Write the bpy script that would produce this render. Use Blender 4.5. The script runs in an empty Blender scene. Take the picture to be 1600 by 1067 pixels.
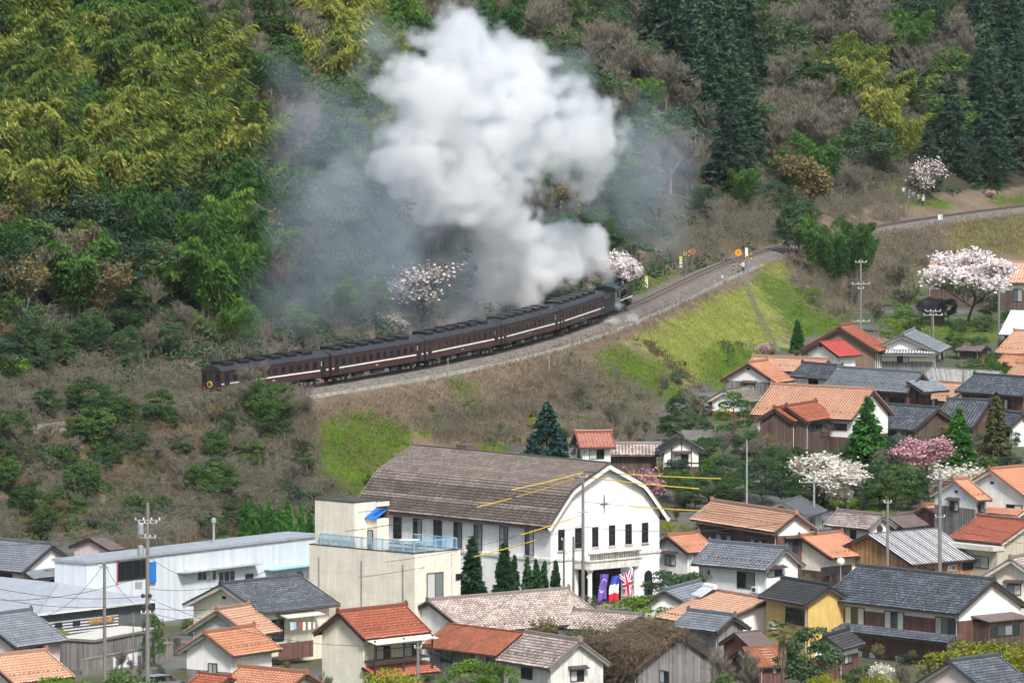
import bpy, math, random
import numpy as np
from mathutils import Vector, Matrix
random.seed(7); RNG = np.random.default_rng(11)
scn = bpy.context.scene
COL = scn.collection
R = math.radians

# ------------------------------------------------------------------ camera, world, sun, exposure
F = 12000.0; HC = 78.0; TH = math.atan(833.5 / F)
CT, ST = math.cos(TH), math.sin(TH)
cam_d = bpy.data.cameras.new('camera'); cam = bpy.data.objects.new('camera', cam_d); COL.objects.link(cam)
cam.location = (0, 0, HC); cam.rotation_euler = (R(90) - TH, 0, 0)
cam_d.sensor_width = 36; cam_d.lens = F / 1600 * 36; cam_d.clip_start = 5; cam_d.clip_end = 6000
scn.camera = cam
SUN_EL, SUN_AZ = 49, 164          # azimuth measured clockwise from +Y (view direction)
w = bpy.data.worlds.new('World'); scn.world = w; w.use_nodes = True
nt = w.node_tree
sky = nt.nodes.new('ShaderNodeTexSky'); sky.sky_type = 'NISHITA'; sky.sun_disc = False
sky.sun_elevation = R(SUN_EL); sky.sun_rotation = R(SUN_AZ); sky.air_density = 1.6; sky.dust_density = 2.5; sky.ozone_density = 1.0
bg = nt.nodes['Background']; bg.inputs['Strength'].default_value = 0.09
nt.links.new(sky.outputs[0], bg.inputs['Color'])
sun_d = bpy.data.lights.new('sun', 'SUN'); sun_d.energy = 2.6; sun_d.angle = R(10); sun_d.color = (1.0, .97, .93)
sun = bpy.data.objects.new('sun', sun_d); COL.objects.link(sun)
sdir = Vector((math.sin(R(SUN_AZ)) * math.cos(R(SUN_EL)), math.cos(R(SUN_AZ)) * math.cos(R(SUN_EL)), math.sin(R(SUN_EL))))
sun.rotation_euler = sdir.to_track_quat('Z', 'Y').to_euler()
vs = scn.view_settings
vs.view_transform = 'Standard'; vs.look = 'None'; vs.exposure = 0.86; vs.gamma = 1.0; vs.use_curve_mapping = False
cy = scn.cycles
cy.use_denoising = True; cy.max_bounces = 8; cy.diffuse_bounces = 3; cy.glossy_bounces = 2; cy.transmission_bounces = 4
cy.volume_bounces = 7; cy.volume_step_rate = 2.8; cy.volume_max_steps = 256; cy.transparent_max_bounces = 8; cy.use_adaptive_sampling = True; cy.adaptive_threshold = 0.12; cy.adaptive_min_samples = 20
cy.sample_clamp_indirect = 6; cy.caustics_reflective = False; cy.caustics_refractive = False

# ------------------------------------------------------------------ pixel rays (where the photo's points lie in the place)
def ray(px, py):
    dx = (px - 800) / F; dy = -(py - 533.5) / F
    return np.array([dx, CT + dy * ST, -ST + dy * CT])
CAM = np.array([0, 0, HC])
def at(px, py, Y):
    d = ray(px, py); return CAM + d * (Y / d[1])
def atz(px, py, z):
    d = ray(px, py); return CAM + d * ((z - HC) / d[2])
def proj(x, y, z):
    z = z - HC; f = y * CT - z * ST; u = y * ST + z * CT
    return 800 + F * x / f, 533.5 - F * u / f
REG = {'L': (0, 760, 3.2), 'C': (450, 680, 2.757), 'H': (700, 680, 3.81), 'M': (700, 880, 3.2), 'K': (1000, 720, 4.447),
       'B': (1140, 860, 3.478), 'U': (1200, 690, 4.0), 'V': (1080, 480, 3.077), 'a': (1080, 480, 4.85), 'b': (1340, 480, 4.85),
       'c': (0, 820, 4.32), 'd': (200, 860, 4.848), 'e': (880, 660, 6.667), 'f': (1400, 700, 5.335), 'g': (1380, 380, 6.668),
       's': (1100, 960, 8.0), 'h': (880, 830, 8.205), 't': (480, 760, 6.154), 'P': (0, 0, 1.0)}
def px(r, u, v):
    x, y, k = REG[r]; return x + u / k, y + v / k

# ------------------------------------------------------------------ mesh builder
def arr_mesh(name, V, Fc, smooth=False):
    V = np.asarray(V, np.float32); Fc = np.asarray(Fc, np.int32)
    me = bpy.data.meshes.new(name); n = Fc.shape[1]
    me.vertices.add(len(V)); me.vertices.foreach_set('co', V.ravel())
    me.loops.add(Fc.size); me.loops.foreach_set('vertex_index', Fc.ravel())
    me.polygons.add(len(Fc)); me.polygons.foreach_set('loop_start', np.arange(len(Fc), dtype=np.int32) * n)
    if smooth: me.polygons.foreach_set('use_smooth', np.ones(len(Fc), bool))
    me.update(calc_edges=True)
    return me
def color_attr(me, cols, domain='POINT', name='Col'):
    a = me.color_attributes.new(name, 'FLOAT_COLOR', domain)
    c = np.ones((len(cols), 4), np.float32); c[:, :3] = cols
    a.data.foreach_set('color', c.ravel())
def link(name, data, parent=None, loc=None, rot=None):
    o = bpy.data.objects.new(name, data); COL.objects.link(o)
    if parent is not None: o.parent = parent
    if loc is not None: o.location = loc
    if rot is not None: o.rotation_euler = rot
    return o
def tag(o, label, cat, group=None, kind=None):
    if label: o['label'] = label
    if cat: o['category'] = cat
    if group: o['group'] = group
    if kind: o['kind'] = kind
    return o
def thing(name, label, cat, loc=(0, 0, 0), rz=0, group=None):
    o = link(name, None, None, Vector(loc), (0, 0, rz)); o.empty_display_size = .3
    return tag(o, label, cat, group)
class G:
    def __init__(s): s.v = []; s.f = []
    def add(s, vs, fs):
        n = len(s.v); s.v += [tuple(map(float, p)) for p in vs]; s.f += [tuple(i + n for i in q) for q in fs]; return s
    def box(s, x0, x1, y0, y1, z0, z1):
        return s.add([(x0, y0, z0), (x1, y0, z0), (x1, y1, z0), (x0, y1, z0), (x0, y0, z1), (x1, y0, z1), (x1, y1, z1), (x0, y1, z1)],
                     [(0, 3, 2, 1), (4, 5, 6, 7), (0, 1, 5, 4), (1, 2, 6, 5), (2, 3, 7, 6), (3, 0, 4, 7)])
    def bar(s, a, b, wd, ht, up=(0, 0, 1)):
        a = Vector(a); b = Vector(b); t = (b - a).normalized(); u = Vector(up); x = t.cross(u)
        if x.length < 1e-4: x = t.cross(Vector((1, 0, 0)))
        x.normalize(); u = x.cross(t)
        c = [(-wd / 2, -ht / 2), (wd / 2, -ht / 2), (wd / 2, ht / 2), (-wd / 2, ht / 2)]
        return s.add([a + x * p + u * q for p, q in c] + [b + x * p + u * q for p, q in c],
                     [(0, 1, 2, 3), (7, 6, 5, 4), (0, 4, 5, 1), (1, 5, 6, 2), (2, 6, 7, 3), (3, 7, 4, 0)])
    def tube(s, pts, r, n=6, r2=None):
        pts = [Vector(p) for p in pts]; m = len(pts); vs = []
        for i, p in enumerate(pts):
            t = (pts[min(i + 1, m - 1)] - pts[max(i - 1, 0)]).normalized()
            x = t.cross(Vector((0, 0, 1)))
            if x.length < 1e-3: x = t.cross(Vector((0, 1, 0)))
            x.normalize(); y = x.cross(t)
            rr = r if r2 is None else r + (r2 - r) * i / max(m - 1, 1)
            for k in range(n):
                a = 2 * math.pi * k / n; vs.append(p + x * (math.cos(a) * rr) + y * (math.sin(a) * rr))
        fs = []
        for i in range(m - 1):
            for k in range(n):
                a = i * n + k; b = i * n + (k + 1) % n; fs.append((a, b, b + n, a + n))
        fs.append(tuple(range(n - 1, -1, -1))); fs.append(tuple((m - 1) * n + k for k in range(n)))
        return s.add(vs, fs)
    def prism(s, poly, x0, x1, ax=0):   # polygon in the two other axes, extruded along ax
        n = len(poly)
        def mk(a, p):
            return (a, p[0], p[1]) if ax == 0 else ((p[0], a, p[1]) if ax == 1 else (p[0], p[1], a))
        return s.add([mk(x0, p) for p in poly] + [mk(x1, p) for p in poly],
                     [tuple(range(n)), tuple(range(2 * n - 1, n - 1, -1))] + [(i, i + n, (i + 1) % n + n, (i + 1) % n) for i in range(n)])
    def lathe(s, prof, n=14, c=(0, 0, 0), ax=2):
        vs = []
        for r, h in prof:
            for k in range(n):
                a = 2 * math.pi * k / n; q = [math.cos(a) * r, math.sin(a) * r]
                p = (q[0], q[1], h) if ax == 2 else ((h, q[0], q[1]) if ax == 0 else (q[0], h, q[1]))
                vs.append((p[0] + c[0], p[1] + c[1], p[2] + c[2]))
        m = len(prof)
        fs = [(i * n + k, i * n + (k + 1) % n, (i + 1) * n + (k + 1) % n, (i + 1) * n + k) for i in range(m - 1) for k in range(n)]
        fs += [tuple(range(n - 1, -1, -1)), tuple((m - 1) * n + k for k in range(n))]
        return s.add(vs, fs)
    def mesh(s, name, mat, smooth=False):
        me = bpy.data.meshes.new(name); me.from_pydata(s.v, [], s.f); me.update()
        import bmesh
        bm = bmesh.new(); bm.from_mesh(me); bmesh.ops.recalc_face_normals(bm, faces=bm.faces); bm.to_mesh(me); bm.free()
        if smooth:
            for p in me.polygons: p.use_smooth = True
        if mat: me.materials.append(mat)
        return me
    def build(s, name, mat, parent=None, smooth=False, loc=None, rot=None):
        return link(name, s.mesh(name, mat, smooth), parent, loc, rot)

# ------------------------------------------------------------------ materials
def newmat(name):
    m = bpy.data.materials.new(name); m.use_nodes = True
    return m, m.node_tree, m.node_tree.nodes['Principled BSDF']
def ramp(nt, fac, stops):
    r = nt.nodes.new('ShaderNodeValToRGB'); cr = r.color_ramp
    while len(cr.elements) < len(stops): cr.elements.new(.5)
    for e, (p, c) in zip(cr.elements, stops): e.position = p; e.color = (*c, 1)
    nt.links.new(fac, r.inputs[0]); return r.outputs[0]
def noise(nt, scale, detail=4, coord='Object', rough=.6, vec=None):
    n = nt.nodes.new('ShaderNodeTexNoise'); n.inputs['Scale'].default_value = scale; n.inputs['Detail'].default_value = detail
    n.inputs['Roughness'].default_value = rough
    if vec is None:
        tc = nt.nodes.new('ShaderNodeTexCoord'); vec = tc.outputs[coord]
    nt.links.new(vec, n.inputs['Vector']); return n.outputs[0]
def mixc(nt, a, b, fac, mode='MIX'):
    m = nt.nodes.new('ShaderNodeMix'); m.data_type = 'RGBA'; m.blend_type = mode
    for s, v in ((m.inputs[6], a), (m.inputs[7], b)):
        if hasattr(v, 'links'): nt.links.new(v, s)
        else: s.default_value = (*v, 1)
    if hasattr(fac, 'links'): nt.links.new(fac, m.inputs[0])
    else: m.inputs[0].default_value = fac
    return m.outputs[2]
def mathn(nt, op, a, b=None, c=None):
    m = nt.nodes.new('ShaderNodeMath'); m.operation = op
    for i, v in enumerate((a, b, c)):
        if v is None: continue
        if hasattr(v, 'links'): nt.links.new(v, m.inputs[i])
        else: m.inputs[i].default_value = v
    return m.outputs[0]
def bump(nt, b, h, st=.3, dist=.05):
    n = nt.nodes.new('ShaderNodeBump'); n.inputs['Strength'].default_value = st; n.inputs['Distance'].default_value = dist
    nt.links.new(h, n.inputs['Height']); nt.links.new(n.outputs[0], b.inputs['Normal'])
def plain(name, col, rough=.7, var=.25, scale=.8, metal=0, streak=True, spec=.4):
    m, nt, b = newmat(name)
    n1 = noise(nt, scale, 5)
    tc = nt.nodes.new('ShaderNodeTexCoord'); mp = nt.nodes.new('ShaderNodeMapping'); mp.inputs['Scale'].default_value = (3.5, 3.5, .22)
    nt.links.new(tc.outputs['Object'], mp.inputs[0]); n2 = noise(nt, 1.0, 4, vec=mp.outputs[0])
    f = mathn(nt, 'MULTIPLY', n1, n2) if streak else n1
    lo = tuple(c * (1 - var) for c in col); hi = tuple(min(1, c * (1 + var * .35)) for c in col)
    c = ramp(nt, f, [(.12, lo), (.42, hi)] if streak else [(.3, lo), (.65, hi)])
    nt.links.new(c, b.inputs['Base Color'])
    b.inputs['Roughness'].default_value = rough; b.inputs['Metallic'].default_value = metal; b.inputs['Specular IOR Level'].default_value = spec
    return m
def boards(name, col, period=.16, horiz=False, var=.45):
    m, nt, b = newmat(name)
    tc = nt.nodes.new('ShaderNodeTexCoord'); sp = nt.nodes.new('ShaderNodeSeparateXYZ'); nt.links.new(tc.outputs['Object'], sp.inputs[0])
    v = sp.outputs[2] if horiz else mathn(nt, 'ADD', sp.outputs[0], sp.outputs[1])
    q = mathn(nt, 'DIVIDE', v, period); fl = mathn(nt, 'FLOOR', q); fr = mathn(nt, 'FRACT', q)
    wn = nt.nodes.new('ShaderNodeTexWhiteNoise'); wn.noise_dimensions = '1D'; nt.links.new(fl, wn.inputs['W'])
    n = noise(nt, 1.2, 5)
    f = mathn(nt, 'ADD', mathn(nt, 'MULTIPLY', wn.outputs[0], .5), mathn(nt, 'MULTIPLY', n, .6))
    c = ramp(nt, f, [(.2, tuple(x * (1 - var) for x in col)), (.85, tuple(min(1, x * (1 + var)) for x in col))])
    nt.links.new(c, b.inputs['Base Color']); b.inputs['Roughness'].default_value = .8
    e = mathn(nt, 'GREATER_THAN', mathn(nt, 'ABSOLUTE', mathn(nt, 'SUBTRACT', fr, .5)), .43)
    bump(nt, b, mathn(nt, 'SUBTRACT', 1.0, e), .8, .02)
    return m
def tiles(name, c0, c1, c2, rough=.4, spec=.5, contrast=1.0):
    """glazed pantiles: each tile its own tone, lichen and weathering in patches (UV counts tiles)"""
    m, nt, b = newmat(name)
    uv = nt.nodes.new('ShaderNodeUVMap'); vm = nt.nodes.new('ShaderNodeVectorMath'); vm.operation = 'FLOOR'
    nt.links.new(uv.outputs[0], vm.inputs[0])
    wn = nt.nodes.new('ShaderNodeTexWhiteNoise'); wn.noise_dimensions = '2D'; nt.links.new(vm.outputs[0], wn.inputs['Vector'])
    n = noise(nt, .7, 5); n3 = noise(nt, 5.0, 3)
    f = mathn(nt, 'ADD', mathn(nt, 'MULTIPLY', wn.outputs[0], .30 * contrast), mathn(nt, 'MULTIPLY', n, .85))
    f = mathn(nt, 'SUBTRACT', f, .06)
    c = ramp(nt, f, [(.15, c0), (.5, c1), (.88, c2)])
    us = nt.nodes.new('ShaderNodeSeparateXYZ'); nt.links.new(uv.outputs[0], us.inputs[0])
    gr = mathn(nt, 'COMPARE', mathn(nt, 'FRACT', us.outputs[0]), .5, .17)      # dirt and painted shade in the troughs
    gv = mathn(nt, 'LESS_THAN', mathn(nt, 'FRACT', us.outputs[1]), .26)          # painted gap shadow, with dirt, under each course's lip
    crest = mathn(nt, 'COMPARE', mathn(nt, 'FRACT', mathn(nt, 'ADD', us.outputs[0], .5)), .5, .16)  # highlight painted along the tile crests
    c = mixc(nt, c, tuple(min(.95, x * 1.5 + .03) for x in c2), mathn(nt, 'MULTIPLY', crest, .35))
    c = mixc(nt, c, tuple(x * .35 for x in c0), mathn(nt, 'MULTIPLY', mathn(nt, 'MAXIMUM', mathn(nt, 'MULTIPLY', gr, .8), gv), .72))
    c = mixc(nt, c, tuple(x * .45 for x in c0), mathn(nt, 'MULTIPLY', mathn(nt, 'GREATER_THAN', n3, .62), .35))
    nt.links.new(c, b.inputs['Base Color']); b.inputs['Roughness'].default_value = rough; b.inputs['Specular IOR Level'].default_value = spec
    return m
def leafmat(name, stops, trans=.25, nscale=.35, rough=.6):
    m, nt, b = newmat(name)
    geo = nt.nodes.new('ShaderNodeNewGeometry'); oi = nt.nodes.new('ShaderNodeObjectInfo')
    n = noise(nt, nscale, 3)
    f = mathn(nt, 'ADD', mathn(nt, 'MULTIPLY', geo.outputs['Random Per Island'], .38), mathn(nt, 'MULTIPLY', n, .5))
    f = mathn(nt, 'ADD', f, mathn(nt, 'MULTIPLY', mathn(nt, 'SUBTRACT', oi.outputs['Random'], .5), .38))
    c = ramp(nt, f, stops)
    nt.links.new(c, b.inputs['Base Color']); b.inputs['Roughness'].default_value = rough; b.inputs['Specular IOR Level'].default_value = .25
    tr = nt.nodes.new('ShaderNodeBsdfTranslucent'); nt.links.new(c, tr.inputs[0])
    mx = nt.nodes.new('ShaderNodeMixShader'); mx.inputs[0].default_value = trans
    nt.links.new(b.outputs[0], mx.inputs[1]); nt.links.new(tr.outputs[0], mx.inputs[2])
    nt.links.new(mx.outputs[0], nt.nodes['Material Output'].inputs[0])
    return m
def vcol(name, rough=.8, nsc=3.0, amt=.5):
    m, nt, b = newmat(name)
    a = nt.nodes.new('ShaderNodeVertexColor'); a.layer_name = 'Col'
    n = noise(nt, nsc, 6); n2 = noise(nt, nsc * .13, 4)
    f = mathn(nt, 'ADD', mathn(nt, 'MULTIPLY', n, amt * 2), mathn(nt, 'MULTIPLY', n2, amt * 1.2))
    f = mathn(nt, 'ADD', f, 1 - amt * 1.6)
    c = mixc(nt, a.outputs[0], (0, 0, 0), 0)
    vmul = nt.nodes.new('ShaderNodeVectorMath'); vmul.operation = 'SCALE'; nt.links.new(c, vmul.inputs[0]); nt.links.new(f, vmul.inputs['Scale'])
    nt.links.new(vmul.outputs[0], b.inputs['Base Color']); b.inputs['Roughness'].default_value = rough
    b.inputs['Specular IOR Level'].default_value = .2
    return m
M = {}
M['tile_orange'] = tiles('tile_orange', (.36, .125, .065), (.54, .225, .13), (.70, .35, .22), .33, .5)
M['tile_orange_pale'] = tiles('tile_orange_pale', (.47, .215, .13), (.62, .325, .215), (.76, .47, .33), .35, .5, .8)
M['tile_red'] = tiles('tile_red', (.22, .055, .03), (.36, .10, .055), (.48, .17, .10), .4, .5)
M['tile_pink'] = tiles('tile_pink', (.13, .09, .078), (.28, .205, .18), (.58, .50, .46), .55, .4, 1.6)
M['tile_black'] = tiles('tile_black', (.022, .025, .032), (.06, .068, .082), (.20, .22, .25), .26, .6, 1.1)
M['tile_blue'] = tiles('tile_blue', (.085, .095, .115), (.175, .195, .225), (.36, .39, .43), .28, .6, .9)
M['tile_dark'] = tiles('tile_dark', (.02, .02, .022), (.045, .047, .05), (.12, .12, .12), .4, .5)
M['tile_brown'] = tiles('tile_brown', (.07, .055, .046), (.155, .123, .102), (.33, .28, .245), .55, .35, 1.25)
M['white'] = plain('white_plaster', (.85, .84, .82), .8, .17)
M['white_stained'] = plain('stained_plaster', (.78, .76, .70), .85, .35)
M['cream'] = plain('cream_render', (.82, .755, .64), .8, .20)
M['cream_pale'] = plain('pale_cream_render', (.78, .74, .60), .8, .22)
M['olive'] = plain('olive_render', (.50, .47, .36), .8, .2)
M['yellow'] = plain('yellow_render', (.66, .455, .15), .8, .25)
M['pinkwall'] = plain('pink_render', (.74, .60, .60), .8, .18)
M['greywall'] = plain('grey_render', (.50, .53, .52), .8, .22)
M['concrete'] = plain('weathered_concrete', (.30, .28, .25), .9, .55)
M['pole'] = plain('pole_concrete', (.22, .205, .195), .85, .3)
M['bluemetal'] = boards('pale_blue_metal', (.60, .645, .69), .45, False, .10)
M['corrugated'] = boards('corrugated_grey', (.28, .28, .265), .3, False, .35)
M['wood'] = boards('dark_wood', (.095, .06, .048), .18)
M['wood_brown'] = boards('brown_wood', (.13, .062, .05), .2)
M['wood_grey'] = boards('grey_wood', (.20, .185, .18), .17)
M['wood_umber'] = boards('umber_wood', (.22, .14, .105), .4, False, .15)
M['wood_tan'] = boards('tan_wood', (.34, .19, .085), .25)
M['trim'] = plain('brown_trim', (.075, .055, .05), .6, .3)
M['trim_pale'] = plain('pale_trim', (.62, .58, .52), .7, .25)
M['trim_grey'] = plain('grey_trim', (.22, .21, .20), .7, .3)
M['rust'] = plain('rusty_sheet', (.34, .115, .06), .75, .5)
M['rust_grey'] = plain('weathered_sheet', (.17, .13, .12), .75, .35)
M['redsheet'] = plain('red_sheet', (.45, .075, .06), .55, .25)
M['greysheet'] = plain('grey_sheet', (.36, .385, .42), .5, .22)
M['slate'] = plain('slate_sheet', (.13, .135, .15), .6, .25)
M['whitesheet'] = plain('white_sheet', (.86, .88, .9), .5, .08)
M['bluesheet'] = plain('blue_sheet', (.02, .19, .62), .45, .2)
M['dark'] = plain('dark_interior', (.018, .018, .02), .9, .2, streak=False)
M['frame'] = plain('bronze_frame', (.05, .04, .038), .5, .2, streak=False)
M['frame_white'] = plain('white_frame', (.72, .73, .73), .5, .1, streak=False)
M['rail_blue'] = plain('pale_blue_paint', (.24, .47, .62), .5, .15, streak=False)
M['asphalt'] = plain('asphalt', (.10, .10, .10), .9, .25, streak=False)
M['metal'] = plain('galvanised', (.45, .47, .49), .45, .2, metal=.5, streak=False)
M['cable'] = plain('cable_black', (.035, .037, .045), .6, .1, streak=False)
M['cable_yellow'] = plain('yellow_sleeve', (.66, .46, .03), .5, .15, streak=False)
M['rubber'] = plain('rubber', (.02, .02, .02), .8, .1, streak=False)
M['bark'] = plain('bark', (.11, .085, .065), .9, .4)
M['twig'] = plain('twig_grey_brown', (.19, .172, .128), .9, .35, streak=False)
M['culm'] = plain('bamboo_culm', (.20, .22, .09), .6, .3)
def glassmat():
    m, nt, b = newmat('window_glass')
    oi = nt.nodes.new('ShaderNodeObjectInfo')
    c = ramp(nt, oi.outputs['Random'], [(.0, (.012, .016, .02)), (.55, (.035, .045, .05)), (.72, (.16, .18, .18)), (1., (.42, .43, .42))])
    nt.links.new(c, b.inputs['Base Color']); b.inputs['Roughness'].default_value = .12; b.inputs['Specular IOR Level'].default_value = .6
    return m
M['glass'] = glassmat()
m, nt, b = newmat('dark_glass'); b.inputs['Base Color'].default_value = (.012, .016, .022, 1); b.inputs['Roughness'].default_value = .1; M['glass_dark'] = m
m, nt, b = newmat('curtained_glass'); b.inputs['Base Color'].default_value = (.55, .56, .56, 1); b.inputs['Roughness'].default_value = .2; M['glass_pale'] = m
M['ground'] = vcol('ground_cover', .95, 1.6, .5)
M['print'] = vcol('printed_cloth', .8, 2.0, .06)
M['leaf_bamboo'] = leafmat('bamboo_leaves', [(.12, (.030, .078, .016)), (.38, (.098, .165, .022)), (.62, (.27, .285, .045)), (.9, (.52, .455, .13))], .3, .22)
M['leaf_bamboo_green'] = leafmat('green_bamboo_leaves', [(.15, (0.0204, 0.0680, 0.0170)), (.5, (0.0680, 0.1615, 0.0204)), (.75, (0.1700, 0.2890, 0.0340)), (.95, (0.3400, 0.4080, 0.0680))], .3, .22)
M['leaf_dark'] = leafmat('evergreen_leaves', [(.15, (0.0190, 0.0418, 0.0228)), (.5, (0.0456, 0.0950, 0.0380)), (.9, (0.1235, 0.1900, 0.0665))], .15)
M['leaf_mid'] = leafmat('broad_leaves', [(.15, (0.0210, 0.0525, 0.0150)), (.5, (0.0600, 0.1275, 0.0270)), (.9, (0.1650, 0.2550, 0.0525))], .25)
M['leaf_light'] = leafmat('spring_leaves', [(.15, (0.0440, 0.1100, 0.0088)), (.5, (0.1100, 0.2200, 0.0176)), (.9, (0.2420, 0.3520, 0.0385))], .3)
M['leaf_olive'] = leafmat('budding_leaves', [(.15, (.09, .07, .03)), (.5, (.20, .165, .06)), (.9, (.34, .28, .11))], .3)
M['leaf_cedar'] = leafmat('cedar_needles', [(.15, (.014, .036, .020)), (.5, (.034, .078, .040)), (.9, (.095, .16, .075))], .1)
M['leaf_thuja'] = leafmat('thuja_needles', [(.15, (.02, .085, .014)), (.5, (.05, .18, .022)), (.9, (.12, .29, .045))], .2)
M['leaf_yellow'] = leafmat('yellow_green_leaves', [(.15, (.12, .15, .01)), (.5, (.28, .29, .02)), (.9, (.42, .40, .05))], .3)
M['leaf_column'] = leafmat('juniper_needles', [(.15, (.012, .04, .014)), (.5, (.03, .085, .025)), (.9, (.07, .15, .04))], .12)
M['leaf_fir'] = leafmat('fir_needles', [(.15, (.012, .045, .035)), (.5, (.028, .085, .06)), (.9, (.07, .15, .10))], .12)
M['leaf_brown_fir'] = leafmat('dull_fir_needles', [(.15, (.03, .04, .015)), (.5, (.06, .075, .025)), (.9, (.12, .12, .05))], .12)
M['blossom'] = leafmat('white_pink_blossom', [(.1, (.62, .52, .52)), (.5, (.84, .77, .77)), (.9, (.93, .89, .89))], .3)
M['blossom_white'] = leafmat('white_blossom', [(.1, (.38, .33, .25)), (.5, (.70, .65, .56)), (.9, (.88, .86, .80))], .3)
M['blossom_pink'] = leafmat('pink_blossom', [(.1, (.34, .17, .19)), (.5, (.62, .36, .40)), (.9, (.80, .58, .60))], .3)
M['dry'] = leafmat('dry_stems', [(.1, (.13, .10, .065)), (.5, (.27, .21, .14)), (.9, (.46, .38, .26))], .15)
M['grass'] = leafmat('grass_blades', [(.1, (.06, .12, .008)), (.5, (.15, .26, .014)), (.9, (.32, .40, .05))], .3)
M['grass_dry'] = leafmat('dry_grass', [(.1, (.14, .19, .02)), (.5, (.27, .32, .04)), (.9, (.52, .48, .16))], .3)
M['dead_leaf'] = leafmat('dead_leaves', [(.1, (.15, .10, .06)), (.5, (.29, .20, .125)), (.9, (.44, .32, .21))], .2)

# ------------------------------------------------------------------ the railway's line
TP = [(-200, 700), (20, 664), (160, 648), (314, 630), (420, 616), (465, 609), (544, 598), (620, 584), (668, 575), (774, 549), (869, 520), (964, 487),
      (1000, 474), (1040, 456), (1077, 440), (1127, 420), (1165, 404), (1217, 384), (1380, 352.5), (1468, 340), (1600, 324), (1750, 308)]
z = np.full(len(TP), 11.5)
for it in range(30):
    Q = np.array([atz(x, y, zz) for (x, y), zz in zip(TP, z)])
    S = np.concatenate([[0], np.cumsum(np.hypot(np.diff(Q[:, 0]), np.diff(Q[:, 1])))]); S -= S[3]
    z = z * .5 + .5 * (11.3 + np.where(S < 110, .033 * S, .033 * 110 + .012 * (S - 110)))
cx = np.polyfit(S / 100, Q[:, 0], 6); cyp = np.polyfit(S / 100, Q[:, 1], 6)
ss = np.arange(-60, 356, 1.0)
TX = np.polyval(cx, ss / 100); TY = np.polyval(cyp, ss / 100); TZ = np.interp(ss, S, z)
def ext(a, k, n=700):
    d0 = (a[0] - a[6]) / 6; d1 = (a[-1] - a[-7]) / 6
    return np.concatenate([a[0] + d0 * np.arange(n, 0, -1), a, a[-1] + d1 * np.arange(1, n + 1)])
SS = np.concatenate([ss[0] - np.arange(700, 0, -1), ss, ss[-1] + np.arange(1, 701)])
TX, TY = ext(TX, 1), ext(TY, 1); TZ = np.concatenate([np.full(700, TZ[0]), TZ, np.full(700, TZ[-1])])
tdx, tdy = np.gradient(TX), np.gradient(TY); tl = np.hypot(tdx, tdy); tdx /= tl; tdy /= tl
def track(s, off=0, dz=0):
    i = np.interp(s, SS, np.arange(len(SS)))
    f = lambda a: np.interp(i, np.arange(len(SS)), a)
    return np.array([f(TX) - f(tdy) * off, f(TY) + f(tdx) * off, f(TZ) + dz])
def near_track(x, y):
    x = np.asarray(x, float).ravel(); y = np.asarray(y, float).ravel()
    d = np.empty(len(x)); zt = np.empty(len(x)); sv = np.empty(len(x))
    sub = slice(0, None, 2); ax, ay = TX[sub], TY[sub]
    for k in range(0, len(x), 20000):
        a = slice(k, k + 20000)
        D2 = (x[a, None] - ax) ** 2 + (y[a, None] - ay) ** 2
        i = D2.argmin(1) * 2
        rx, ry = x[a] - TX[i], y[a] - TY[i]
        al = rx * tdx[i] + ry * tdy[i]
        d[a] = -rx * tdy[i] + ry * tdx[i]
        big = np.sqrt(D2.min(1)); d[a] = np.where(np.abs(al) > 5, np.sign(d[a]) * big, d[a])
        zt[a] = TZ[i] + np.clip(al, -2, 2) * .02; sv[a] = SS[i]
    return d, zt, sv

# ------------------------------------------------------------------ terrain
def ground0(x, y):
    g = np.interp(y, [0, 800, 870, 950, 1100, 1300], [0, 0, 6, 7.5, 9.5, 11])
    return g * np.clip((np.asarray(x) + 25) / 30, 0, 1)
def wav(x, y, k, ph):
    return np.sin(x * k + ph + 1.7 * np.sin(y * k * .7 + ph * 2)) * np.cos(y * k * 1.1 - ph + 1.3 * np.sin(x * k * .6))
def height(x, y):
    d, zt, sv = near_track(x, y)
    x = np.asarray(x, float).ravel(); y = np.asarray(y, float).ravel()
    g = ground0(x, y) + .15 * wav(x, y, .11, 1.)
    sl = np.interp(sv, [-60, 110, 200, 330], [.86, .86, .74, .52])
    u = np.maximum(d - 4.0, 0)
    hill = zt - .45 + np.where(u < 70, sl * u, sl * 70 + .35 * sl * (u - 70)) + np.clip(u / 14, 0, 1) * (1.5 * wav(x, y, .09, .4) + .8 * wav(x, y, .23, 2.1))
    hill = np.minimum(hill, 175 + 8 * wav(x, y, .01, .3))
    e = np.maximum(-d - 3.7, 0)
    emb = zt - .45 - .64 * e + np.clip(e / 6, 0, 1) * .35 * wav(x, y, .3, 3.)
    low = np.maximum(g, emb); k = np.clip(1 - np.abs(emb - g) / 1.2, 0, 1); low = low + k * k * .3
    h = np.where(d > 0, np.maximum(hill, zt - .45), low)
    yy = np.clip((170 - np.hypot(y, x * .6)) / 150, 0, 1); h = np.where((y < 500), h + 74 * yy * yy * (3 - 2 * yy), h)
    return h, d, sv
gx = np.concatenate([[-2500, -1500, -900, -600, -420, -300, -220, -170], np.arange(-140, 170, 1.0), [200, 260, 360, 500, 700, 1000, 1600, 2500]])
gy = np.concatenate([[-1200, -700, -400, -250, -160], np.arange(-120, 560, 20.), np.arange(560, 700, 5.), np.arange(700, 1300, 1.0), [1310, 1330, 1370, 1430, 1520, 1650, 1900, 2400, 3200]])
GX, GY = np.meshgrid(gx, gy)
hz_, gd, gs = height(GX, GY)
HZ = hz_.reshape(GX.shape)
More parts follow.
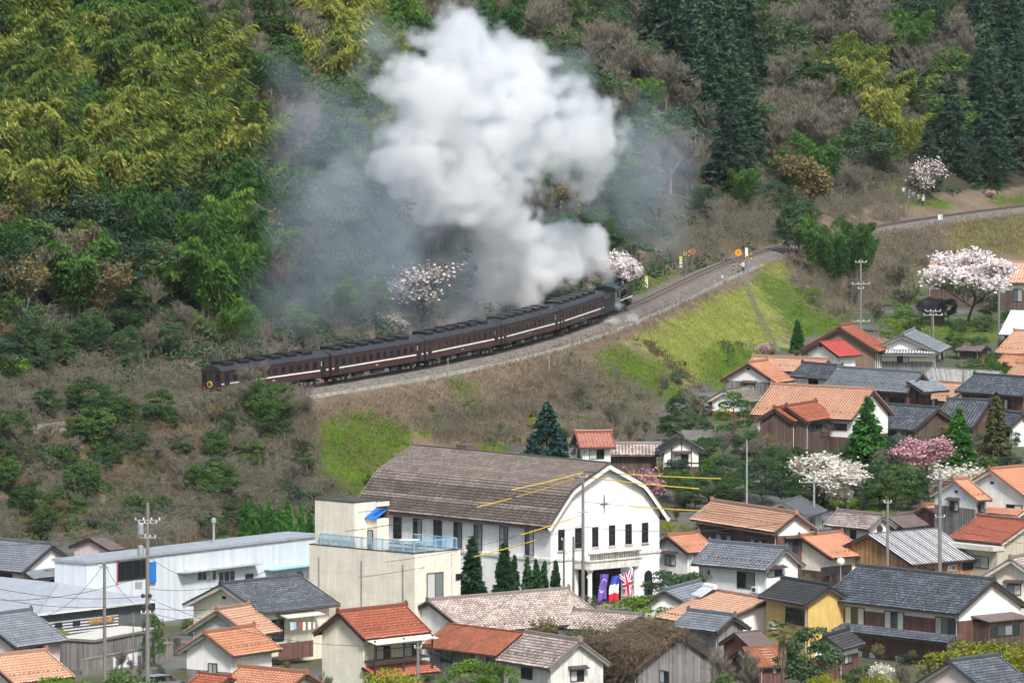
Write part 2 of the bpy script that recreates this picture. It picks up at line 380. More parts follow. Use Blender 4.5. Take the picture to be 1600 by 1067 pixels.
def hat(x, y):
    x = np.asarray(x, float); y = np.asarray(y, float)
    i = np.clip(np.searchsorted(gx, x) - 1, 0, len(gx) - 2); j = np.clip(np.searchsorted(gy, y) - 1, 0, len(gy) - 2)
    a = (x - gx[i]) / (gx[i + 1] - gx[i]); b_ = (y - gy[j]) / (gy[j + 1] - gy[j])
    return (HZ[j, i] * (1 - a) + HZ[j, i + 1] * a) * (1 - b_) + (HZ[j + 1, i] * (1 - a) + HZ[j + 1, i + 1] * a) * b_
def hit(pxs, pys, y0=640):
    """where the line of sight through these points of the photo meets the ground"""
    pxs = np.atleast_1d(np.asarray(pxs, float)); pys = np.atleast_1d(np.asarray(pys, float))
    dx = (pxs - 800) / F; dy = -(pys - 533.5) / F
    ry = CT + dy * ST; rz = -ST + dy * CT
    out = np.full((len(pxs), 3), np.nan); todo = np.ones(len(pxs), bool)
    for Y in np.arange(y0, 1500, .7):
        t = Y / ry; X = dx * t; Zr = HC + rz * t
        below = todo & (hat(X, np.full_like(X, Y)) >= Zr)
        if below.any():
            out[below, 0] = X[below]; out[below, 1] = Y; out[below, 2] = Zr[below]; todo &= ~below
            if not todo.any(): break
    return out
def inpoly(xs, ys, poly):
    xs = np.asarray(xs); ys = np.asarray(ys); r = np.zeros(xs.shape, bool); n = len(poly); j = n - 1
    for i in range(n):
        xi, yi = poly[i]; xj, yj = poly[j]
        if yi != yj:
            r ^= ((yi > ys) != (yj > ys)) & (xs < (xj - xi) * (ys - yi) / (yj - yi) + xi)
        j = i
    return r
# what covers the ground where (outlines as seen from the lookout)
GREEN = [[(478, 745), (492, 672), (530, 650), (580, 643), (642, 668), (640, 700), (590, 745), (560, 790), (520, 800)],
         [(925, 560), (960, 540), (1010, 560), (1092, 622), (1010, 628), (950, 605)], [(700, 600), (735, 598), (800, 700), (780, 720)],
         [(1085, 560), (1150, 535), (1195, 548), (1130, 618), (1095, 590)], [(1170, 432), (1205, 430), (1300, 492), (1320, 525), (1240, 522)],
         [(960, 462), (990, 438), (1060, 425), (1060, 432), (1000, 462)], [(1382, 288), (1412, 288), (1480, 318), (1478, 330), (1410, 316)],
         [(1555, 312), (1620, 305), (1620, 318), (1540, 322)], [(1410, 400), (1455, 395), (1440, 440), (1400, 470)], [(1270, 780), (1400, 780), (1400, 812), (1280, 806)],
         [(1400, 500), (1560, 500), (1560, 535), (1400, 530)], [(90, 635), (330, 615), (330, 632), (90, 650)]]
YELLOW = [[(985, 530), (1050, 500), (1150, 452), (1172, 440), (1215, 540), (1150, 545), (1090, 600), (1050, 580)], [(1172, 440), (1200, 470), (1240, 530), (1218, 540)],
          [(650, 655), (672, 650), (672, 690), (655, 680)], [(1480, 350), (1620, 335), (1620, 400), (1490, 390)], [(1180, 400), (1230, 410), (1240, 450), (1190, 430)]]
vpx, vpy = proj(GX.ravel(), GY.ravel(), HZ.ravel())
jx = 13 * wav(GX.ravel(), GY.ravel(), .5, .3) + 8 * wav(GX.ravel(), GY.ravel(), 1.3, 1.9); vpx = vpx + jx; vpy = vpy + jx[::-1] * .6
cols = np.empty((GX.size, 3), np.float32)
nz = wav(GX.ravel(), GY.ravel(), .35, .7) * .5 + wav(GX.ravel(), GY.ravel(), .9, 2.7) * .5
cols[:] = (.105, .095, .078)                                             # town: trodden earth and gravel
tg = wav(GX.ravel(), GY.ravel(), .17, 5.0); cols[tg > .1] = (.075, .085, .04); cols[tg < -.45] = (.13, .125, .12)
up = gd > 4; cols[up] = (.045, .042, .026)                               # forest floor
brown = (gd > 3.5) & (gd < 9) | ((gd < -4) & (HZ.ravel() > ground0(GX.ravel(), GY.ravel()) + .25)); cols[brown] = (.15, .112, .078)
for p in YELLOW:
    k = inpoly(vpx, vpy, p) & (GY.ravel() > 600) & (gd < -5); cols[k] = (.20, .21, .06)
for p in GREEN:
    k = inpoly(vpx, vpy, p) & (GY.ravel() > 600); cols[k] = (.085, .125, .02)
cols *= (1 + .25 * nz)[:, None]
ni, nj = len(gx), len(gy)
idx = np.arange(ni * nj).reshape(nj, ni)
quads = np.stack([idx[:-1, :-1], idx[:-1, 1:], idx[1:, 1:], idx[1:, :-1]], -1).reshape(-1, 4)
me = arr_mesh('ground', np.stack([GX, GY, HZ], -1).reshape(-1, 3), quads, True); color_attr(me, cols); me.materials.append(M['ground'])
tag(link('ground', me), None, None, kind='structure')

# ------------------------------------------------------------------ railway: ballast, kerb, sleepers, rails
def sweep(s0, s1, st, prof):
    sv = np.arange(s0, s1, st); V = np.stack([np.stack([track(s, o, dz) for o, dz in prof]) for s in sv]); n, m = V.shape[:2]
    i = np.arange(n * m).reshape(n, m)
    return V.reshape(-1, 3), np.stack([i[:-1, :-1], i[1:, :-1], i[1:, 1:], i[:-1, 1:]], -1).reshape(-1, 4)
def gravelmat(name='ballast_stone', k=1.0):
    m, nt, b = newmat(name)
    v = nt.nodes.new('ShaderNodeTexVoronoi'); v.inputs['Scale'].default_value = 7; tc = nt.nodes.new('ShaderNodeTexCoord'); nt.links.new(tc.outputs['Object'], v.inputs[0])
    sp = nt.nodes.new('ShaderNodeSeparateColor'); nt.links.new(v.outputs['Color'], sp.inputs[0]); n = noise(nt, .5, 4)
    f = mathn(nt, 'ADD', mathn(nt, 'MULTIPLY', sp.outputs[0], .6), mathn(nt, 'MULTIPLY', n, .4))
    c = ramp(nt, f, [(.15, (.06 * k, .048 * k, .04 * k)), (.5, (.145 * k, .125 * k, .108 * k)), (.9, (.31 * k, .28 * k, .25 * k))]); nt.links.new(c, b.inputs['Base Color'])
    b.inputs['Roughness'].default_value = .95; bump(nt, b, v.outputs['Distance'], .8, .06); return m
M['ballast'] = gravelmat()
V, Q4 = sweep(-60, 350, .5, [(-3.9, -.6), (-3.5, -.36), (-2.5, -.30), (-1.75, .0), (1.75, .0), (2.6, -.32), (4.2, -.45)])
V[:, 2] += RNG.normal(0, .025, len(V))
tag(link('ballast_bed', arr_mesh('ballast_bed', V, Q4)), None, None, kind='structure').data.materials.append(M['ballast'])
tr = thing('railway_track', 'single railway track with steel rails on ballast curving along the hillside', 'railway track')
M['steel'] = plain('rail_steel', (.12, .085, .07), .5, .3, streak=False, metal=.4)
M['sleeper'] = plain('sleeper_timber', (.20, .165, .14), .9, .4, streak=False)
for o in (-.535, .535):
    V, Q4 = sweep(-60, 350, 1.0, [(o - .05, .06), (o - .035, .22), (o + .035, .22), (o + .05, .06)])
    link('rail', arr_mesh('rail', V, Q4), tr).data.materials.append(M['steel'])
slm = G().box(-1.05, 1.05, -.12, .12, -.1, .075).mesh('sleeper', M['sleeper'])
for s in np.arange(104, 284, .62):
    p = track(s); t = track(s + .5) - track(s - .5)
    link('sleeper', slm, tr, p, (0, 0, math.atan2(t[1], t[0]) + math.pi / 2))
g = G()
V, Q4 = sweep(-45, 205, 1.5, [(-3.85, -.9), (-3.85, -.27), (-4.05, -.27), (-4.05, -1.0)])
V[:, 2] += RNG.normal(0, .03, len(V))
tag(link('edge_kerb', arr_mesh('edge_kerb', V, Q4)), 'long low concrete kerb holding the ballast edge below the train', 'kerb').data.materials.append(M['concrete'])
# ---- footpath down the bank from the crossing
ctl = hit([1160, 1166, 1175, 1186, 1197, 1206, 1216], [431, 445, 468, 492, 516, 534, 552])
pv = []
for i in range(len(ctl) - 1):
    for k in range(8):
        a = ctl[i] + (ctl[i + 1] - ctl[i]) * k / 8
        for o in (-.55, 0, .55): pv.append((a[0] + o, a[1], float(hat(a[0] + o, a[1])) + .06))
i = np.arange(len(pv)).reshape(-1, 3)
me = arr_mesh('footpath', pv, np.stack([i[:-1, :-1], i[:-1, 1:], i[1:, 1:], i[1:, :-1]], -1).reshape(-1, 4)); me.materials.append(gravelmat('path_gravel', .8))
tag(link('footpath', me), None, None, kind='structure')

# ------------------------------------------------------------------ houses
def tile_patch(name, O, U, D, mat, parent, tw=.37, th=.36, nu=4, amp=.06, lip=.075, coarse=1.0):
    """pantiles in courses over the parallelogram O, O+U, O+D: one wavy, stepped sheet"""
    O, U, D = Vector(O), Vector(U), Vector(D); L = U.length; H = D.length; u = U / L; d = D / H
    n = u.cross(d); n = n if n.z > 0 else -n
    tw *= coarse; th *= coarse
    nt_ = max(2, round(L / tw)); nr = max(2, round(H / th)); tw = L / nt_; th = H / nr
    us = np.linspace(0, L, nt_ * nu + 1)
    ph = us / tw * 2 * np.pi; hu = amp * (np.cos(ph) + .35 * np.cos(2 * ph))
    vsn = np.repeat(np.arange(nr + 1), 2)[1:-1] * th; hv = np.tile([0, lip], nr)
    jit = np.repeat(RNG.normal(0, .006, nr), 2)
    jt = np.repeat(np.repeat(RNG.normal(0, .011, (nr, nt_)), nu, 1), 2, 0); jt = np.concatenate([jt, jt[:, -1:]], 1)
    Hh = jt + hu[None, :] + hv[:, None] + jit[:, None] + .02
    uu, vv = np.meshgrid(us, vsn)
    P = np.array(O)[None, None] + uu[..., None] * np.array(u) + vv[..., None] * np.array(d) + Hh[..., None] * np.array(n)
    nv, nU = uu.shape; i = np.arange(nv * nU).reshape(nv, nU)
    q = np.stack([i[:-1, :-1], i[:-1, 1:], i[1:, 1:], i[1:, :-1]], -1).reshape(-1, 4)
    if u.cross(d).z < 0: q = q[:, ::-1]
    else: pass
    me = arr_mesh(name, P.reshape(-1, 3), q); me.materials.append(mat)
    uvl = me.uv_layers.new(name='UVMap')
    li = np.empty(len(me.loops), np.int32); me.loops.foreach_get('vertex_index', li)
    row = np.repeat(np.arange(nr), 2)
    UV = np.stack([uu / tw + .001, np.repeat((row + np.tile([.002, .998], nr))[:, None], nU, 1)], -1).reshape(-1, 2)[li]
    uvl.data.foreach_set('uv', UV.astype(np.float32).ravel())
    o = link(name, me, parent); o['kind'] = 'stuff'
    return o
def seam_patch(name, O, U, D, mat, parent, step=.45, hgt=.04):
    O, U, D = Vector(O), Vector(U), Vector(D); n = U.cross(D).normalized(); n = n if n.z > 0 else -n
    g = G(); g.add([O + n * .02, O + U + n * .02, O + U + D + n * .02, O + D + n * .02], [(0, 1, 2, 3)])
    k = max(2, round(U.length / step))
    for i in range(k + 1):
        a = O + U * (i / k) + n * (.02 + hgt / 2); g.bar(a, a + D, .05, hgt, n)
    o = g.build(name, mat, parent); o['kind'] = 'stuff'
    return o
class House: pass
HOUSES = {}
def local_pt(h, pxy, face):
    d = ray(*pxy); c, s = math.cos(-h.rz), math.sin(-h.rz)
    o = np.array([-h.loc[0], -h.loc[1], HC - h.loc[2]])
    o = np.array([o[0] * c - o[1] * s, o[0] * s + o[1] * c, o[2]]); d = np.array([d[0] * c - d[1] * s, d[0] * s + d[1] * c, d[2]])
    if isinstance(face, tuple): i = 'xyz'.index(face[0]); t = (face[1] - o[i]) / d[i]
    elif face == 'F': t = (-h.yw - o[1]) / d[1]
    elif face == 'A': t = (h.sa * h.xl - o[0]) / d[0]
    elif face == 'B': t = (-h.sa * h.xl - o[0]) / d[0]
    return o + d * t
def window(h, face, reg, u0, v0, u1, v1, style=''):
    cu, cv = (u0 + u1) / 2, (v0 + v1) / 2
    a = local_pt(h, px(reg, u0, cv), face); b_ = local_pt(h, px(reg, u1, cv), face)
    t = local_pt(h, px(reg, cu, v0), face)[2]; bt = local_pt(h, px(reg, cu, v1), face)[2]
    ex_ = .03 if getattr(h, 'lower', None) else 0
    if face == 'F': c0, c1 = sorted((a[0], b_[0])); base = -h.yw - ex_; sg = -1
    else: c0, c1 = sorted((a[1], b_[1])); base = (h.xl + ex_) * h.sa * (1 if face == 'A' else -1); sg = 1 if base > 0 else -1
    return window_at(h.root, face, c0, c1, bt, t, base, sg, style)
def window_at(root, face, c0, c1, z0, z1, base, sg, style=''):
    W = c1 - c0; fr = .06 if W < 1.2 else .07
    def bx(g, a, b, p, q, d0, d1):
        lo, hi = sorted((base + sg * d0, base + sg * d1))
        if face == 'F': g.box(a, b, lo, hi, p, q)
        else: g.box(lo, hi, a, b, p, q)
        return g
    fm = M['frame_white'] if 'w' in style else M['frame']
    g = G(); bx(g, c0, c1, z0, z0 + fr, -.05, .07); bx(g, c0, c1, z1 - fr, z1, -.05, .07); bx(g, c0, c0 + fr, z0 + fr, z1 - fr, -.05, .07); bx(g, c1 - fr, c1, z0 + fr, z1 - fr, -.05, .07)
    np_ = 1 if W < .75 else (2 if W < 2.4 else (3 if W < 3 else 4))
    if 'g' in style:
        for k in range(1, 4): bx(g, c0 + fr, c1 - fr, z0 + (z1 - z0) * k / 4 - .015, z0 + (z1 - z0) * k / 4 + .015, .0, .05)
        bx(g, (c0 + c1) / 2 - .015, (c0 + c1) / 2 + .015, z0 + fr, z1 - fr, .0, .048)
    else:
        for k in range(1, np_):
            cc = c0 + W * k / np_; bx(g, cc - .03, cc + .03, z0 + fr, z1 - fr, -.04, .055)
    o = g.build('window', fm, root)
    for k in range(np_):
        gm = M['glass_dark'] if 'd' in style else (M['glass_pale'] if 'p' in style and k % 2 == 0 else M['glass'])
        dz = .02 + .012 * (k % 2)
        bx(G(), c0 + W * k / np_ + .02, c0 + W * (k + 1) / np_ - .02, z0 + fr * .5, z1 - fr * .5, -.03, dz).build('pane', gm, o)
    if 's' in style: bx(G(), c0 - .12, c1 + .12, z0 - .12, z0 - .003, -.03, .16).build('sill', M['trim_pale'], o)
    if 'e' in style:
        g = G()
        if face == 'F': g.add([(c0 - .25, base, z1 + .42), (c1 + .25, base, z1 + .42), (c1 + .25, base + sg * .6, z1 + .2), (c0 - .25, base + sg * .6, z1 + .2), (c0 - .25, base, z1 + .36), (c1 + .25, base, z1 + .36), (c1 + .25, base + sg * .6, z1 + .14), (c0 - .25, base + sg * .6, z1 + .14)], [(0, 1, 2, 3), (7, 6, 5, 4), (0, 4, 5, 1), (1, 5, 6, 2), (2, 6, 7, 3), (3, 7, 4, 0)])
        else: g.add([(base, c0 - .25, z1 + .42), (base, c1 + .25, z1 + .42), (base + sg * .6, c1 + .25, z1 + .2), (base + sg * .6, c0 - .25, z1 + .2), (base, c0 - .25, z1 + .36), (base, c1 + .25, z1 + .36), (base + sg * .6, c1 + .25, z1 + .14), (base + sg * .6, c0 - .25, z1 + .14)], [(0, 1, 2, 3), (7, 6, 5, 4), (0, 4, 5, 1), (1, 5, 6, 2), (2, 6, 7, 3), (3, 7, 4, 0)])
        g.build('window_hood', M['trim'], o)
    return o
def house(key, name, label, reg, zr, A, B, C, tile='tile_orange', wall='white', lower=None, split=2.6, trim='trim', oh=.6, og=.45, roof='tile', win=(), skirt=None, vents=(), cat='house', pitch=27, base=None, tw=.37, ridge=None):
    h = House(); h.lower = lower; A, B, C = px(reg, *A), px(reg, *B), px(reg, *C)
    a, b_ = atz(*A, zr), atz(*B, zr); L = math.hypot(b_[0] - a[0], b_[1] - a[1]); r = (b_ - a) / L
    p = np.array([r[1], -r[0]]); p = -p if p[1] > 0 else p
    d = ray(*C); k, q = d[0] / d[1], d[2] / d[1]
    wd = (k * a[1] - a[0]) / (p[0] - k * p[1]); drop = zr - (HC + q * (a[1] + p[1] * wd)); ph = math.degrees(math.atan2(drop, wd)) if wd > 0 else 90
    if not (17 < ph < 38 and 1.2 < wd < 8):
        wd = (zr - HC - q * a[1]) / (q * p[1] + math.tan(R(pitch))); drop = wd * math.tan(R(pitch))
    m_ = (a + b_) / 2; ey = -p; ex = np.array([ey[1], -ey[0]])
    h.sa = 1 if (a[:2] - m_[:2]) @ ex > 0 else -1; h.rz = math.atan2(ex[1], ex[0])
    oh = min(oh, wd * .28)
    cs = [m_[:2] + ex * sx * L / 2 + ey * sy * wd for sx in (-1, 1) for sy in (-1, 1)]
    gz = min(float(hat(c_[0], c_[1])) for c_ in cs) if base is None else base
    h.loc = (m_[0], m_[1], gz); hr = zr - gz; tn = drop / wd; he = hr - drop
    h.L, h.w, h.hr, h.he, h.yw, h.xl, h.tn = L, wd, hr, he, wd - oh, L / 2 - min(og, L * .12), tn
    h.root = root = thing(name, label, cat, h.loc, h.rz)
    zt = hr - tn * h.yw - .16; yw, xl = h.yw, h.xl
    sp = max(.1, min(split, zt - .2)) if lower else -.6
    G().prism([(-yw, sp if lower else -.8), (yw, sp if lower else -.8), (yw, zt), (0, hr - .2), (-yw, zt)], -xl, xl).build('wall', M[wall], root)
    if lower: G().box(-xl - .025, xl + .025, -yw - .025, yw + .025, -.8, sp + .004).build('lower_wall', M[lower], root)
    tm = M[tile]; ro = G().prism([(-wd, he - .03), (0, hr - .03), (wd, he - .03), (wd, he - .17), (0, hr - .19), (-wd, he - .17)], -L / 2, L / 2).build('roof', M[trim], root)
    far = a[1] > 850
    kw = dict(nu=3) if far else {}
    if roof == 'tile':
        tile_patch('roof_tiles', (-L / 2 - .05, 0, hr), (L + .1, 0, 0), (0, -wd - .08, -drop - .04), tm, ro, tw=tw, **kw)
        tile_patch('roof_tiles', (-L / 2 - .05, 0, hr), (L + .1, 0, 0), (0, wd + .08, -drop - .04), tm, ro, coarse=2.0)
        rd = [(-.2, -.02), (-.2, .14), (-.13, .16), (-.13, .26), (-.08, .34), (.08, .34), (.13, .26), (.13, .16), (.2, .14), (.2, -.02)]
        ks = 1.0 if hr > 3.4 else .7
        rg = G().prism([(y * ks, hr + zz * ks) for y, zz in rd], -L / 2 - .04, L / 2 + .04).build('ridge', tm, ro)
        for sx in (-1, 1): G().prism([(-.24 * ks, hr - .05), (-.22 * ks, hr + .3 * ks), (-.1 * ks, hr + .46 * ks), (0, hr + .56 * ks), (.1 * ks, hr + .46 * ks), (.22 * ks, hr + .3 * ks), (.24 * ks, hr - .05)], sx * (L / 2 + .045), sx * (L / 2 + .14)).build('ridge_end', tm, ro)
        if wd > 2.2:
            g = G(); n_ = int(L / .58); off = .9
            for i in range(n_):
                x = -L / 2 + .3 + i * .58; y = -(wd - off); g.box(x, x + .2, y - .03, y + .03, he + tn * off + .02, he + tn * off + .17)
            g.build('snow_guard', M['trim'], ro)['kind'] = 'stuff'
        # verge tiles down the two gable edges
        for sx in (-1, 1):
            for sy in (-1, 1):
                G().bar((sx * (L / 2 - .02), 0, hr + .07), (sx * (L / 2 - .02), sy * (wd + .05), he + .05), .17, .12).build('verge', tm, ro)
    else:
        mt = M[tile]; st = .33 if roof == 'stripe' else .45
        for sy in (-1, 1): seam_patch('roof_sheet', (-L / 2 - .03, 0, hr), (L + .06, 0, 0), (0, sy * (wd + .04), -drop - .02), mt, ro, st)
        if roof == 'stripe':
            g = G(); n_ = round(L / .42)
            for i in range(n_):
                x = -L / 2 + (i + .3) * L / n_; g.bar((x, -.02, hr + .035), (x, -wd, he + .035), .11, .03, (0, -tn, 1))
            g.build('roof_rib', M['white'], ro)['kind'] = 'stuff'
        G().bar((-L / 2 - .05, 0, hr + .05), (L / 2 + .05, 0, hr + .05), .3, .08).build('ridge', mt, ro)
    for sx in (-1, 1):
        for sy in (-1, 1): G().bar((sx * (L / 2 - .05), 0, hr - .19), (sx * (L / 2 - .05), sy * (wd - .02), he - .17), .06, .24).build('bargeboard', M['trim_pale' if trim == 'trim_pale' else trim], ro)
    G().tube([(-L / 2, -wd - .1, he - .1), (L / 2, -wd - .1, he - .13)], .06, 6).build('gutter', M['frame'], ro)
    G().tube([(h.sa * (xl - .2), -wd - .1, he - .14), (h.sa * (xl - .2), -yw - .1, he - .5), (h.sa * (xl - .2), -yw - .1, .1)], .04, 5).build('downpipe', M['trim_pale'], root)
    if not win and cat in ('house', 'farmhouse', 'barn', 'wing', 'workshop') and zt > 1.6:
        nw = max(1, int((2 * xl - .8) / 3.2)); lw = .03 if lower else 0
        for k in range(nw):
            xc = -xl + 2 * xl * (k + .5) / nw; ww = min(.85, xl * .6)
            window_at(root, 'F', xc - ww, xc + ww, zt - 1.45, zt - .35, -yw - lw, -1, ['', 'p', 'd'][int(RNG.integers(0, 3))])
        if yw > 1.7 and zt > 2.3: window_at(root, 'A', -.75, .75, zt - 1.5, zt - .5, h.sa * (xl + lw), h.sa, 'pe')
    for wn in win: window(h, wn[0], wn[6] if len(wn) > 6 else reg, *wn[1:5], wn[5] if len(wn) > 5 else '')
    for (fc, u, v) in vents:
        c = local_pt(h, px(reg, u, v), fc); sg = h.sa if fc == 'A' else -h.sa
        G().box(*sorted((sg * xl - sg * .02, sg * xl + sg * .05)), c[1] - .22, c[1] + .22, c[2] - .14, c[2] + .14).build('vent', M['dark'], root)
    if skirt:
        for (fc, zt_, dep, f0, f1) in skirt:
            if fc == 'F':
                x0, x1 = -xl + 2 * xl * f0, -xl + 2 * xl * f1; y0 = -yw
                s_ = G().add([(x0, y0, zt_ - .03), (x1, y0, zt_ - .03), (x1, y0 - dep, zt_ - .03 - dep * .45), (x0, y0 - dep, zt_ - .03 - dep * .45), (x0, y0, zt_ - .2), (x1, y0, zt_ - .2), (x1, y0 - dep, zt_ - .2 - dep * .45), (x0, y0 - dep, zt_ - .2 - dep * .45)], [(0, 1, 2, 3), (7, 6, 5, 4), (0, 4, 5, 1), (1, 5, 6, 2), (2, 6, 7, 3), (3, 7, 4, 0)]).build('lower_roof', M[trim], root)
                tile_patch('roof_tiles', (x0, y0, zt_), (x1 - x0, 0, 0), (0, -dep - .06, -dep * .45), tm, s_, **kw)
            else:
                sg = h.sa if fc == 'A' else -h.sa; x0 = sg * xl; y0, y1 = -yw + 2 * yw * f0 - .3, -yw + 2 * yw * f1 + .3
                s_ = G().add([(x0, y0, zt_ - .03), (x0, y1, zt_ - .03), (x0 + sg * dep, y1, zt_ - .03 - dep * .45), (x0 + sg * dep, y0, zt_ - .03 - dep * .45), (x0, y0, zt_ - .2), (x0, y1, zt_ - .2), (x0 + sg * dep, y1, zt_ - .2 - dep * .45), (x0 + sg * dep, y0, zt_ - .2 - dep * .45)], [(0, 1, 2, 3), (7, 6, 5, 4), (0, 4, 5, 1), (1, 5, 6, 2), (2, 6, 7, 3), (3, 7, 4, 0)]).build('lower_roof', M[trim], root)
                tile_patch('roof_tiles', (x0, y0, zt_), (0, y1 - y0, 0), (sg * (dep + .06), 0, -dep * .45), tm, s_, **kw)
    HOUSES[key] = h
    return h
S5 = 5.0
h = house('R1', 'town_house', 'two-storey house with black tiles, white band and brown boards, the largest at lower right', 'B', 7.8, (1435, 165), (700, 88), (1240, 345), 'tile_black', 'white', 'wood_brown', 4.35,
      win=[('F', 627, 305, 735, 400, 'p'), ('F', 843, 330, 950, 425, 'p'), ('F', 1118, 362, 1227, 455, ''), ('F', 690, 545, 830, 660, 'p'), ('F', 900, 570, 1000, 680, 'p')], skirt=[('F', 3.0, 1.3, 0, 1)])
g = G().box(h.sa * h.xl, h.sa * (h.xl + 2.0), -2.2, 2.6, -.5, 4.2).build('annex', M['wood'], h.root)
window_at(h.root, 'A', -2.0, 1.8, 2.9, 3.9, h.sa * (h.xl + 2.0), h.sa, '')
G().add([(h.sa * h.xl, -2.5, 4.75), (h.sa * (h.xl + 2.3), -2.5, 4.4), (h.sa * (h.xl + 2.3), 2.9, 4.4), (h.sa * h.xl, 2.9, 4.75), (h.sa * h.xl, -2.5, 4.65), (h.sa * (h.xl + 2.3), -2.5, 4.3), (h.sa * (h.xl + 2.3), 2.9, 4.3), (h.sa * h.xl, 2.9, 4.65)], [(0, 1, 2, 3), (7, 6, 5, 4), (0, 4, 5, 1), (1, 5, 6, 2), (2, 6, 7, 3), (3, 7, 4, 0)]).build('annex_roof', M['rust_grey'], h.root)
house('R1p', 'porch_wing', 'low porch wing with small white gable and black tiles below the big brown house', 'B', 4.0, (520, 470), (640, 435), (610, 540), 'tile_dark', 'white', 'wood_brown', 2.2, oh=.4, win=[('F', 620, 565, 662, 612, 'p')])
h = house('R2', 'town_house', 'yellow rendered house with lichen-streaked dark roof beside the big black-tiled house', 'B', 6.5, (545, 197), (290, 155), (410, 295), 'tile_dark', 'yellow', trim='trim', win=[('F', 305, 312, 408, 402, 'd')])
h = house('R3', 'town_house', 'white two-storey house with silver-black tiles in front of the orange-roofed timber house', 'K', 7, (1015, 610), (490, 565), (880, 760), 'tile_blue', 'white', trim='trim_grey', win=[('F', 675, 770, 800, 885, ''), ('A', 885, 755, 985, 805, 'e')])
h = house('R4', 'town_house', 'two-storey timber house with pale orange tiles right of the white hall', 'K', 7.8, (1085, 370), (505, 283), (935, 495), 'tile_orange_pale', 'white', 'wood_brown', 5.7, win=[('F', 530, 508, 637, 565, 'pe'), ('F', 770, 545, 880, 592, 'pe'), ('A', 1010, 545, 1105, 630, 'e')])
house('R4b', 'side_wing', 'lower orange-tiled wing between the white hall and the timber house', 'K', 5.6, (190, 525), (400, 505), (330, 640), 'tile_orange', 'white', oh=.4)
house('R4c', 'entrance_wing', 'small orange-tiled entrance gable beside the hedge and the white hall', 'K', 4.2, (205, 608), (350, 590), (325, 712), 'tile_orange', 'white', oh=.4)
house('R5', 'town_house', 'orange-tiled single-storey house with dark lattice windows and a silver globe lamp', 'U', 5.5, (455, 572), (200, 594), (650, 705), 'tile_orange', 'cream', 'wood', 2.2, win=[('F', 330, 775, 520, 830, '')])
house('R6', 'town_house', 'low house with wide bright orange roof carrying a solar water heater', 'M', 4.5, (1325, 140), (1600, 186), (1035, 268), 'tile_orange_pale', 'white')
house('R7', 'small_outhouse', 'small outhouse with black tiles and open timber gable in front of the bright orange roof', 'M', 4, (1430, 265), (1205, 238), (1345, 342), 'tile_blue', 'wood_grey', cat='outhouse')
house('R9', 'town_house', 'pink-walled house with black tiles at the bottom right edge', 'B', 5, (1195, 608), (1460, 573), (1400, 776), 'tile_black', 'pinkwall', trim='trim_grey')
house('R10', 'town_house', 'cream house with white-edged gable and mottled red tiles at right edge behind brown house', 'f', 6.5, (955, 925), (1400, 842), (1240, 1130), 'tile_pink', 'cream_pale', trim='trim_pale', og=.8)
h = house('R11', 'flat_eaved_house', 'olive concrete house with flat slab eave under a red-orange tiled roof at right edge', 'f', 7, (690, 575), (1130, 618), (620, 748), 'tile_red', 'olive', trim='trim_pale', pitch=24, oh=.3)
G().box(-h.L / 2 - .3, h.L / 2, -h.w - 1.3, -h.yw, h.he - .75, h.he - .3).build('slab_eave', M['trim_pale'], h.root)
G().box(-h.L / 2 + .3, h.L / 2 - .1, -h.w - .6, -h.yw + .1, -.5, h.he - .75).build('front_block', M['olive'], h.root)
window_at(h.root, 'F', h.L * .02, h.L * .33, h.he - 2.6, h.he - 1.4, -h.w - .6, -1, '')
house('R12', 'striped_roof_house', 'timber house under a black and white striped metal roof', 'U', 6, (622, 577), (1062, 540), (900, 768), 'slate', 'wood_tan', roof='stripe', trim='trim', win=[('F', 935, 800, 1040, 835, 'd', 'U'), ('F', 1120, 770, 1175, 805, 'pw', 'U'), ('F', 1215, 755, 1285, 800, '', 'U')])
h = house('R13', 'storehouse', 'white storehouse with mottled pale tiles and a round gable window', 'U', 6, (718, 465), (438, 437), (632, 548), 'tile_pink', 'white', trim='trim_grey')
c = local_pt(h, px('U', 697, 545), 'A'); G().lathe([(.42, 0), (.42, .06), (.3, .08)], 16, (h.sa * h.xl, c[1], c[2]), 0).build('round_window', M['frame'], h.root)
house('R14', 'slate_roof_house', 'house with plain dark slate roof and smooth ridge behind the orange timber house', 'U', 6.5, (205, 340), (80, 378), (372, 430), 'slate', 'greywall', roof='sheet', trim='trim_grey')
house('R14b', 'slate_roof_annex', 'long low annex with smooth slate-grey roof below the slate-roofed house', 'U', 4.6, (470, 438), (180, 452), (430, 540), 'slate', 'greywall', roof='sheet', trim='trim_grey', cat='annex')
house('R15a', 'garden_shed', 'brown shed with small orange tiled roof left of the grey boarded wall', 'U', 4.8, (975, 408), (1085, 393), (1075, 470), 'tile_orange', 'wood_brown', oh=.3, cat='shed')
house('R15b', 'sheet_roof_shed', 'low shed with brown sheet roof and one pale strip behind the striped roof', 'U', 4.5, (900, 447), (740, 465), (1005, 520), 'rust_grey', 'wood', roof='sheet', oh=.3, cat='shed')
house('R16', 'town_house', 'tall house with grey boarded lower wall and short orange roof by the pole', 'f', 8, (475, 272), (600, 264), (672, 437), 'tile_orange', 'white', 'wood_grey', 5.2, trim='trim_pale', vents=[('A', 504, 362)])
h = house('R17', 'town_house', 'large white-gabled house with deep orange tiles at the right edge', 'f', 9, (780, 185), (1250, 143), (1085, 418), 'tile_orange', 'white', trim='trim_pale', vents=[('A', 803, 288)], skirt=[('A', 5.0, 1.2, 0, 1)], win=[('A', 920, 470, 1055, 580, 'p')])
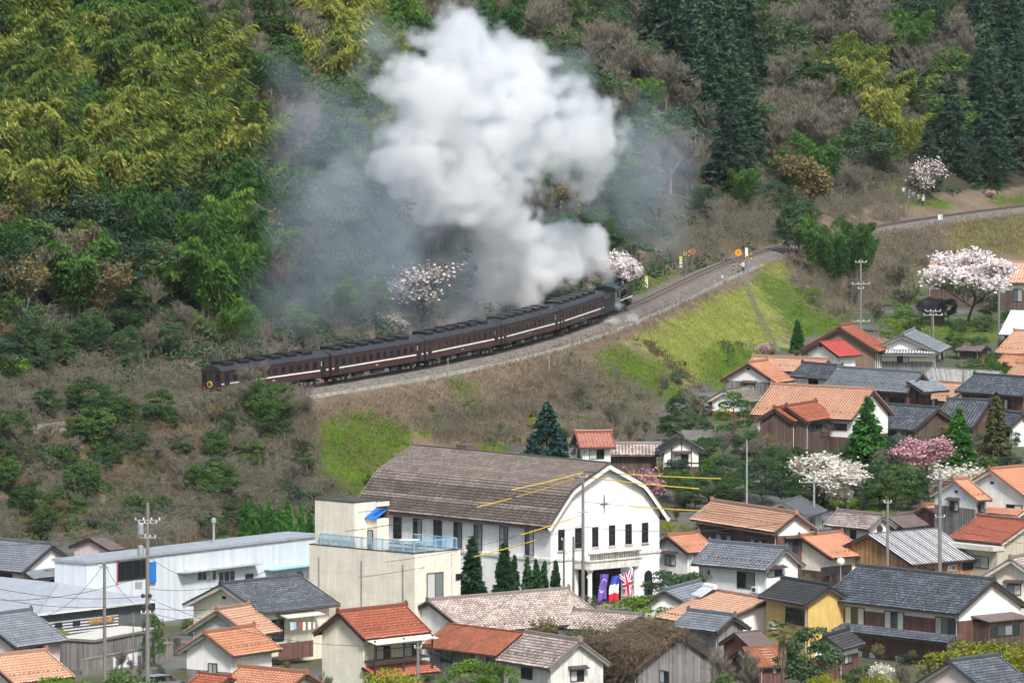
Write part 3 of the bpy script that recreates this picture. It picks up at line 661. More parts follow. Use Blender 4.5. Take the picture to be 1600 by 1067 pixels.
# --- upper right cluster
h = house('S1', 'farmhouse', 'farmhouse with the widest pale orange roof and tiled porch in the upper cluster', 'a', 7.5 + S5, (615, 592), (1379, 630), (452, 812), 'tile_orange_pale', 'white', 'wood', 2.2, win=[('F', 1050, 880, 1180, 930, '')])
house('S1b', 'porch', 'red-tiled porch roof in front of the widest orange farmhouse', 'a', 11.1, (720, 757), (940, 722), (875, 865), 'tile_red', 'wood', oh=.35, win=[('F', 890, 885, 990, 930, 'd')], cat='porch')
house('S1c', 'porch_lobby', 'smaller red-tiled lobby roof left of the farmhouse porch', 'a', 10.9, (632, 772), (725, 757), (770, 866), 'tile_red', 'wood', oh=.3, cat='porch')
house('S2', 'town_house', 'house with broad white gable over grey boards and deep orange roof below the grassy bank', 'a', 7 + S5, (430, 428), (570, 412), (640, 572), 'tile_orange', 'white', 'wood_grey', 3.6, vents=[('A', 436, 465)])
house('S3', 'town_house', 'long pinkish orange roof behind the white-gabled house and black-tiled house', 'a', 7 + S5, (475, 378), (1035, 402), (400, 470), 'tile_orange_pale', 'white')
house('S4', 'town_house', 'tall brown-walled house with wide dull red roof in the upper cluster', 'V', 9 + S5, (712, 97), (775, 86), (893, 213), 'tile_red', 'wood_umber', og=.7, win=[('F', 893, 225, 915, 290, 'w')])
house('S4b', 'side_annex', 'white annex with bright red sheet roof against the tall brown house', 'a', 13.0, (975, 262), (1150, 250), (1215, 372), 'redsheet', 'white', roof='sheet', cat='annex', vents=[('A', 983, 293)])
house('S5', 'town_house', 'smaller black-tiled house behind the silver-blue roof, left of it', 'a', 7 + S5, (847, 428), (1140, 452), (755, 520), 'tile_black', 'white')
h = house('S6', 'town_house', 'long house with silver-blue tiled roof and hipped gable end', 'a', 7 + S5, (1120, 462), (1751, 503), (1005, 605), 'tile_blue', 'wood_brown', win=[('B', 560, 695, 605, 750, 'p', 'b'), ('F', 240, 680, 360, 735, 'd', 'b')], skirt=[('B', 4.6, 2.6, 0, 1)])
house('S7', 'town_house', 'low front house with dark tiles behind the round green tree', 'b', 5 + S5, (190, 742), (610, 772), (110, 900), 'tile_black', 'wood')
house('S7b', 'town_house', 'low dark-tiled house with short raised ridge left of the tall brown conifer', 'b', 5.4 + S5, (685, 703), (1000, 715), (560, 900), 'tile_black', 'wood_brown')
house('S8', 'barn', 'barn with weathered grey corrugated roof right of the silver-blue roof', 'b', 6 + S5, (570, 458), (1085, 490), (500, 560), 'corrugated', 'greywall', roof='sheet', cat='barn', trim='trim_grey')
house('S9', 'town_house', 'orange roof under the grey corrugated barn roof', 'b', 5.3 + S5, (560, 568), (850, 592), (520, 690), 'tile_orange_pale', 'white')
house('S10', 'town_house', 'brown-walled house with dark tiles at right edge above the conifer', 'b', 7 + S5, (888, 513), (1400, 550), (815, 636), 'tile_black', 'wood_brown', win=[('F', 1110, 700, 1165, 770, 'p')])
house('S11', 'town_house', 'house with pale slate-blue tiles and white gable alone by the upper garden', 'b', 8 + S5, (338, 214), (428, 172), (612, 345), 'tile_blue', 'white', 'wood_grey', 2.4, trim='trim_grey', og=.7, skirt=[('A', 3.9, 1.2, 0, 1)])
house('S12', 'town_house', 'narrow orange roof between tall brown house and slate-blue house', 'b', 6.5 + S5, (345, 268), (165, 260), (320, 430), 'tile_orange_pale', 'greywall')
house('S13', 'field_shed', 'field shed with flat brown sheet roof beside the slate-blue house', 'b', 4.6 + S5, (975, 290), (780, 283), (935, 332), 'rust_grey', 'wood', roof='sheet', cat='shed')
house('S14', 'barn', 'barn with plain white sheet roof at the right edge', 'b', 8.5 + S5, (1165, 28), (1420, 36), (1075, 205), 'whitesheet', 'wood_brown', roof='sheet', cat='barn', pitch=24)
house('S15', 'town_house', 'orange-roofed house below the white sheet roof at right edge', 'b', 7 + S5, (1190, 182), (1420, 192), (1110, 345), 'tile_orange_pale', 'white')
house('S16', 'town_house', 'narrow orange roof strip below another orange roof at right edge', 'b', 5.5 + S5, (1115, 365), (1360, 378), (1085, 440), 'tile_orange', 'white')
house('S17', 'town_house', 'orange roof above the dark-tiled brown house at right edge', 'b', 6 + S5, (1205, 430), (1370, 440), (1130, 520), 'tile_orange_pale', 'white')
house('S18', 'small_outhouse', 'tiny grey-tiled gable between orange roofs at right edge', 'b', 4.6 + S5, (1112, 432), (1205, 422), (1165, 480), 'tile_dark', 'white', cat='outhouse', oh=.3)
house('S19', 'town_house', 'white-walled low house with dark tiles right of the tall brown conifer', 'b', 4.4 + S5, (1255, 815), (1130, 800), (1160, 905), 'tile_black', 'white')
house('S20', 'storehouse', 'white storehouse with weathered grey-brown tiles behind the cloud-pruned pine', 'a', 4.8 + S5, (250, 633), (432, 608), (390, 725), 'tile_brown', 'white', 'tile_red', .8, trim='trim_pale')
# --- behind the hall, far right
house('M1', 'storehouse', 'small storehouse with faded red tiles behind the hall roof', 'e', 9.2, (125, 108), (500, 103), (80, 265), 'tile_red', 'white')
house('M2', 'long_shed', 'long low grey-tiled wing between red-tiled storehouse and black gable', 'e', 7.6, (390, 230), (1010, 230), (330, 340), 'tile_pink', 'wood', cat='shed')
h = house('M3', 'gate_house', 'black-roofed gable with white plaster and dark timbers behind the hall', 'e', 8.8, (1235, 165), (1205, 130), (1000, 310), 'tile_dark', 'white', 'wood', 2.0)
g = G(); xx = h.sa * (h.xl + .03)
for yy_ in (-1.1, 0, 1.1): g.bar((xx, yy_, 2.0), (xx, yy_, h.hr - .35 - abs(yy_) * h.tn), .12, .05)
g.bar((xx, -h.yw, 2.4), (xx, h.yw, 2.4), .05, .14); g.build('timber', M['wood'], h.root)
house('F1', 'farmhouse', 'far farmhouse with long orange roof half hidden by the big cherry tree', 'g', 8.0 + 7, (505, 190), (1600, 206), (430, 400), 'tile_orange_pale', 'white', 'wood', 2.6, win=[('F', 1355, 475, 1450, 610, '')])
house('F2', 'tool_shed', 'tool shed with dark grey roof under the left side of the big cherry tree', 'g', 11.8, (600, 600), (430, 595), (600, 700), 'tile_dark', 'wood', oh=.3, cat='shed')
# --- lower left
h = house('L1', 'town_house', 'house with silver-grey tiles and white gable above a skirt roof at left edge', 'c', 6.5, (355, 138), (-150, 92), (150, 320), 'tile_blue', 'white', 'wood', 1.0, skirt=[('A', 4.3, 1.5, 0, 1)])
house('L3', 'town_house', 'low house with blue-grey tiles at the left edge below the metal roof', 'c', 5.5, (205, 580), (-150, 627), (460, 777), 'tile_blue', 'pinkwall')
house('L4', 'town_house', 'low house with bright orange tiles in the bottom left corner', 'c', 4.5, (310, 852), (-100, 898), (500, 1022), 'tile_orange_pale', 'cream')
house('L5', 'hillside_shed', 'lone shed with reddish-brown roof at the foot of the brushy bank', 'c', 5.6, (700, 78), (600, 88), (840, 160), 'rust_grey', 'pinkwall', 'wood_brown', 2.4, roof='sheet', cat='shed')
h = house('L9', 'town_house', 'cream two-storey house with glossy black tiles beside the concrete block', 'd', 7, (705, 262), (1310, 200), (1000, 472), 'tile_black', 'cream_pale', trim='trim_pale', og=.8, vents=[('A', 728, 355)], win=[('F', 1060, 520, 1180, 690, 'd')])
BAL = h
house('L10', 'town_house', 'grey-walled house with orange tiles between black-tiled and white-gabled houses', 'd', 6, (675, 455), (910, 418), (924, 648), 'tile_orange_pale', 'greywall', trim='trim_grey', og=.6)
house('L11', 'town_house', 'small white-gabled house over grey boards with orange tiles and tall ridge', 'd', 5.5, (580, 630), (950, 578), (790, 800), 'tile_orange', 'white', 'wood_grey', 2.2, trim='trim_grey', og=.6, win=[('A', 610, 850, 678, 930, '')])
house('L12', 'town_house', 'orange roof cut by the bottom edge below the small white-gabled house', 'd', 3.8, (850, 885), (1350, 932), (650, 1060), 'tile_orange', 'cream')
house('L12b', 'lean_to', 'darker orange roof wing running left at the bottom edge', 'd', 3.3, (770, 958), (545, 935), (650, 1060), 'tile_red', 'cream', cat='wing', oh=.3)
h = house('L13', 'town_house', 'cream house with red-orange roof and dark balcony in front of the concrete block', 'C', 7.5, (218, 765), (505, 735), (328, 878), 'tile_red', 'cream_pale', trim='trim', og=.5, skirt=[('F', 2.9, 1.9, -.04, 1.05)],
      win=[('F', 380, 905, 440, 975, 'p'), ('F', 500, 895, 565, 955, 'p')])
CREAM = h
# --- lower middle
house('M4', 'town_house', 'large low house with faded pink mottled roof in front of the hall', 'M', 5.5, (600, 132), (-100, 190), (800, 290), 'tile_pink', 'white')
house('M4b', 'side_wing', 'short wing with pink mottled tiles below the hall porch', 'M', 4, (960, 262), (635, 238), (860, 345), 'tile_pink', 'white', cat='wing')
house('M5', 'workshop', 'workshop with rust-red metal roof beside the concrete block', 'M', 4.5, (375, 345), (0, 300), (242, 460), 'rust', 'wood_grey', roof='sheet', cat='workshop')
house('M6', 'old_storehouse', 'old storehouse with peeling white gable and white-speckled tiles at bottom centre', 'M', 4.5, (660, 390), (395, 350), (510, 525), 'tile_pink', 'white_stained', trim='trim_grey', oh=.4)
h = house('M7', 'derelict_house', 'derelict house buried under dead brown creepers at bottom centre', 'M', 4.6, (1160, 350), (890, 305), (1130, 540), 'dead_leaf', 'wood_grey', roof='sheet', pitch=33, win=[('F', 1060, 535, 1105, 598, 'p')])
VINE = h
house('X1', 'town_house', 'black-tiled lean-to roof beside the hedge left of the bright orange roof', 'K', 4.4, (410, 842), (170, 905), (300, 950), 'tile_blue', 'white', cat='lean-to', oh=.3)
# --- rusty shed by the palm
house('R8a', 'tin_shed', 'tin shed with grey-brown sheet roof left of the palm, upper of its two roofs', 's', 4.0, (690, 198), (380, 228), (890, 378), 'rust_grey', 'wood_brown', roof='sheet', oh=.3, cat='shed')
h = house('R8b', 'tin_shed', 'broken rust-red tin shed with missing roof sheets beside the palm', 's', 3.0, (480, 412), (930, 396), (650, 652), 'rust', 'wood_brown', roof='sheet', oh=.3, cat='shed', pitch=22, win=[('F', 850, 655, 910, 735, 'p')])
for k in range(6):
    y = -h.w * (.15 + k * .14); G().bar((-.2, y, h.hr + y * h.tn + .07), (.55, y, h.hr + y * h.tn + .07), .16, .03).build('bare_batten', M['trim_pale'], h.root)

def frame(p_left, p_right, z0, gz=0.0):
    """a wall top seen between two points of the photo; local x runs along it, -y faces the lookout"""
    h = House(); a, b_ = atz(*p_left, z0), atz(*p_right, z0); L = math.hypot(*(b_ - a)[:2]); ex = (b_ - a)[:2] / L; ey = np.array([-ex[1], ex[0]])
    h.L = L; h.rz = math.atan2(ex[1], ex[0]); h.ex, h.ey = ex, ey; h.top = z0 - gz; h.a = a; h.gz = gz; return h
# ------------------------------------------------------------------ the white hall
zr = 14.0
A_, B_ = (952, 724.5), (646, 696.5)
a, b_ = atz(*A_, zr), atz(*B_, zr); h = House(); L = math.hypot(*(b_ - a)[:2]); r = (b_ - a)[:2] / L
p = np.array([r[1], -r[0]]); p = -p if p[1] > 0 else p; ey = -p; ex = np.array([ey[1], -ey[0]]); mm = (a + b_) / 2
h.sa = 1 if (a[:2] - mm[:2]) @ ex > 0 else -1; h.rz = math.atan2(ex[1], ex[0]); h.loc = (mm[0], mm[1], 0.0); h.L = L
h.xl = L / 2; h.yw = 5
h.root = root = thing('town_hall', 'big white hall with curved brown tiled roof and arched porch', 'hall', h.loc, h.rz)
prof = [(0.0, zr)]
for u, v in [(830, 262), (752, 318), (726, 350), (660, 453), (600, 549)]:
    q = local_pt(h, px('H', u, v), ('x', h.sa * L / 2)); prof.append((abs(q[1]), q[2]))
WD, ZE = prof[-1]; h.xl = L / 2 - .55; h.yw = WD - .75
roofo = G().prism([(-y, zz - .05) for y, zz in prof[::-1]] + [(y, zz - .05) for y, zz in prof[1:]] + [(y, zz - .3) for y, zz in prof[:0:-1]] + [(-y, zz - .3) for y, zz in prof], -L / 2, L / 2).build('roof', M['trim'], root)
for i in range(len(prof) - 1):
    (y0, z0), (y1, z1) = prof[i], prof[i + 1]
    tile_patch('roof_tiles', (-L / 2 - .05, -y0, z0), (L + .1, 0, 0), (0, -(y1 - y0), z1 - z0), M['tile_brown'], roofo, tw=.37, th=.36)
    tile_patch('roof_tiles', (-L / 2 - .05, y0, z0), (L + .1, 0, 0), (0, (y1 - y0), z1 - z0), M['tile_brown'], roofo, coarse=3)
    for sx in (-1, 1):
        for sy in (-1, 1): G().bar((sx * (L / 2 + .03), sy * y0, z0 - .28), (sx * (L / 2 + .03), sy * y1, z1 - .28), .1, .42).build('rake_board', M['white'], roofo)
        for sy in (-1, 1): G().bar((sx * (L / 2 + .03), sy * y0, z0 + .02), (sx * (L / 2 + .03), sy * y1, z1 + .02), .2, .12).build('verge', M['tile_brown'], roofo)
G().bar((-L / 2, 0, zr + .08), (L / 2, 0, zr + .08), .34, .22).build('ridge', M['tile_brown'], roofo)
ip = [(y, zz - .32) for y, zz in prof if y < h.yw - .3]; zw = np.interp(h.yw, [q[0] for q in prof], [q[1] for q in prof]) - .32
G().prism([(-h.yw, -1), (h.yw, -1), (h.yw, zw)] + [(y, zz) for y, zz in ip[::-1]] + [(-y, zz) for y, zz in ip[1:]] + [(-h.yw, zw)], -h.xl, h.xl).build('wall', M['white'], root)
for (u0, v0, u1, v1) in [(655, 560, 692, 685), (755, 550, 793, 672), (857, 545, 893, 663), (957, 535, 993, 655), (1055, 527, 1092, 647), (1153, 519, 1190, 638)]: window(h, 'A', 'H', u0, v0, u1, v1, 'dgs')
for (u0, v0, u1, v1) in [(35, 515, 85, 670), (155, 530, 205, 685), (308, 540, 358, 700), (460, 555, 512, 715), (160, 775, 202, 932), (330, 790, 372, 940), (470, 800, 512, 950)]: window(h, 'F', 'H', u0, v0, u1, v1, 'gs')
for (u0, v0, u1, v1) in [(455, 350, 490, 445), (540, 358, 577, 458), (628, 365, 664, 475)]: window(h, 'F', 'C', u0, v0, u1, v1, 'gs')
zb = local_pt(h, px('H', 1200, 700), 'A')[2]
g = G(); g.box(-h.xl - .12, h.xl + .12, -h.yw - .12, h.yw + .12, zb, zb + .28); g.build('string_course', M['white_stained'], root)
G().box(-h.xl - .1, h.xl + .1, -h.yw - .1, h.yw + .1, -1, .45).build('plinth', M['concrete'], root)
c = local_pt(h, px('H', 928, 407), 'A'); X0 = h.sa * h.xl; g = G(); pts = []
for k in range(8):
    rr = .95 if k % 4 == 1 else (.6 if k % 2 else .14); an = k * math.pi / 4 + math.pi / 4
    pts.append((c[1] + rr * math.cos(an), c[2] + rr * math.sin(an)))
G().prism(pts, X0 + h.sa * .0, X0 + h.sa * .08).build('star_ornament', M['trim_grey'], root)
# porch
PD = 2.2; XP = h.sa * (h.xl + PD); pl = ('x', XP)
yA = local_pt(h, px('H', 845, 800), pl)[1]; yB = local_pt(h, px('H', 1140, 780), pl)[1]; y0, y1 = sorted((yA, yB))
zt = local_pt(h, px('H', 862, 752), pl)[2]; zu = local_pt(h, px('H', 862, 800), pl)[2]; zg = local_pt(h, px('H', 880, 1012), pl)[2]
xa, xb = sorted((h.sa * h.xl, XP))
porch = G().box(xa - .0, xb + .2, y0 - .15, y1 + .15, zu, zt).build('porch_roof', M['white_stained'], root)
G().box(xa, xb + .32, y0 - .27, y1 + .27, zt + .003, zt + .14).build('cornice', M['white_stained'], porch)
for yc in (y0 + .28, y1 - .28): G().lathe([(.34, zg), (.34, zg + .25), (.24, zg + .3), (.21, zu - .3), (.32, zu - .18), (.34, zu)], 12, (XP - h.sa * .3, yc, 0)).build('column', M['white'], root)
G().box(xa, xb + .6, y0 - .3, y1 + .3, zg - 1.2, zg).build('porch_step', M['concrete'], root)
G().box(*sorted((X0 - h.sa * .02, X0 + h.sa * .06)), y0 + .5, y1 - .5, zg + .02, zu - .15).build('porch_recess', M['dark'], root)
g = G(); zc = zt + .15
for k in range(22):
    yc = y0 + (y1 - y0) * (k + .5) / 22; g.box(XP - .08, XP + .08, yc - .07, yc + .07, zc, zc + .5)
g.build('baluster', M['concrete'], porch)['kind'] = 'stuff'
G().box(XP - .12, XP + .12, y0 - .2, y1 + .2, zc + .5, zc + .62).build('balustrade_rail', M['concrete'], porch)
ca = local_pt(h, px('H', 1163, 950), 'A'); cb = local_pt(h, px('H', 1210, 800), 'A'); ya, yb = sorted((ca[1], cb[1])); zs = cb[2] - (yb - ya) / 2; z0 = ca[2]
arch = lambda e: [(ya - e, z0), (yb + e, z0)] + [((ya + yb) / 2 + (yb - ya + 2 * e) / 2 * math.cos(t), zs + (yb - ya + 2 * e) / 2 * math.sin(t)) for t in np.linspace(0, math.pi, 9)]
G().prism(arch(.22), X0 - h.sa * .02, X0 + h.sa * .12).build('arch_surround', M['white'], root)
dr = G().prism(arch(0), X0, X0 + h.sa * .135).build('arched_door', M['glass_dark'], root)
q = local_pt(h, px('H', 838, 842), ('x', X0 + h.sa * 1.2))
m, nt, b = newmat('warm_lamp'); b.inputs['Base Color'].default_value = (.8, .5, .12, 1); b.inputs['Emission Color'].default_value = (1, .6, .15, 1); b.inputs['Emission Strength'].default_value = .8; M['lamp'] = m
G().lathe([(.02, -.2), (.18, -.1), (.2, .05), (.1, .2), (.02, .3)], 10, tuple(q)).build('porch_lamp', M['lamp'], root)
HALL = h
# dormer-like chimney on the ridge
q = local_pt(h, px('C', 752, 45), ('y', .3)); G().box(q[0] - .8, q[0] + .8, .1, 1.4, zr - .9, zr + .55).build('ridge_turret', M['tile_brown'], root)
# flags hung from the porch
def flag(label, u0, v0, u1, v1, fn, seed):
    c0 = local_pt(HALL, px('H', u0, (v0 + v1) / 2), ('x', XP)); c1 = local_pt(HALL, px('H', u1, (v0 + v1) / 2), ('x', XP))
    t = local_pt(HALL, px('H', (u0 + u1) / 2, v0), ('x', XP))[2]; bt = local_pt(HALL, px('H', (u0 + u1) / 2, v1), ('x', XP))[2]
    nx, nz = 48, 64; V = []; Cc = []; rg = random.Random(seed)
    for j in range(nz + 1):
        for i in range(nx + 1):
            u, v = i / nx, j / nz; sag = .06 * abs(math.sin(u * math.pi * 2))
            x = .05 * math.sin(u * 9 + seed + v * 3) * (1 - v * .3) + .03 * math.sin(v * 7 + seed)
            V.append((x * 1.8, (c1[1] - c0[1]) * (u * (1 - .16 * v) + .10 * math.sin(v * 3.4 + seed) + (.22 * (v - .5) if seed == 5 else 0)), (bt - t) * (v + (.16 * (.5 - u) if seed == 5 else .05 * math.sin(u * 5 + seed) * v)) - sag * 1.6 * (1 - v)))
    idx = np.arange(len(V)).reshape(nz + 1, nx + 1)
    Q4 = np.stack([idx[:-1, :-1], idx[:-1, 1:], idx[1:, 1:], idx[1:, :-1]], -1).reshape(-1, 4)
    for j in range(nz):
        for i in range(nx): Cc += [fn((i + .5) / nx, (j + .5) / nz)] * 4
    me = arr_mesh('flag', V, Q4, True); color_attr(me, np.array(Cc), 'CORNER'); me.materials.append(M['print'])
    cz, sz = math.cos(HALL.rz), math.sin(HALL.rz); lx, ly = XP + HALL.sa * .12, c0[1]
    tag(link('flag', me, None, (HALL.loc[0] + lx * cz - ly * sz, HALL.loc[1] + lx * sz + ly * cz, t), (0, 0, HALL.rz)), label, 'flag')
def f_eu(u, v):
    for k in range(12):
        a = k * math.pi / 6
        if math.hypot((u - .5 - .3 * math.cos(a)) * 1.0, (v - .46 - .24 * math.sin(a)) * 2.4) < .06: return (.85, .85, .75)
    return (.16, .09, .42)
f_fr = lambda u, v: (.07, .10, .50) if v < .34 else ((.8, .8, .8) if v < .68 else (.62, .03, .04))
def f_uk(u, v):
    x, y = (v - .5) * 2, (u - .5) * 1.0
    if abs(y) < .10 or abs(x) < .13: return (.6, .03, .06)
    if abs(y) < .17 or abs(x) < .23: return (.82, .8, .8)
    d = min(abs(x * .5 - y), abs(x * .5 + y))
    return (.6, .03, .06) if d < .045 else ((.82, .8, .8) if d < .13 else (.10, .05, .22))
flag('purple flag with a ring of stars hanging at the hall porch', 890, 822, 948, 978, f_eu, 1)
flag('blue, white and red striped flag hanging in the middle of the hall porch', 960, 832, 1020, 985, f_fr, 2)
flag('flag with crossed red and white stripes hanging rightmost at the hall porch', 1030, 808, 1098, 958, f_uk, 5)

# ------------------------------------------------------------------ concrete block with roof terrace
pK, pL_, pR_ = px('C', 545, 510), px('C', 92, 468), px('C', 765, 492)
h = frame(pL_, pK, 9.8); k_ = atz(*pR_, 9.8) - atz(*pK, 9.8); DW = float(k_[:2] @ h.ey); cxy = (h.a[:2] + h.ex * h.L / 2 + h.ey * DW / 2)
h.loc = (cxy[0], cxy[1], 0.0); h.sa = 1; h.xl = h.L / 2; h.yw = DW / 2
h.root = root = thing('concrete_block', 'cream three-storey concrete block with roof terrace and blue railing', 'building', h.loc, h.rz)
xl, yw = h.xl, h.yw
g = G().box(-xl, xl, -yw, yw, -.8, 9.45); g.build('wall', M['cream'], root)
for (x0, x1, y0, y1) in [(-xl, xl, -yw, -yw + .18), (-xl, xl, yw - .18, yw), (-xl, -xl + .18, -yw + .181, yw - .181), (xl - .18, xl, -yw + .181, yw - .181)]:
    pp = G().box(x0, x1, y0, y1, 9.45, 9.78).build('parapet', M['cream'], root); G().box(x0 - .03, x1 + .03, y0 - .03, y1 + .03, 9.78, 9.84).build('coping', M['trim'], pp)
G().box(-xl + .19, xl - .19, -yw + .19, yw - .19, 9.45, 9.5).build('terrace_floor', M['asphalt'], root)
window(h, 'A', 'C', 597, 590, 668, 712, 'ps'); window(h, 'A', 'C', 632, 793, 687, 842, 'd'); window(h, 'A', 'C', 722, 595, 751, 622, 'd'); window(h, 'A', 'C', 722, 778, 749, 802, 'd')
q = local_pt(h, px('C', 660, 782), 'A'); G().box(xl, xl + .6, q[1] - 1.0, q[1] + 1.0, q[2] - .08, q[2] + .05).build('window_canopy', M['trim_pale'], root)
for u in (135, 318, 497):
    q = local_pt(h, px('C', u, 560), 'F'); G().tube([(q[0], -yw - .06, 8.7), (q[0], -yw - .06, 2)], .05, 6).build('pipe', M['trim_grey'], root)
for u, t0 in ((703, 9.5), (716, 4.6)):
    q = local_pt(h, px('C', u, 700), 'A'); G().tube([(xl + .07, q[1], t0), (xl + .07, q[1], 0)], .06, 6).build('pipe', M['trim_pale'], root)
g = G()
for zz in (2.9, 5.2, 7.4): g.box(-xl - .004, xl + .004, -yw - .004, yw + .004, zz, zz + .03)
g.build('joint_line', M['trim_pale'], root)
# stair house on the terrace
y0 = -yw + .45; q0 = local_pt(h, px('t', 75, 300), ('y', y0)); q1 = local_pt(h, px('t', 455, 300), ('y', y0)); ztop = local_pt(h, px('t', 265, 140), ('y', y0))[2]
sh = G().box(q0[0], q1[0], y0, y0 + 3.0, 9.5, ztop).build('stair_house', M['cream'], root)
G().box(q0[0] - .05, q1[0] + .05, y0 - .05, y0 + 3.05, ztop, ztop + .08).build('coping', M['trim'], sh)
xe = q1[0]; w2 = 1.5
G().box(xe, xe + w2, y0 + 1.5, y0 + 3.0, 9.5, ztop - 1.5).build('stair_wing', M['cream'], sh)
G().box(xe, xe + w2, y0 + 2.85, y0 + 3.0, ztop - 1.5, ztop).build('screen_panel', M['wood_brown'], sh)
G().box(xe + w2 - .06, xe + w2 + .06, y0 + 1.3, y0 + 3.02, ztop - .35, ztop + .05).build('screen_beam', M['cream'], sh)
seam_patch('blue_roof', (xe, y0 + 1.3, ztop - 1.55), (w2, 0, 0), (0, 1.6, .85), M['bluesheet'], sh, .25)
G().box(xe + .25, xe + .95, y0 + 1.44, y0 + 1.52, 9.5, 11.4).build('door', M['frame'], sh)
G().box(xe + .35, xe + .85, y0 + 1.42, y0 + 1.46, 10.0, 11.3).build('door_pane', M['glass'], sh)
# railing
g = G(); zz = 9.84; RP = [(-xl + 1.2, -yw + .2), (xl - .25, -yw + .2), (xl - .25, yw - .25), (xl * .15, yw - .25)]
rl = thing('terrace_railing', 'pale blue metal railing round the roof terrace of the concrete block', 'railing', (h.loc[0], h.loc[1], 0), h.rz)
for (xa_, ya_), (xb_, yb_) in zip(RP[:-1], RP[1:]):
    G().bar((xa_, ya_, zz + 1.0), (xb_, yb_, zz + 1.0), .07, .09).build('top_rail', M['rail_blue'], rl)
    G().bar((xa_, ya_, zz + .12), (xb_, yb_, zz + .12), .05, .05).build('bottom_rail', M['rail_blue'], rl)
    n = max(2, round(math.hypot(xb_ - xa_, yb_ - ya_) / 1.4)); gb = G()
    for k in range(n):
        x, y = xa_ + (xb_ - xa_) * k / n, ya_ + (yb_ - ya_) * k / n
        G().box(x - .04, x + .04, y - .04, y + .04, zz - .2, zz + .99).build('post', M['rail_blue'], rl)
        for j in range(1, 9):
            x2, y2 = x + (xb_ - xa_) / n * j / 9, y + (yb_ - ya_) / n * j / 9; gb.box(x2 - .012, x2 + .012, y2 - .012, y2 + .012, zz + .13, zz + .97)
    gb.build('baluster', M['rail_blue'], rl)['kind'] = 'stuff'
q = local_pt(h, px('t', 985, 520), ('z', 10.3)); cz, sz = math.cos(h.rz), math.sin(h.rz)
tb = thing('garden_table', 'white folding table standing on the roof terrace', 'table', (h.loc[0] + q[0] * cz - q[1] * sz, h.loc[1] + q[0] * sz + q[1] * cz, 9.5), h.rz + .5)
G().box(-.9, .9, -.5, .5, .85, .92).build('table_top', M['white'], tb)
for sx in (-1, 1):
    for sy in (-1, 1): G().tube([(sx * .75, sy * .4, .85), (sx * .6, sy * .4, 0)], .03, 5).build('leg', M['metal'], tb)
BLOCK = h
# ------------------------------------------------------------------ pale blue warehouse
h = frame(px('L', 430, 372), px('L', 1600, 236), 6.6); DW = 4.0; cxy = h.a[:2] + h.ex * h.L / 2 + h.ey * DW / 2
h.loc = (cxy[0], cxy[1], 0.0); h.sa = -1; h.xl = h.L / 2; h.yw = DW / 2
h.root = root = thing('warehouse', 'long pale blue metal-clad warehouse behind the black-tiled cream house', 'warehouse', h.loc, h.rz)
G().box(-h.xl, h.xl, -h.yw, h.yw, -.5, 6.35).build('wall', M['bluemetal'], root)
G().box(-h.xl - .15, h.xl + .15, -h.yw - .2, h.yw + .2, 6.35, 6.6).build('roof', M['greysheet'], root)
for (u0, v0, u1, v1, s_) in [(912, 413, 937, 448, 'wp'), (985, 412, 1033, 470, 'w'), (1042, 417, 1080, 470, 'wp'), (1090, 420, 1175, 480, 'w'), (1225, 435, 1265, 470, 'd'), (1380, 432, 1445, 460, 'w'), (1452, 420, 1540, 462, 'wp')]: window(h, 'F', 'L', u0, v0, u1, v1, s_)
qa, qb = local_pt(h, px('L', 885, 392), 'F'), local_pt(h, px('L', 1272, 424), 'F')
G().box(qa[0], qb[0], -h.yw - .9, -h.yw, (qa[2] + qb[2]) / 2 - .03, (qa[2] + qb[2]) / 2 + .06).build('canopy', M['greysheet'], root)
qa, qb = local_pt(h, px('L', 1320, 405), 'F'), local_pt(h, px('L', 1560, 400), 'F')
G().box(qa[0], qb[0], -h.yw - 1.1, -h.yw, (qa[2] + qb[2]) / 2 - .03, (qa[2] + qb[2]) / 2 + .06).build('canopy', M['rail_blue'], root)
qa, qb = local_pt(h, px('L', 585, 368), 'F'), local_pt(h, px('L', 745, 466), 'F')
op = window(h, 'F', 'L', 585, 368, 740, 466, 'd')
G().box(qa[0] - .06, qa[0] + .06, -h.yw - .08, -h.yw, qb[2], qa[2]).build('bay_frame', M['redsheet'], op)
qa, qb = local_pt(h, px('L', 742, 378), 'F'), local_pt(h, px('L', 772, 476), 'F')
G().box(qa[0], qb[0], -h.yw - .25, -h.yw - .01, qb[2], qa[2]).build('blue_sign', M['bluesheet'], root)
q = local_pt(h, px('L', 1147, 205), 'F'); qz = h.loc
G().lathe([(.12, 6.5), (.12, 8.6), (.26, 8.62), (.26, 8.95), (.05, 9.1)], 10, (q[0], 0, 0)).build('flue', M['metal'], root)
# ------------------------------------------------------------------ low hall with grey metal hip roof, slatted wall
pts = [atz(*px('c', *p_), z_) for p_, z_ in (((-250, 322), 5.2), ((390, 388), 5.2), ((250, 600), 3.1), ((1080, 505), 3.1), ((-250, 550), 3.1))]
o0 = pts[2].copy(); o0[2] = 0
lh = thing('low_market_hall', 'low hall with wide pale grey metal roof and slatted wall at left', 'hall', o0)
R0, R1_, E_, E2, E0 = [Vector(q - o0) for q in pts]
bk = (E2 - E_); RB = R1_ + bk * .9; B0 = R0 + bk * .5
g = G().add([R0, R1_, E_, E0], [(0, 1, 2, 3)]); g.add([R1_, E2, E_], [(0, 1, 2)]); g.add([R0, R1_, E2, E2 + (R0 - R1_)], [(3, 2, 1, 0)])
g.build('roof', M['greysheet'], lh)
g = G()
for (p_, q_) in ((E0, E_), (E_, E2)):
    for k in range(1, 12):
        pass
    g.bar(p_ + Vector((0, 0, -.1)), q_ + Vector((0, 0, -.1)), .12, .2)
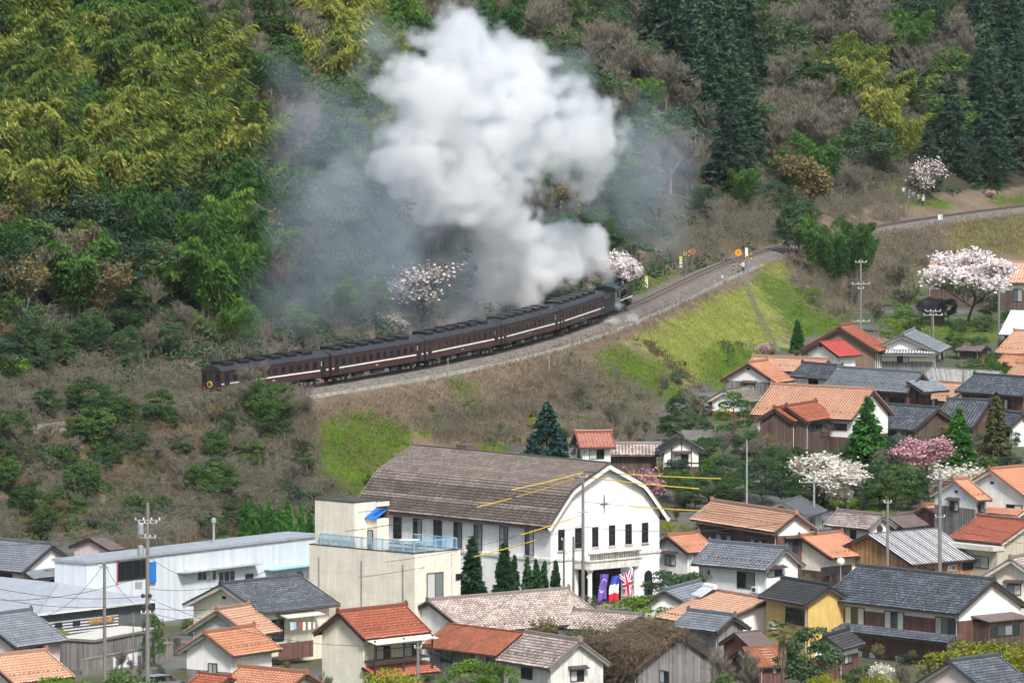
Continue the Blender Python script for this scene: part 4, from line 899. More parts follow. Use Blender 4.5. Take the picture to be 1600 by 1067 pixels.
g.build('fascia', M['frame_white'], lh)
hip = G(); hip.bar(R1_ + Vector((0, 0, .04)), E_ + Vector((0, 0, .06)), .18, .06); hip.build('hip_cap', M['greysheet'], lh)
n_ = Vector((-(E2 - E_).y, (E2 - E_).x, 0)).normalized(); n_ = n_ if n_.y > 0 else -n_
n0 = Vector((-(E_ - E0).y, (E_ - E0).x, 0)).normalized(); n0 = n0 if n0.y > 0 else -n0
wl = G(); Wa, Wb, W0 = E_ + n_ * .7 + n0 * .7, E2 + n_ * .7, E0 + n0 * .7
for p_, q_ in ((W0, Wa), (Wa, Wb)): wl.bar(Vector((p_.x, p_.y, 1.2)), Vector((q_.x, q_.y, 1.2)), .15, 3.5)
wl.build('wall', M['slate'], lh)
for k in range(7):
    zz = .35 + k * .28; G().bar(Vector((Wa.x, Wa.y, zz)) - n_ * .12, Vector((Wa.x, Wa.y, zz)) - n_ * .12 + (Wb - Wa).normalized() * ((Wb - Wa).length * .68), .04, .12).build('slat', M['frame_white'], lh)
t_ = (Wb - Wa).normalized(); ln = (Wb - Wa).length
for f0, f1, mt in ((.14, .20, 'dark'), (.29, .35, 'dark'), (.43, .64, 'wood_tan')):
    sb = G().bar(Wa + t_ * ln * f0 - n_ * .18 + Vector((0, 0, 1.75 - Wa.z)), Wa + t_ * ln * f1 - n_ * .18 + Vector((0, 0, 1.75 - Wa.z)), .05, .5).build('sign_board', M[mt], lh)
    if mt == 'wood_tan':
        g = G()
        for k in range(7):
            c = Wa + t_ * ln * (f0 + (f1 - f0) * (k + .7) / 8) - n_ * .22 + Vector((0, 0, 1.75 - Wa.z))
            for dz in (-.1, .02, .12): g.bar(c - t_ * .1 + Vector((0, 0, dz)), c + t_ * .1 + Vector((0, 0, dz)), .02, .03)
            g.bar(c + Vector((0, 0, -.16)), c + Vector((0, 0, .16)), .02, .03)
        g.build('sign_lettering', M['cable_yellow'], sb)
# ------------------------------------------------------------------ boarded flat-roofed store on a concrete wall
h = frame(px('c', 640, 772), px('c', 1065, 692), 3.0); q = atz(*px('c', 440, 747), 3.0) - h.a; DW = float(q[:2] @ h.ey)
DW = max(DW, 2.5); cxy = h.a[:2] + h.ex * h.L / 2 + h.ey * DW / 2; h.loc = (cxy[0], cxy[1], 0); h.sa = -1; h.xl = h.L / 2; h.yw = DW / 2
h.root = root = thing('boarded_store', 'low flat-roofed store clad in grey-brown boards behind the poster wall', 'store', h.loc, h.rz)
G().box(-h.xl + .15, h.xl - .15, -h.yw + .15, h.yw - .15, -.3, 2.75).build('wall', M['wood_grey'], root)
G().box(-h.xl, h.xl, -h.yw, h.yw, 2.75, 2.97).build('roof_edge', M['trim_grey'], root)
G().box(-h.xl + .1, h.xl - .1, -h.yw + .1, h.yw - .1, 2.97, 3.0).build('roof_deck', M['trim_pale'], root)
cw = thing('concrete_wall', 'weathered concrete wall carrying a row of posters at lower left', 'wall', h.loc, h.rz)
G().box(-h.xl - 3.0, h.xl + 1.5, -h.yw - .75, -h.yw - .45, -.8, 1.45).build('wall_face', M['concrete'], cw)
G().box(-h.xl - 3.04, h.xl + 1.54, -h.yw - .79, -h.yw - .41, 1.45, 1.55).build('coping', M['concrete'], cw)
qa, qb = local_pt(h, px('c', 768, 890), ('y', -h.yw - .78)), local_pt(h, px('c', 955, 958), ('y', -h.yw - .78))
nx, nz = 40, 14; V = []; Cc = []
for j in range(nz + 1):
    for i in range(nx + 1): V.append(((qb[0] - qa[0]) * i / nx, 0, (qb[2] - qa[2]) * j / nz))
for j in range(nz):
    for i in range(nx):
        u, v = i / nx, j / nz; c_ = (.80, .80, .78); pan = int(u * 5); uu = u * 5 - pan
        if .18 < uu < .78 and .15 < v < .85:
            if pan in (0, 4): c_ = (.62, .22, .24) if v < .5 else (.18, .28, .55)
            elif (j % 3 == 0) and .25 < uu < .7: c_ = (.45, .46, .55)
        Cc += [c_] * 4
ix = np.arange(len(V)).reshape(nz + 1, nx + 1)
me = arr_mesh('poster_board', V, np.stack([ix[:-1, :-1], ix[:-1, 1:], ix[1:, 1:], ix[1:, :-1]], -1).reshape(-1, 4)); color_attr(me, np.array(Cc), 'CORNER'); me.materials.append(M['print'])
cz, sz = math.cos(h.rz), math.sin(h.rz); lx, ly = qa[0], -h.yw - .80
pb = thing('poster_board', 'white poster board with small coloured pictures on the concrete wall', 'poster board', (h.loc[0] + lx * cz - ly * sz, h.loc[1] + lx * sz + ly * cz, qa[2]), h.rz)
link('poster_sheet', me, pb); G().box(-.04, qb[0] - qa[0] + .04, .01, .05, qb[2] - qa[2] - .04, .04).build('backing', M['frame_white'], pb)
# ------------------------------------------------------------------ balconies, awnings, washing, small fittings
h = BAL; yb_ = -h.yw - 1.5
qa, qb = local_pt(h, px('d', 1140, 705), ('y', yb_)), local_pt(h, px('d', 1400, 800), ('y', yb_)); x0, x1 = sorted((qa[0], qb[0]))
G().box(x0, x1, yb_, -h.yw, qb[2], qb[2] + .15).build('balcony_floor', M['trim'], h.root)
G().box(x0, x1, yb_ - .05, yb_, qb[2], qa[2]).build('balcony_panel', M['wood_brown'], h.root)
qa, qb = local_pt(h, px('d', 1210, 510), ('y', yb_)), local_pt(h, px('d', 1495, 492), ('y', yb_))
aw = G().add([(qa[0], yb_, qa[2]), (qb[0], yb_, qa[2]), (qb[0], -h.yw, qa[2] + .3), (qa[0], -h.yw, qa[2] + .3), (qa[0], yb_, qa[2] - .07), (qb[0], yb_, qa[2] - .07), (qb[0], -h.yw, qa[2] + .23), (qa[0], -h.yw, qa[2] + .23)], [(0, 1, 2, 3), (7, 6, 5, 4), (0, 4, 5, 1), (1, 5, 6, 2), (2, 6, 7, 3), (3, 7, 4, 0)]).build('awning', M['trim_pale'], h.root)
cz, sz = math.cos(h.rz), math.sin(h.rz)
def to_world(h, x, y, z): return (h.loc[0] + x * math.cos(h.rz) - y * math.sin(h.rz), h.loc[1] + x * math.sin(h.rz) + y * math.cos(h.rz), h.loc[2] + z)
for k, (u, cc, nm) in enumerate([(1240, 'glass_pale', 'pale'), (1262, 'rail_blue', 'blue'), (1310, 'redsheet', 'red'), (1335, 'white', 'white'), (1375, 'white', 'broad white'), (1410, 'pinkwall', 'pink')]):
    q = local_pt(h, px('d', u, 540), ('y', yb_ + .2)); g = G(); wd_ = .34 if k != 4 else .5; hg = .75 - .08 * (k % 3)
    n = 6; V = [(wd_ * (i / n - .5), .05 * math.sin(i * 1.7 + k), -hg * j) for j in (0, 1) for i in range(n + 1)]
    g.add(V, [(i, i + 1, i + n + 2, i + n + 1) for i in range(n)])
    o = g.build('hanging_laundry', M[cc], None, False, to_world(h, *q), (0, 0, h.rz)); tag(o, f'{nm} laundry drying under the balcony awning, x'.replace(', x', ' of the cream house'), 'laundry', 'laundry on the balcony')
h = CREAM; yb_ = -h.yw - 1.4
qa, qb = local_pt(h, px('C', 375, 975), ('y', yb_)), local_pt(h, px('C', 622, 958), ('y', yb_)); x0, x1 = sorted((qa[0], qb[0])); zf = qa[2]; 
G().box(x0, x1, yb_, -h.yw, zf - .12, zf).build('balcony_floor', M['trim'], h.root)
G().bar((x0, yb_, zf + 1.0), (x1, yb_, zf + 1.0), .06, .07).build('balcony_rail', M['frame'], h.root)
g = G()
for k in range(36): x = x0 + (x1 - x0) * k / 35; g.box(x - .012, x + .012, yb_ - .012, yb_ + .012, zf, zf + 1.0)
for sx in (x0, x1):
    for k in range(8): y = yb_ + 1.4 * k / 8; g.box(sx - .012, sx + .012, y - .012, y + .012, zf, zf + 1.0)
g.build('baluster', M['frame'], h.root)['kind'] = 'stuff'
for x in (x0, (x0 + x1) / 2, x1): G().box(x - .06, x + .06, yb_ - .06, yb_ + .06, 1.8, h.he - .1).build('balcony_post', M['frame'], h.root)
z1 = h.he - .12
G().add([(x0 - .3, yb_ - .5, z1 - .25), (x1 + .3, yb_ - .5, z1 - .25), (x1 + .3, -h.yw, z1 + .15), (x0 - .3, -h.yw, z1 + .15), (x0 - .3, yb_ - .5, z1 - .31), (x1 + .3, yb_ - .5, z1 - .31), (x1 + .3, -h.yw, z1 + .09), (x0 - .3, -h.yw, z1 + .09)], [(0, 1, 2, 3), (7, 6, 5, 4), (0, 4, 5, 1), (1, 5, 6, 2), (2, 6, 7, 3), (3, 7, 4, 0)]).build('awning', M['cream_pale'], h.root)
h = HOUSES['R3']
def aircon(h, face, reg, u, v, label, plane=None):
    q = local_pt(h, px(reg, u, v), plane or face); t = thing('air_conditioner', label, 'air conditioner', to_world(h, *q), h.rz)
    G().box(-.4, .4, -.34, 0, -.3, .3).build('casing', M['frame_white'], t); G().lathe([(.22, -.345), (.22, -.36), (.05, -.365)], 14, (-.1, 0, 0), 1).build('fan_grille', M['frame'], t)
aircon(h, 'F', 'K', 812, 893, 'white air conditioner unit under the window of the silver-tiled house')
aircon(HOUSES['R2'], 'F', 'B', 243, 405, 'white air conditioner unit on the yellow house above the palm')
h = HOUSES['R6']; zz = h.hr - .8
for it in range(12): q = local_pt(h, px('M', 1278, 165), ('z', zz)); zz = .5 * zz + .5 * (h.hr + min(0, q[1]) * h.tn)
t = thing('solar_heater', 'white solar water heater on the bright orange roof', 'water heater', to_world(h, q[0], q[1], zz), h.rz)
G().add([(-.9, -.9, .0), (.9, -.9, .0), (.9, .5, .75), (-.9, .5, .75), (-.9, -.9, .14), (.9, -.9, .14), (.9, .5, .9), (-.9, .5, .9)], [(3, 2, 1, 0), (4, 5, 6, 7), (0, 1, 5, 4), (1, 2, 6, 5), (2, 3, 7, 6), (3, 0, 4, 7)]).build('collector_panel', M['glass_pale'], t)
G().tube([(-.95, .7, .95), (.95, .7, .95)], .26, 10).build('tank', M['frame_white'], t)
h = HOUSES['R5']; q = local_pt(h, px('K', 1395, 700), ('y', -h.yw - 1.6)); t = thing('globe_lamp', 'silver globe lamp on a post before the orange-tiled house', 'lamp', to_world(h, q[0], q[1], 0))
G().tube([(0, 0, 0), (0, 0, q[2] - .3)], .05, 6).build('post', M['metal'], t); gl = G().lathe([(.02, -.45), (.3, -.33), (.44, 0), (.3, .33), (.02, .45)], 16, (0, 0, q[2])).build('globe', M['frame_white'], t, True)

# ------------------------------------------------------------------ poles and cables
POLES = {}
def pole(key, x, ytop, D, label, arms=(), transformer=False, r=.17, zb=None, steel=False, lean=0):
    P_ = at(x, ytop, D); zb = float(hat(P_[0], P_[1])) if zb is None else zb; hgt = P_[2] - zb
    t = thing('utility_pole', label, 'utility pole', (P_[0], P_[1], zb), RNG.uniform(-.2, .2)); mt = M['metal' if steel else 'pole']
    G().tube([(0, 0, -.3), (lean * .5, 0, hgt * .5), (lean, 0, hgt)], r * 1.1, 10, r2=r * .75).build('shaft', mt, t)
    for k, (dz, wd_) in enumerate(arms):
        am = G().bar((lean - wd_ / 2, -.12, hgt - dz), (lean + wd_ / 2, -.12, hgt - dz), .09, .09).build('crossarm', M['metal'], t)
        for j in range(4 if wd_ > 1 else 2):
            xx = lean + wd_ * (j / (3 if wd_ > 1 else 1) - .5) * .94; G().lathe([(.03, .04), (.07, .08), (.04, .13), (.07, .18), (.03, .24)], 7, (xx, -.12, hgt - dz)).build('insulator', M['frame_white'], am)
    if transformer:
        for k, dz in enumerate((2.2, 4.1)):
            tf = G().lathe([(.1, -.5), (.28, -.48), (.28, .35), (.2, .42), (.08, .45)], 12, (-.5, -.15, hgt - dz)).build('transformer', M['metal'], t)
            G().bar((-.75, -.3, hgt - dz - .5), (.1, -.1, hgt - dz - .5), .08, .08).build('bracket', M['metal'], tf)
        for k in range(4):
            G().lathe([(.16, -.03), (.2, 0), (.16, .03)], 12, (.3 if k % 2 else -.3, -.2, hgt - 8.0 - .9 * (k // 2)), 1).build('cable_coil', M['cable'], t)
        G().box(-.95, -.4, -.5, -.1, hgt - 7.4, hgt - 6.8).build('junction_box', M['metal'], t)
    POLES[key] = (P_[0] + lean, P_[1], P_[2]); return t
pole('P1', 229, 785, 655, 'tallest concrete utility pole with transformers, at lower left', [(1.5, 2.2), (1.75, 1.6), (3.0, 1.4), (9.5, 1.2)], True, .2, lean=.1)
pole('P2', 163, 880, 672, 'brown concrete pole behind the boarded store roof', [(.3, .9)])
pole('P3', 208, 956, 680, 'thin pale post rising behind the boarded store', [], False, .07)
pole('P4', 911, 735, 733, 'utility pole with yellow sleeved cables in front of the hall gable', [(.6, .8), (4.0, 1.1)], False, .17)
pole('P5', 881, 840, 736, 'short dark pole left of the hall porch', [(.2, .5)], False, .12)
pole('P6', 896, 838, 735, 'short grey pole beside the hall porch', [], False, .13)
pole('P7', 1167, 686, 815, 'slim steel pole rising behind the pale orange timber house', [], False, .12, steel=True)
pole('P8', 1272, 738, 795, 'pale pole with long crossarms behind the timber house', [(.15, 2.4), (1.0, 3.2)], False, .13, steel=True)
pole('P9', 1387, 780, 735, 'light concrete pole in front of the striped roof', [(.3, .7)], False, .16)
pole('P10', 1469, 735, 742, 'dark concrete pole right of the striped roof', [(.8, .6), (4.5, .9)], False, .2)
pole('P11', 1345, 405, 985, 'pole with three crossarms below the bamboo grove', [(.4, 1.5), (3.2, 2.4), (3.8, .7), (8.0, 2.4)], False, .16)
pole('P12', 1458, 485, 970, 'pole standing in the upper garden left of the big cherry', [(.1, 2.0), (.6, 2.4)], False, .16)
pole('P13', 1561, 440, 985, 'pole at the right of the big cherry tree', [(.3, 1.0)], False, .17)
pole('P14', 653, 1004, 655, 'grey pole beside the balcony of the cream house', [(.4, .6)], False, .16)
pole('P16', 1505, 581, 895, 'short pole with insulators beside the corrugated barn', [(.3, 1.2)], False, .14)
def cable(a, b_, sag, label, r=.022, mat='cable', sleeves=()):
    a, b_ = np.array(a), np.array(b_); pts = [a + (b_ - a) * t - np.array([0, 0, sag * 4 * t * (1 - t)]) for t in np.linspace(0, 1, 17)]
    o = thing('overhead_cable', label, 'cable', tuple(a)); G().tube([q - a for q in pts], r, 5).build('wire', M[mat], o)
    for t0, t1 in sleeves:
        pp = [a + (b_ - a) * t - np.array([0, 0, sag * 4 * t * (1 - t)]) - a for t in np.linspace(t0, t1, 7)]
        G().tube(pp, .055, 7).build('yellow_sleeve', M['cable_yellow'], o)
p1, p4, p9, p10 = POLES['P1'], POLES['P4'], POLES['P9'], POLES['P10']
off = lambda p_, dz, dx=0: (p_[0] + dx, p_[1], p_[2] - dz)
cable(at(-60, 818, 640), off(p1, .2), .8, 'upper cable from the left edge to the tallest pole')
cable(at(-60, 850, 640), off(p1, 1.6, -.8), .8, 'second cable from the left edge to the tallest pole')
cable(off(p1, .2), at(560, 771, 700), .5, 'cable from the tallest pole top to the concrete block')
cable(at(-60, 905, 640), off(p1, 8.0), .8, 'low cable from the left edge over the grey metal roof')
cable(at(-60, 920, 640), off(p1, 8.6), .9, 'lowest cable from the left edge over the grey metal roof')
cable(off(p1, 9.0), at(490, 905, 690), 1.2, 'sagging cable from the tallest pole over the black-tiled house')
cable(off(p1, 9.4), at(470, 925, 690), 1.6, 'lower sagging cable from the tallest pole over the black-tiled house')
cable(off(p1, 4.6), at(330, 905, 690), .6, 'thin drop cable from the tallest pole to the warehouse')
cable(POLES['P2'], off(p1, 9.2), .9, 'cable from the brown pole to the tallest pole')
cable(POLES['P2'], at(60, 965, 660), .9, 'cable from the brown pole down to the left')
cable(off(p4, .2), at(560, 800, 700), .5, 'top yellow-sleeved cable crossing the hall roof', .022, 'cable', [(.0, .33)])
cable(off(p4, .65, -.4), at(540, 830, 700), .6, 'thick yellow-sleeved cable crossing the hall roof to the left', .03, 'cable', [(.02, .28), (.3, .45)])
cable(off(p4, .65, .4), at(1290, 770, 760), .4, 'thick yellow-sleeved cable from the hall pole to the right', .03, 'cable', [(.02, .46)])
cable(off(p4, .1, .1), at(1420, 745, 800), .5, 'upper yellow-sleeved cable running right from the hall pole', .022, 'cable', [(.1, .4)])
cable(off(p4, 3.0), at(1500, 800, 780), .7, 'thin cable from the hall pole to the right over the timber house', .018, 'cable', [(.12, .3)])
cable(off(p4, 4.2), at(600, 878, 690), .6, 'low yellow-sleeved cable crossing the hall windows', .022, 'cable', [(.05, .33)])
cable(off(p4, 5.2), at(560, 902, 690), .6, 'lowest yellow-sleeved cable crossing the hall windows', .022, 'cable', [(.22, .5)])
cable(off(p9, .3), off(p10, 4.4), .4, 'cable between the light and dark poles at the striped roof')
cable(off(p10, 4.4), at(1660, 842, 740), .4, 'cable from the dark pole to the right edge')
cable(off(p10, 5.2), at(1660, 855, 740), .4, 'lower cable from the dark pole to the right edge')
cable(off(POLES['P12'], .1), POLES['P13'], 2.2, 'sagging cable between the two garden poles by the cherry')
cable(POLES['P11'], off(POLES['P12'], .1), 2.0, 'sagging cable from the crossarm pole to the garden pole')
cable(off(p1, 6.2), at(-60, 935, 640), .9, 'cable dropping from the tallest pole to the left edge')
cable(off(p1, 7.4), at(420, 890, 700), .8, 'thin cable from the tallest pole along the warehouse wall')
cable(off(p1, 8.2), POLES['P14'], 1.6, 'long cable from the tallest pole to the pole by the balcony')
cable(POLES['P14'], at(900, 1085, 650), .8, 'cable from the balcony pole to the bottom edge')
cable(off(p4, 6.4), POLES['P14'], 1.4, 'cable from the hall pole down to the balcony pole')
cable(off(p4, 5.4), POLES['P9'], 1.5, 'cable from the hall pole to the light concrete pole')
cable(POLES['P8'], off(p9, .4), .9, 'cable from the pale crossarm pole to the light concrete pole')
cable(POLES['P7'], POLES['P8'], .8, 'cable from the slim steel pole to the pale crossarm pole')
cable(off(POLES['P8'], .9, 1.2), at(1660, 690, 860), 1.0, 'cable from the pale crossarm pole to the right edge')
cable(POLES['P16'], at(1660, 610, 880), .6, 'cable from the barn pole to the right edge')
for ky, fr_, lb in (('L13', -.75, 'white air conditioner unit on the cream balcony house'), ('R13', .2, 'white air conditioner unit on the round-windowed storehouse'), ('L3', .5, 'white air conditioner unit on the blue-grey tiled house at left'), ('R5', .8, 'white air conditioner unit on the orange-tiled lattice house'), ('S10', .1, 'white air conditioner unit on the brown dark-tiled house at right edge'), ('R12', .55, 'white air conditioner unit under the striped roof')):
    hh_ = HOUSES[ky]; t = thing('air_conditioner', lb, 'air conditioner', to_world(hh_, hh_.xl * fr_, -hh_.yw - .03, 1.6), hh_.rz)
    G().box(-.4, .4, -.34, 0, -.3, .3).build('casing', M['frame_white'], t); G().lathe([(.22, -.345), (.22, -.36), (.05, -.365)], 14, (-.1, 0, 0), 1).build('fan_grille', M['frame'], t)
# ------------------------------------------------------------------ parked car
def car(P_, rz, label, colr):
    t = thing('parked_car', label, 'car', P_, rz); mt = plain('car_paint', colr, .3, .05, streak=False, spec=.6)
    G().prism([(-2.1, .3), (2.1, .3), (2.15, .65), (1.95, .85), (1.1, .95), (-1.9, .98), (-2.12, .8)], -.82, .82, 1).build('body', mt, t)
    G().prism([(-1.75, .96), (1.15, .94), (.45, 1.48), (-1.35, 1.5)], -.72, .72, 1).build('cabin', M['glass_dark'], t)
    G().prism([(-1.42, 1.47), (.5, 1.45), (.4, 1.53), (-1.3, 1.55)], -.7, .7, 1).build('roof_panel', mt, t)
    for sx in (-1.3, 1.3):
        for sy in (-.78, .78):
            wh = G().lathe([(.1, -.1), (.32, -.1), (.33, 0), (.32, .1), (.1, .1)], 16, (sx, sy, .33), 1).build('wheel', M['rubber'], t); G().lathe([(.19, -.12), (.19, .12)], 12, (sx, sy, .33), 1).build('rim', M['metal'], wh)
    for sy in (-.6, .6): G().box(2.08, 2.17, sy - .16, sy + .16, .62, .76).build('headlight', M['frame_white'], t)
q = atz(252, 1080, .05); car(tuple(q), .8, 'silver car parked behind the tallest utility pole', (.26, .28, .31))

# ------------------------------------------------------------------ the train
M['maroon'] = plain('maroon_paint', (.060, .026, .026), .38, .25, streak=True, spec=.5)
M['maroon_dark'] = plain('maroon_dark', (.035, .017, .018), .45, .2, streak=False)
M['carroof'] = plain('sooty_roof', (.035, .036, .042), .6, .3, streak=False)
M['soot'] = plain('locomotive_black', (.016, .016, .018), .38, .2, streak=False)
M['stripe'] = plain('white_stripe', (.78, .77, .74), .5, .1, streak=False)
M['under'] = plain('underframe_grime', (.028, .026, .026), .8, .3, streak=False)
M['grime'] = plain('underframe_grey', (.16, .16, .165), .7, .4, streak=False)
M['markyellow'] = plain('headmark_yellow', (.52, .32, .06), .5, .2, streak=False)
M['taillamp'] = plain('tail_lamp_red', (.5, .03, .02), .3, .1, streak=False)
CL, PITCH = 18.9, 19.4
def axle_set(g_parent, x, r, name='wheel', mat='under'):
    for sy in (-1, 1):
        wv = G().lathe([(r * .25, -.06), (r, -.06), (r * 1.05, .04), (r * .3, .06)], 16, (x, sy * .56, r), 1).build(name, M[mat], g_parent)
def passenger_car(name, label):
    t = thing(name, label, 'railway carriage'); Lh = CL / 2
    body = G().prism([(-1.43, 1.0), (1.43, 1.0), (1.43, 3.2), (1.2, 3.24), (-1.2, 3.24), (-1.43, 3.2)], -Lh, Lh).build('body', M['maroon'], t)
    ro = G().prism([(-1.5, 3.16), (-1.5, 3.26), (-1.3, 3.52), (-.85, 3.75), (-.3, 3.86), (.3, 3.86), (.85, 3.75), (1.3, 3.52), (1.5, 3.26), (1.5, 3.16)], -Lh - .08, Lh + .08).build('roof', M['carroof'], t)
    for k in range(6):
        xc = -Lh + 2.0 + k * 2.75
        G().prism([(-.95, 3.6), (-.98, 4.02), (-.8, 4.16), (.8, 4.16), (.98, 4.02), (.95, 3.6)], xc - .85, xc + .85).build('roof_unit', M['soot'], ro)
    for sy in (-1, 1):
        y = sy * 1.43
        for (xa_, xb_) in ((-Lh + 1.55, Lh - 1.55), (-Lh + .08, -Lh + .5), (Lh - .5, Lh - .08)):
            G().box(xa_, xb_, *sorted((y, y + sy * .014)), 1.70, 1.85).build('stripe', M['stripe'], body)
        for k in range(11):
            xc = -Lh + 2.45 + k * 1.4
            wn = G().box(xc - .42, xc + .42, *sorted((y, y + sy * .018)), 2.05, 2.85).build('window', M['maroon_dark'], t)
            G().box(xc - .34, xc + .34, *sorted((y, y + sy * .026)), 2.12, 2.78).build('pane', M['glass_dark'], wn)
        for xc in (-Lh + 1.02, Lh - 1.02):
            dr = G().box(xc - .42, xc + .42, *sorted((y, y + sy * .02)), 1.05, 3.05).build('door', M['soot'], t)
            G().box(xc - .2, xc + .2, *sorted((y, y + sy * .03)), 2.25, 2.85).build('door_pane', M['glass_dark'], dr)
        G().box(Lh - 1.42, Lh - 1.2, *sorted((y, y + sy * .02)), 2.6, 2.78).build('plate', M['stripe'], body)
        G().box(Lh - 1.42, Lh - 1.2, *sorted((y, y + sy * .02)), 2.3, 2.5).build('plate', M['stripe'], body)
        G().box(-.5, -.1, *sorted((y, y + sy * .018)), 1.35, 1.43).build('lettering', M['stripe'], body)
    for sx in (-1, 1):
        G().box(*sorted((sx * Lh, sx * (Lh + .28))), -.55, .55, 1.1, 3.15).build('gangway', M['under'], t)
        G().box(*sorted((sx * Lh, sx * (Lh + .45))), -.12, .12, .8, .98).build('coupler', M['under'], t)
        bg_ = G().box(sx * 6.7 - 1.5, sx * 6.7 + 1.5, -1.0, 1.0, .42, .66).build('bogie', M['under'], t)
        for sy in (-1, 1):
            for dx in (-1.05, 1.05): G().lathe([(.1, -.06), (.43, -.06), (.45, .05), (.12, .07)], 14, (sx * 6.7 + dx, sy * .56, .43), 1).build('wheel', M['under'], bg_)
            for dx in (-1.05, 0, 1.05): G().box(sx * 6.7 + dx - .17, sx * 6.7 + dx + .17, *sorted((sy * 1.0, sy * 1.12)), .3, .58).build('axle_box', M['grime'], bg_)
    G().box(-Lh + .3, Lh - .3, -.9, .9, .82, .995).build('underframe', M['under'], t)
    for k, (x0_, x1_) in enumerate(((-4.4, -3.1), (-2.6, -1.4), (-.7, .9), (1.6, 2.5), (3.0, 4.5))):
        for sy in (-1, 1): G().box(x0_, x1_, *sorted((sy * .6, sy * 1.2)), .4 + .06 * (k % 2), .815).build('equipment_box', M['grime' if k % 2 else 'under'], t)
    return t
def copy_tree(o, parent=None):
    c = o.copy(); COL.objects.link(c); c.parent = parent
    for ch in [x for x in o.children]: copy_tree(ch, c)
    return c
def put_on_track(o, s, half=6.7):
    a, b_ = track(s - half, 0, .22), track(s + half, 0, .22); m_ = (a + b_) / 2; d = b_ - a
    o.location = m_; o.rotation_euler = (0, -math.atan2(d[2], math.hypot(d[0], d[1])), math.atan2(d[1], d[0]))
S0 = 2.0
lab = ['rearmost maroon carriage with a round yellow tail mark, half behind bare bushes', 'second maroon carriage from the rear of the train', 'middle maroon carriage of the five', 'fourth maroon carriage from the rear, under the low smoke', 'leading maroon carriage coupled behind the locomotive']
proto = passenger_car('passenger_carriage', lab[0])
for i in range(1, 5):
    c = copy_tree(proto); c['label'] = lab[i]; c['group'] = 'maroon passenger carriages'; put_on_track(c, S0 + CL / 2 + i * PITCH)
proto['group'] = 'maroon passenger carriages'; put_on_track(proto, S0 + CL / 2)
Lh = CL / 2
mk = G().lathe([(.02, -Lh - .42), (.36, -Lh - .42), (.38, -Lh - .38), (.38, -Lh - .30)], 22, (0, -.05, 1.75), 0).build('tail_mark', M['markyellow'], proto)
G().lathe([(.02, -Lh - .44), (.2, -Lh - .44), (.2, -Lh - .425)], 16, (0, -.05, 1.75), 0).build('mark_emblem', M['maroon'], mk)
for sy in (-1, 1):
    G().box(-Lh - .03, -Lh, sy * 1.0 - .26, sy * 1.0 + .26, 2.1, 2.8).build('end_window', M['glass_dark'], proto)
    G().lathe([(.02, -Lh - .12), (.1, -Lh - .1), (.1, -Lh)], 10, (0, sy * 1.15, 1.35), 0).build('tail_lamp', M['taillamp'], proto)
# locomotive and tender
t = thing('steam_locomotive', 'black steam locomotive with tender wrapped in white steam at the head of the train', 'locomotive')
td = G().prism([(-1.35, 1.0), (1.35, 1.0), (1.35, 2.75), (1.2, 2.85), (-1.2, 2.85), (-1.35, 2.75)], -8.1, -2.3).build('tender', M['soot'], t)
V = []; n_ = 9
for j in range(n_):
    for i in range(n_): u, v = i / (n_ - 1), j / (n_ - 1); V.append((-7.6 + u * 4.6, -1.1 + v * 2.2, 2.8 + .75 * math.sin(math.pi * u) * math.sin(math.pi * v) + RNG.uniform(-.06, .06)))
ix = np.arange(n_ * n_).reshape(n_, n_); o = link('coal_heap', arr_mesh('coal_heap', V, np.stack([ix[:-1, :-1], ix[:-1, 1:], ix[1:, 1:], ix[1:, :-1]], -1).reshape(-1, 4)), td); o.data.materials.append(M['rubber'])
for x in (-7.2, -6.0, -4.4, -3.2): axle_set(td, x, .43)
G().box(-8.0, 7.6, -.8, .8, .72, .98).build('frame', M['soot'], t)
cb = G().prism([(-1.38, 1.2), (1.38, 1.2), (1.38, 3.3), (1.3, 3.34), (-1.3, 3.34), (-1.38, 3.3)], -1.9, .3).build('cab', M['grime'], t)
G().prism([(-1.5, 3.28), (-1.5, 3.38), (-.9, 3.72), (0, 3.85), (.9, 3.72), (1.5, 3.38), (1.5, 3.28)], -2.3, .55).build('cab_roof', M['soot'], cb)
for sy in (-1, 1): G().box(-1.3, -.4, *sorted((sy * 1.38, sy * 1.4)), 2.25, 3.0).build('cab_window', M['glass_dark'], cb)
G().lathe([(.75, .3), (.88, .35), (.85, 2.0), (.78, 5.8), (.84, 5.85), (.84, 7.4), (.6, 7.5), (.1, 7.6)], 20, (0, 0, 2.42), 0).build('boiler', M['soot'], t, True)
G().lathe([(.3, 3.1), (.24, 3.3), (.26, 3.95), (.32, 4.0), (.3, 4.02)], 14, (6.6, 0, 0)).build('chimney', M['soot'], t, True)
G().prism([(2.4, 3.1), (4.9, 3.1), (4.8, 3.5), (4.4, 3.62), (2.9, 3.62), (2.5, 3.5)], -.42, .42, 1).build('steam_dome', M['soot'], t)
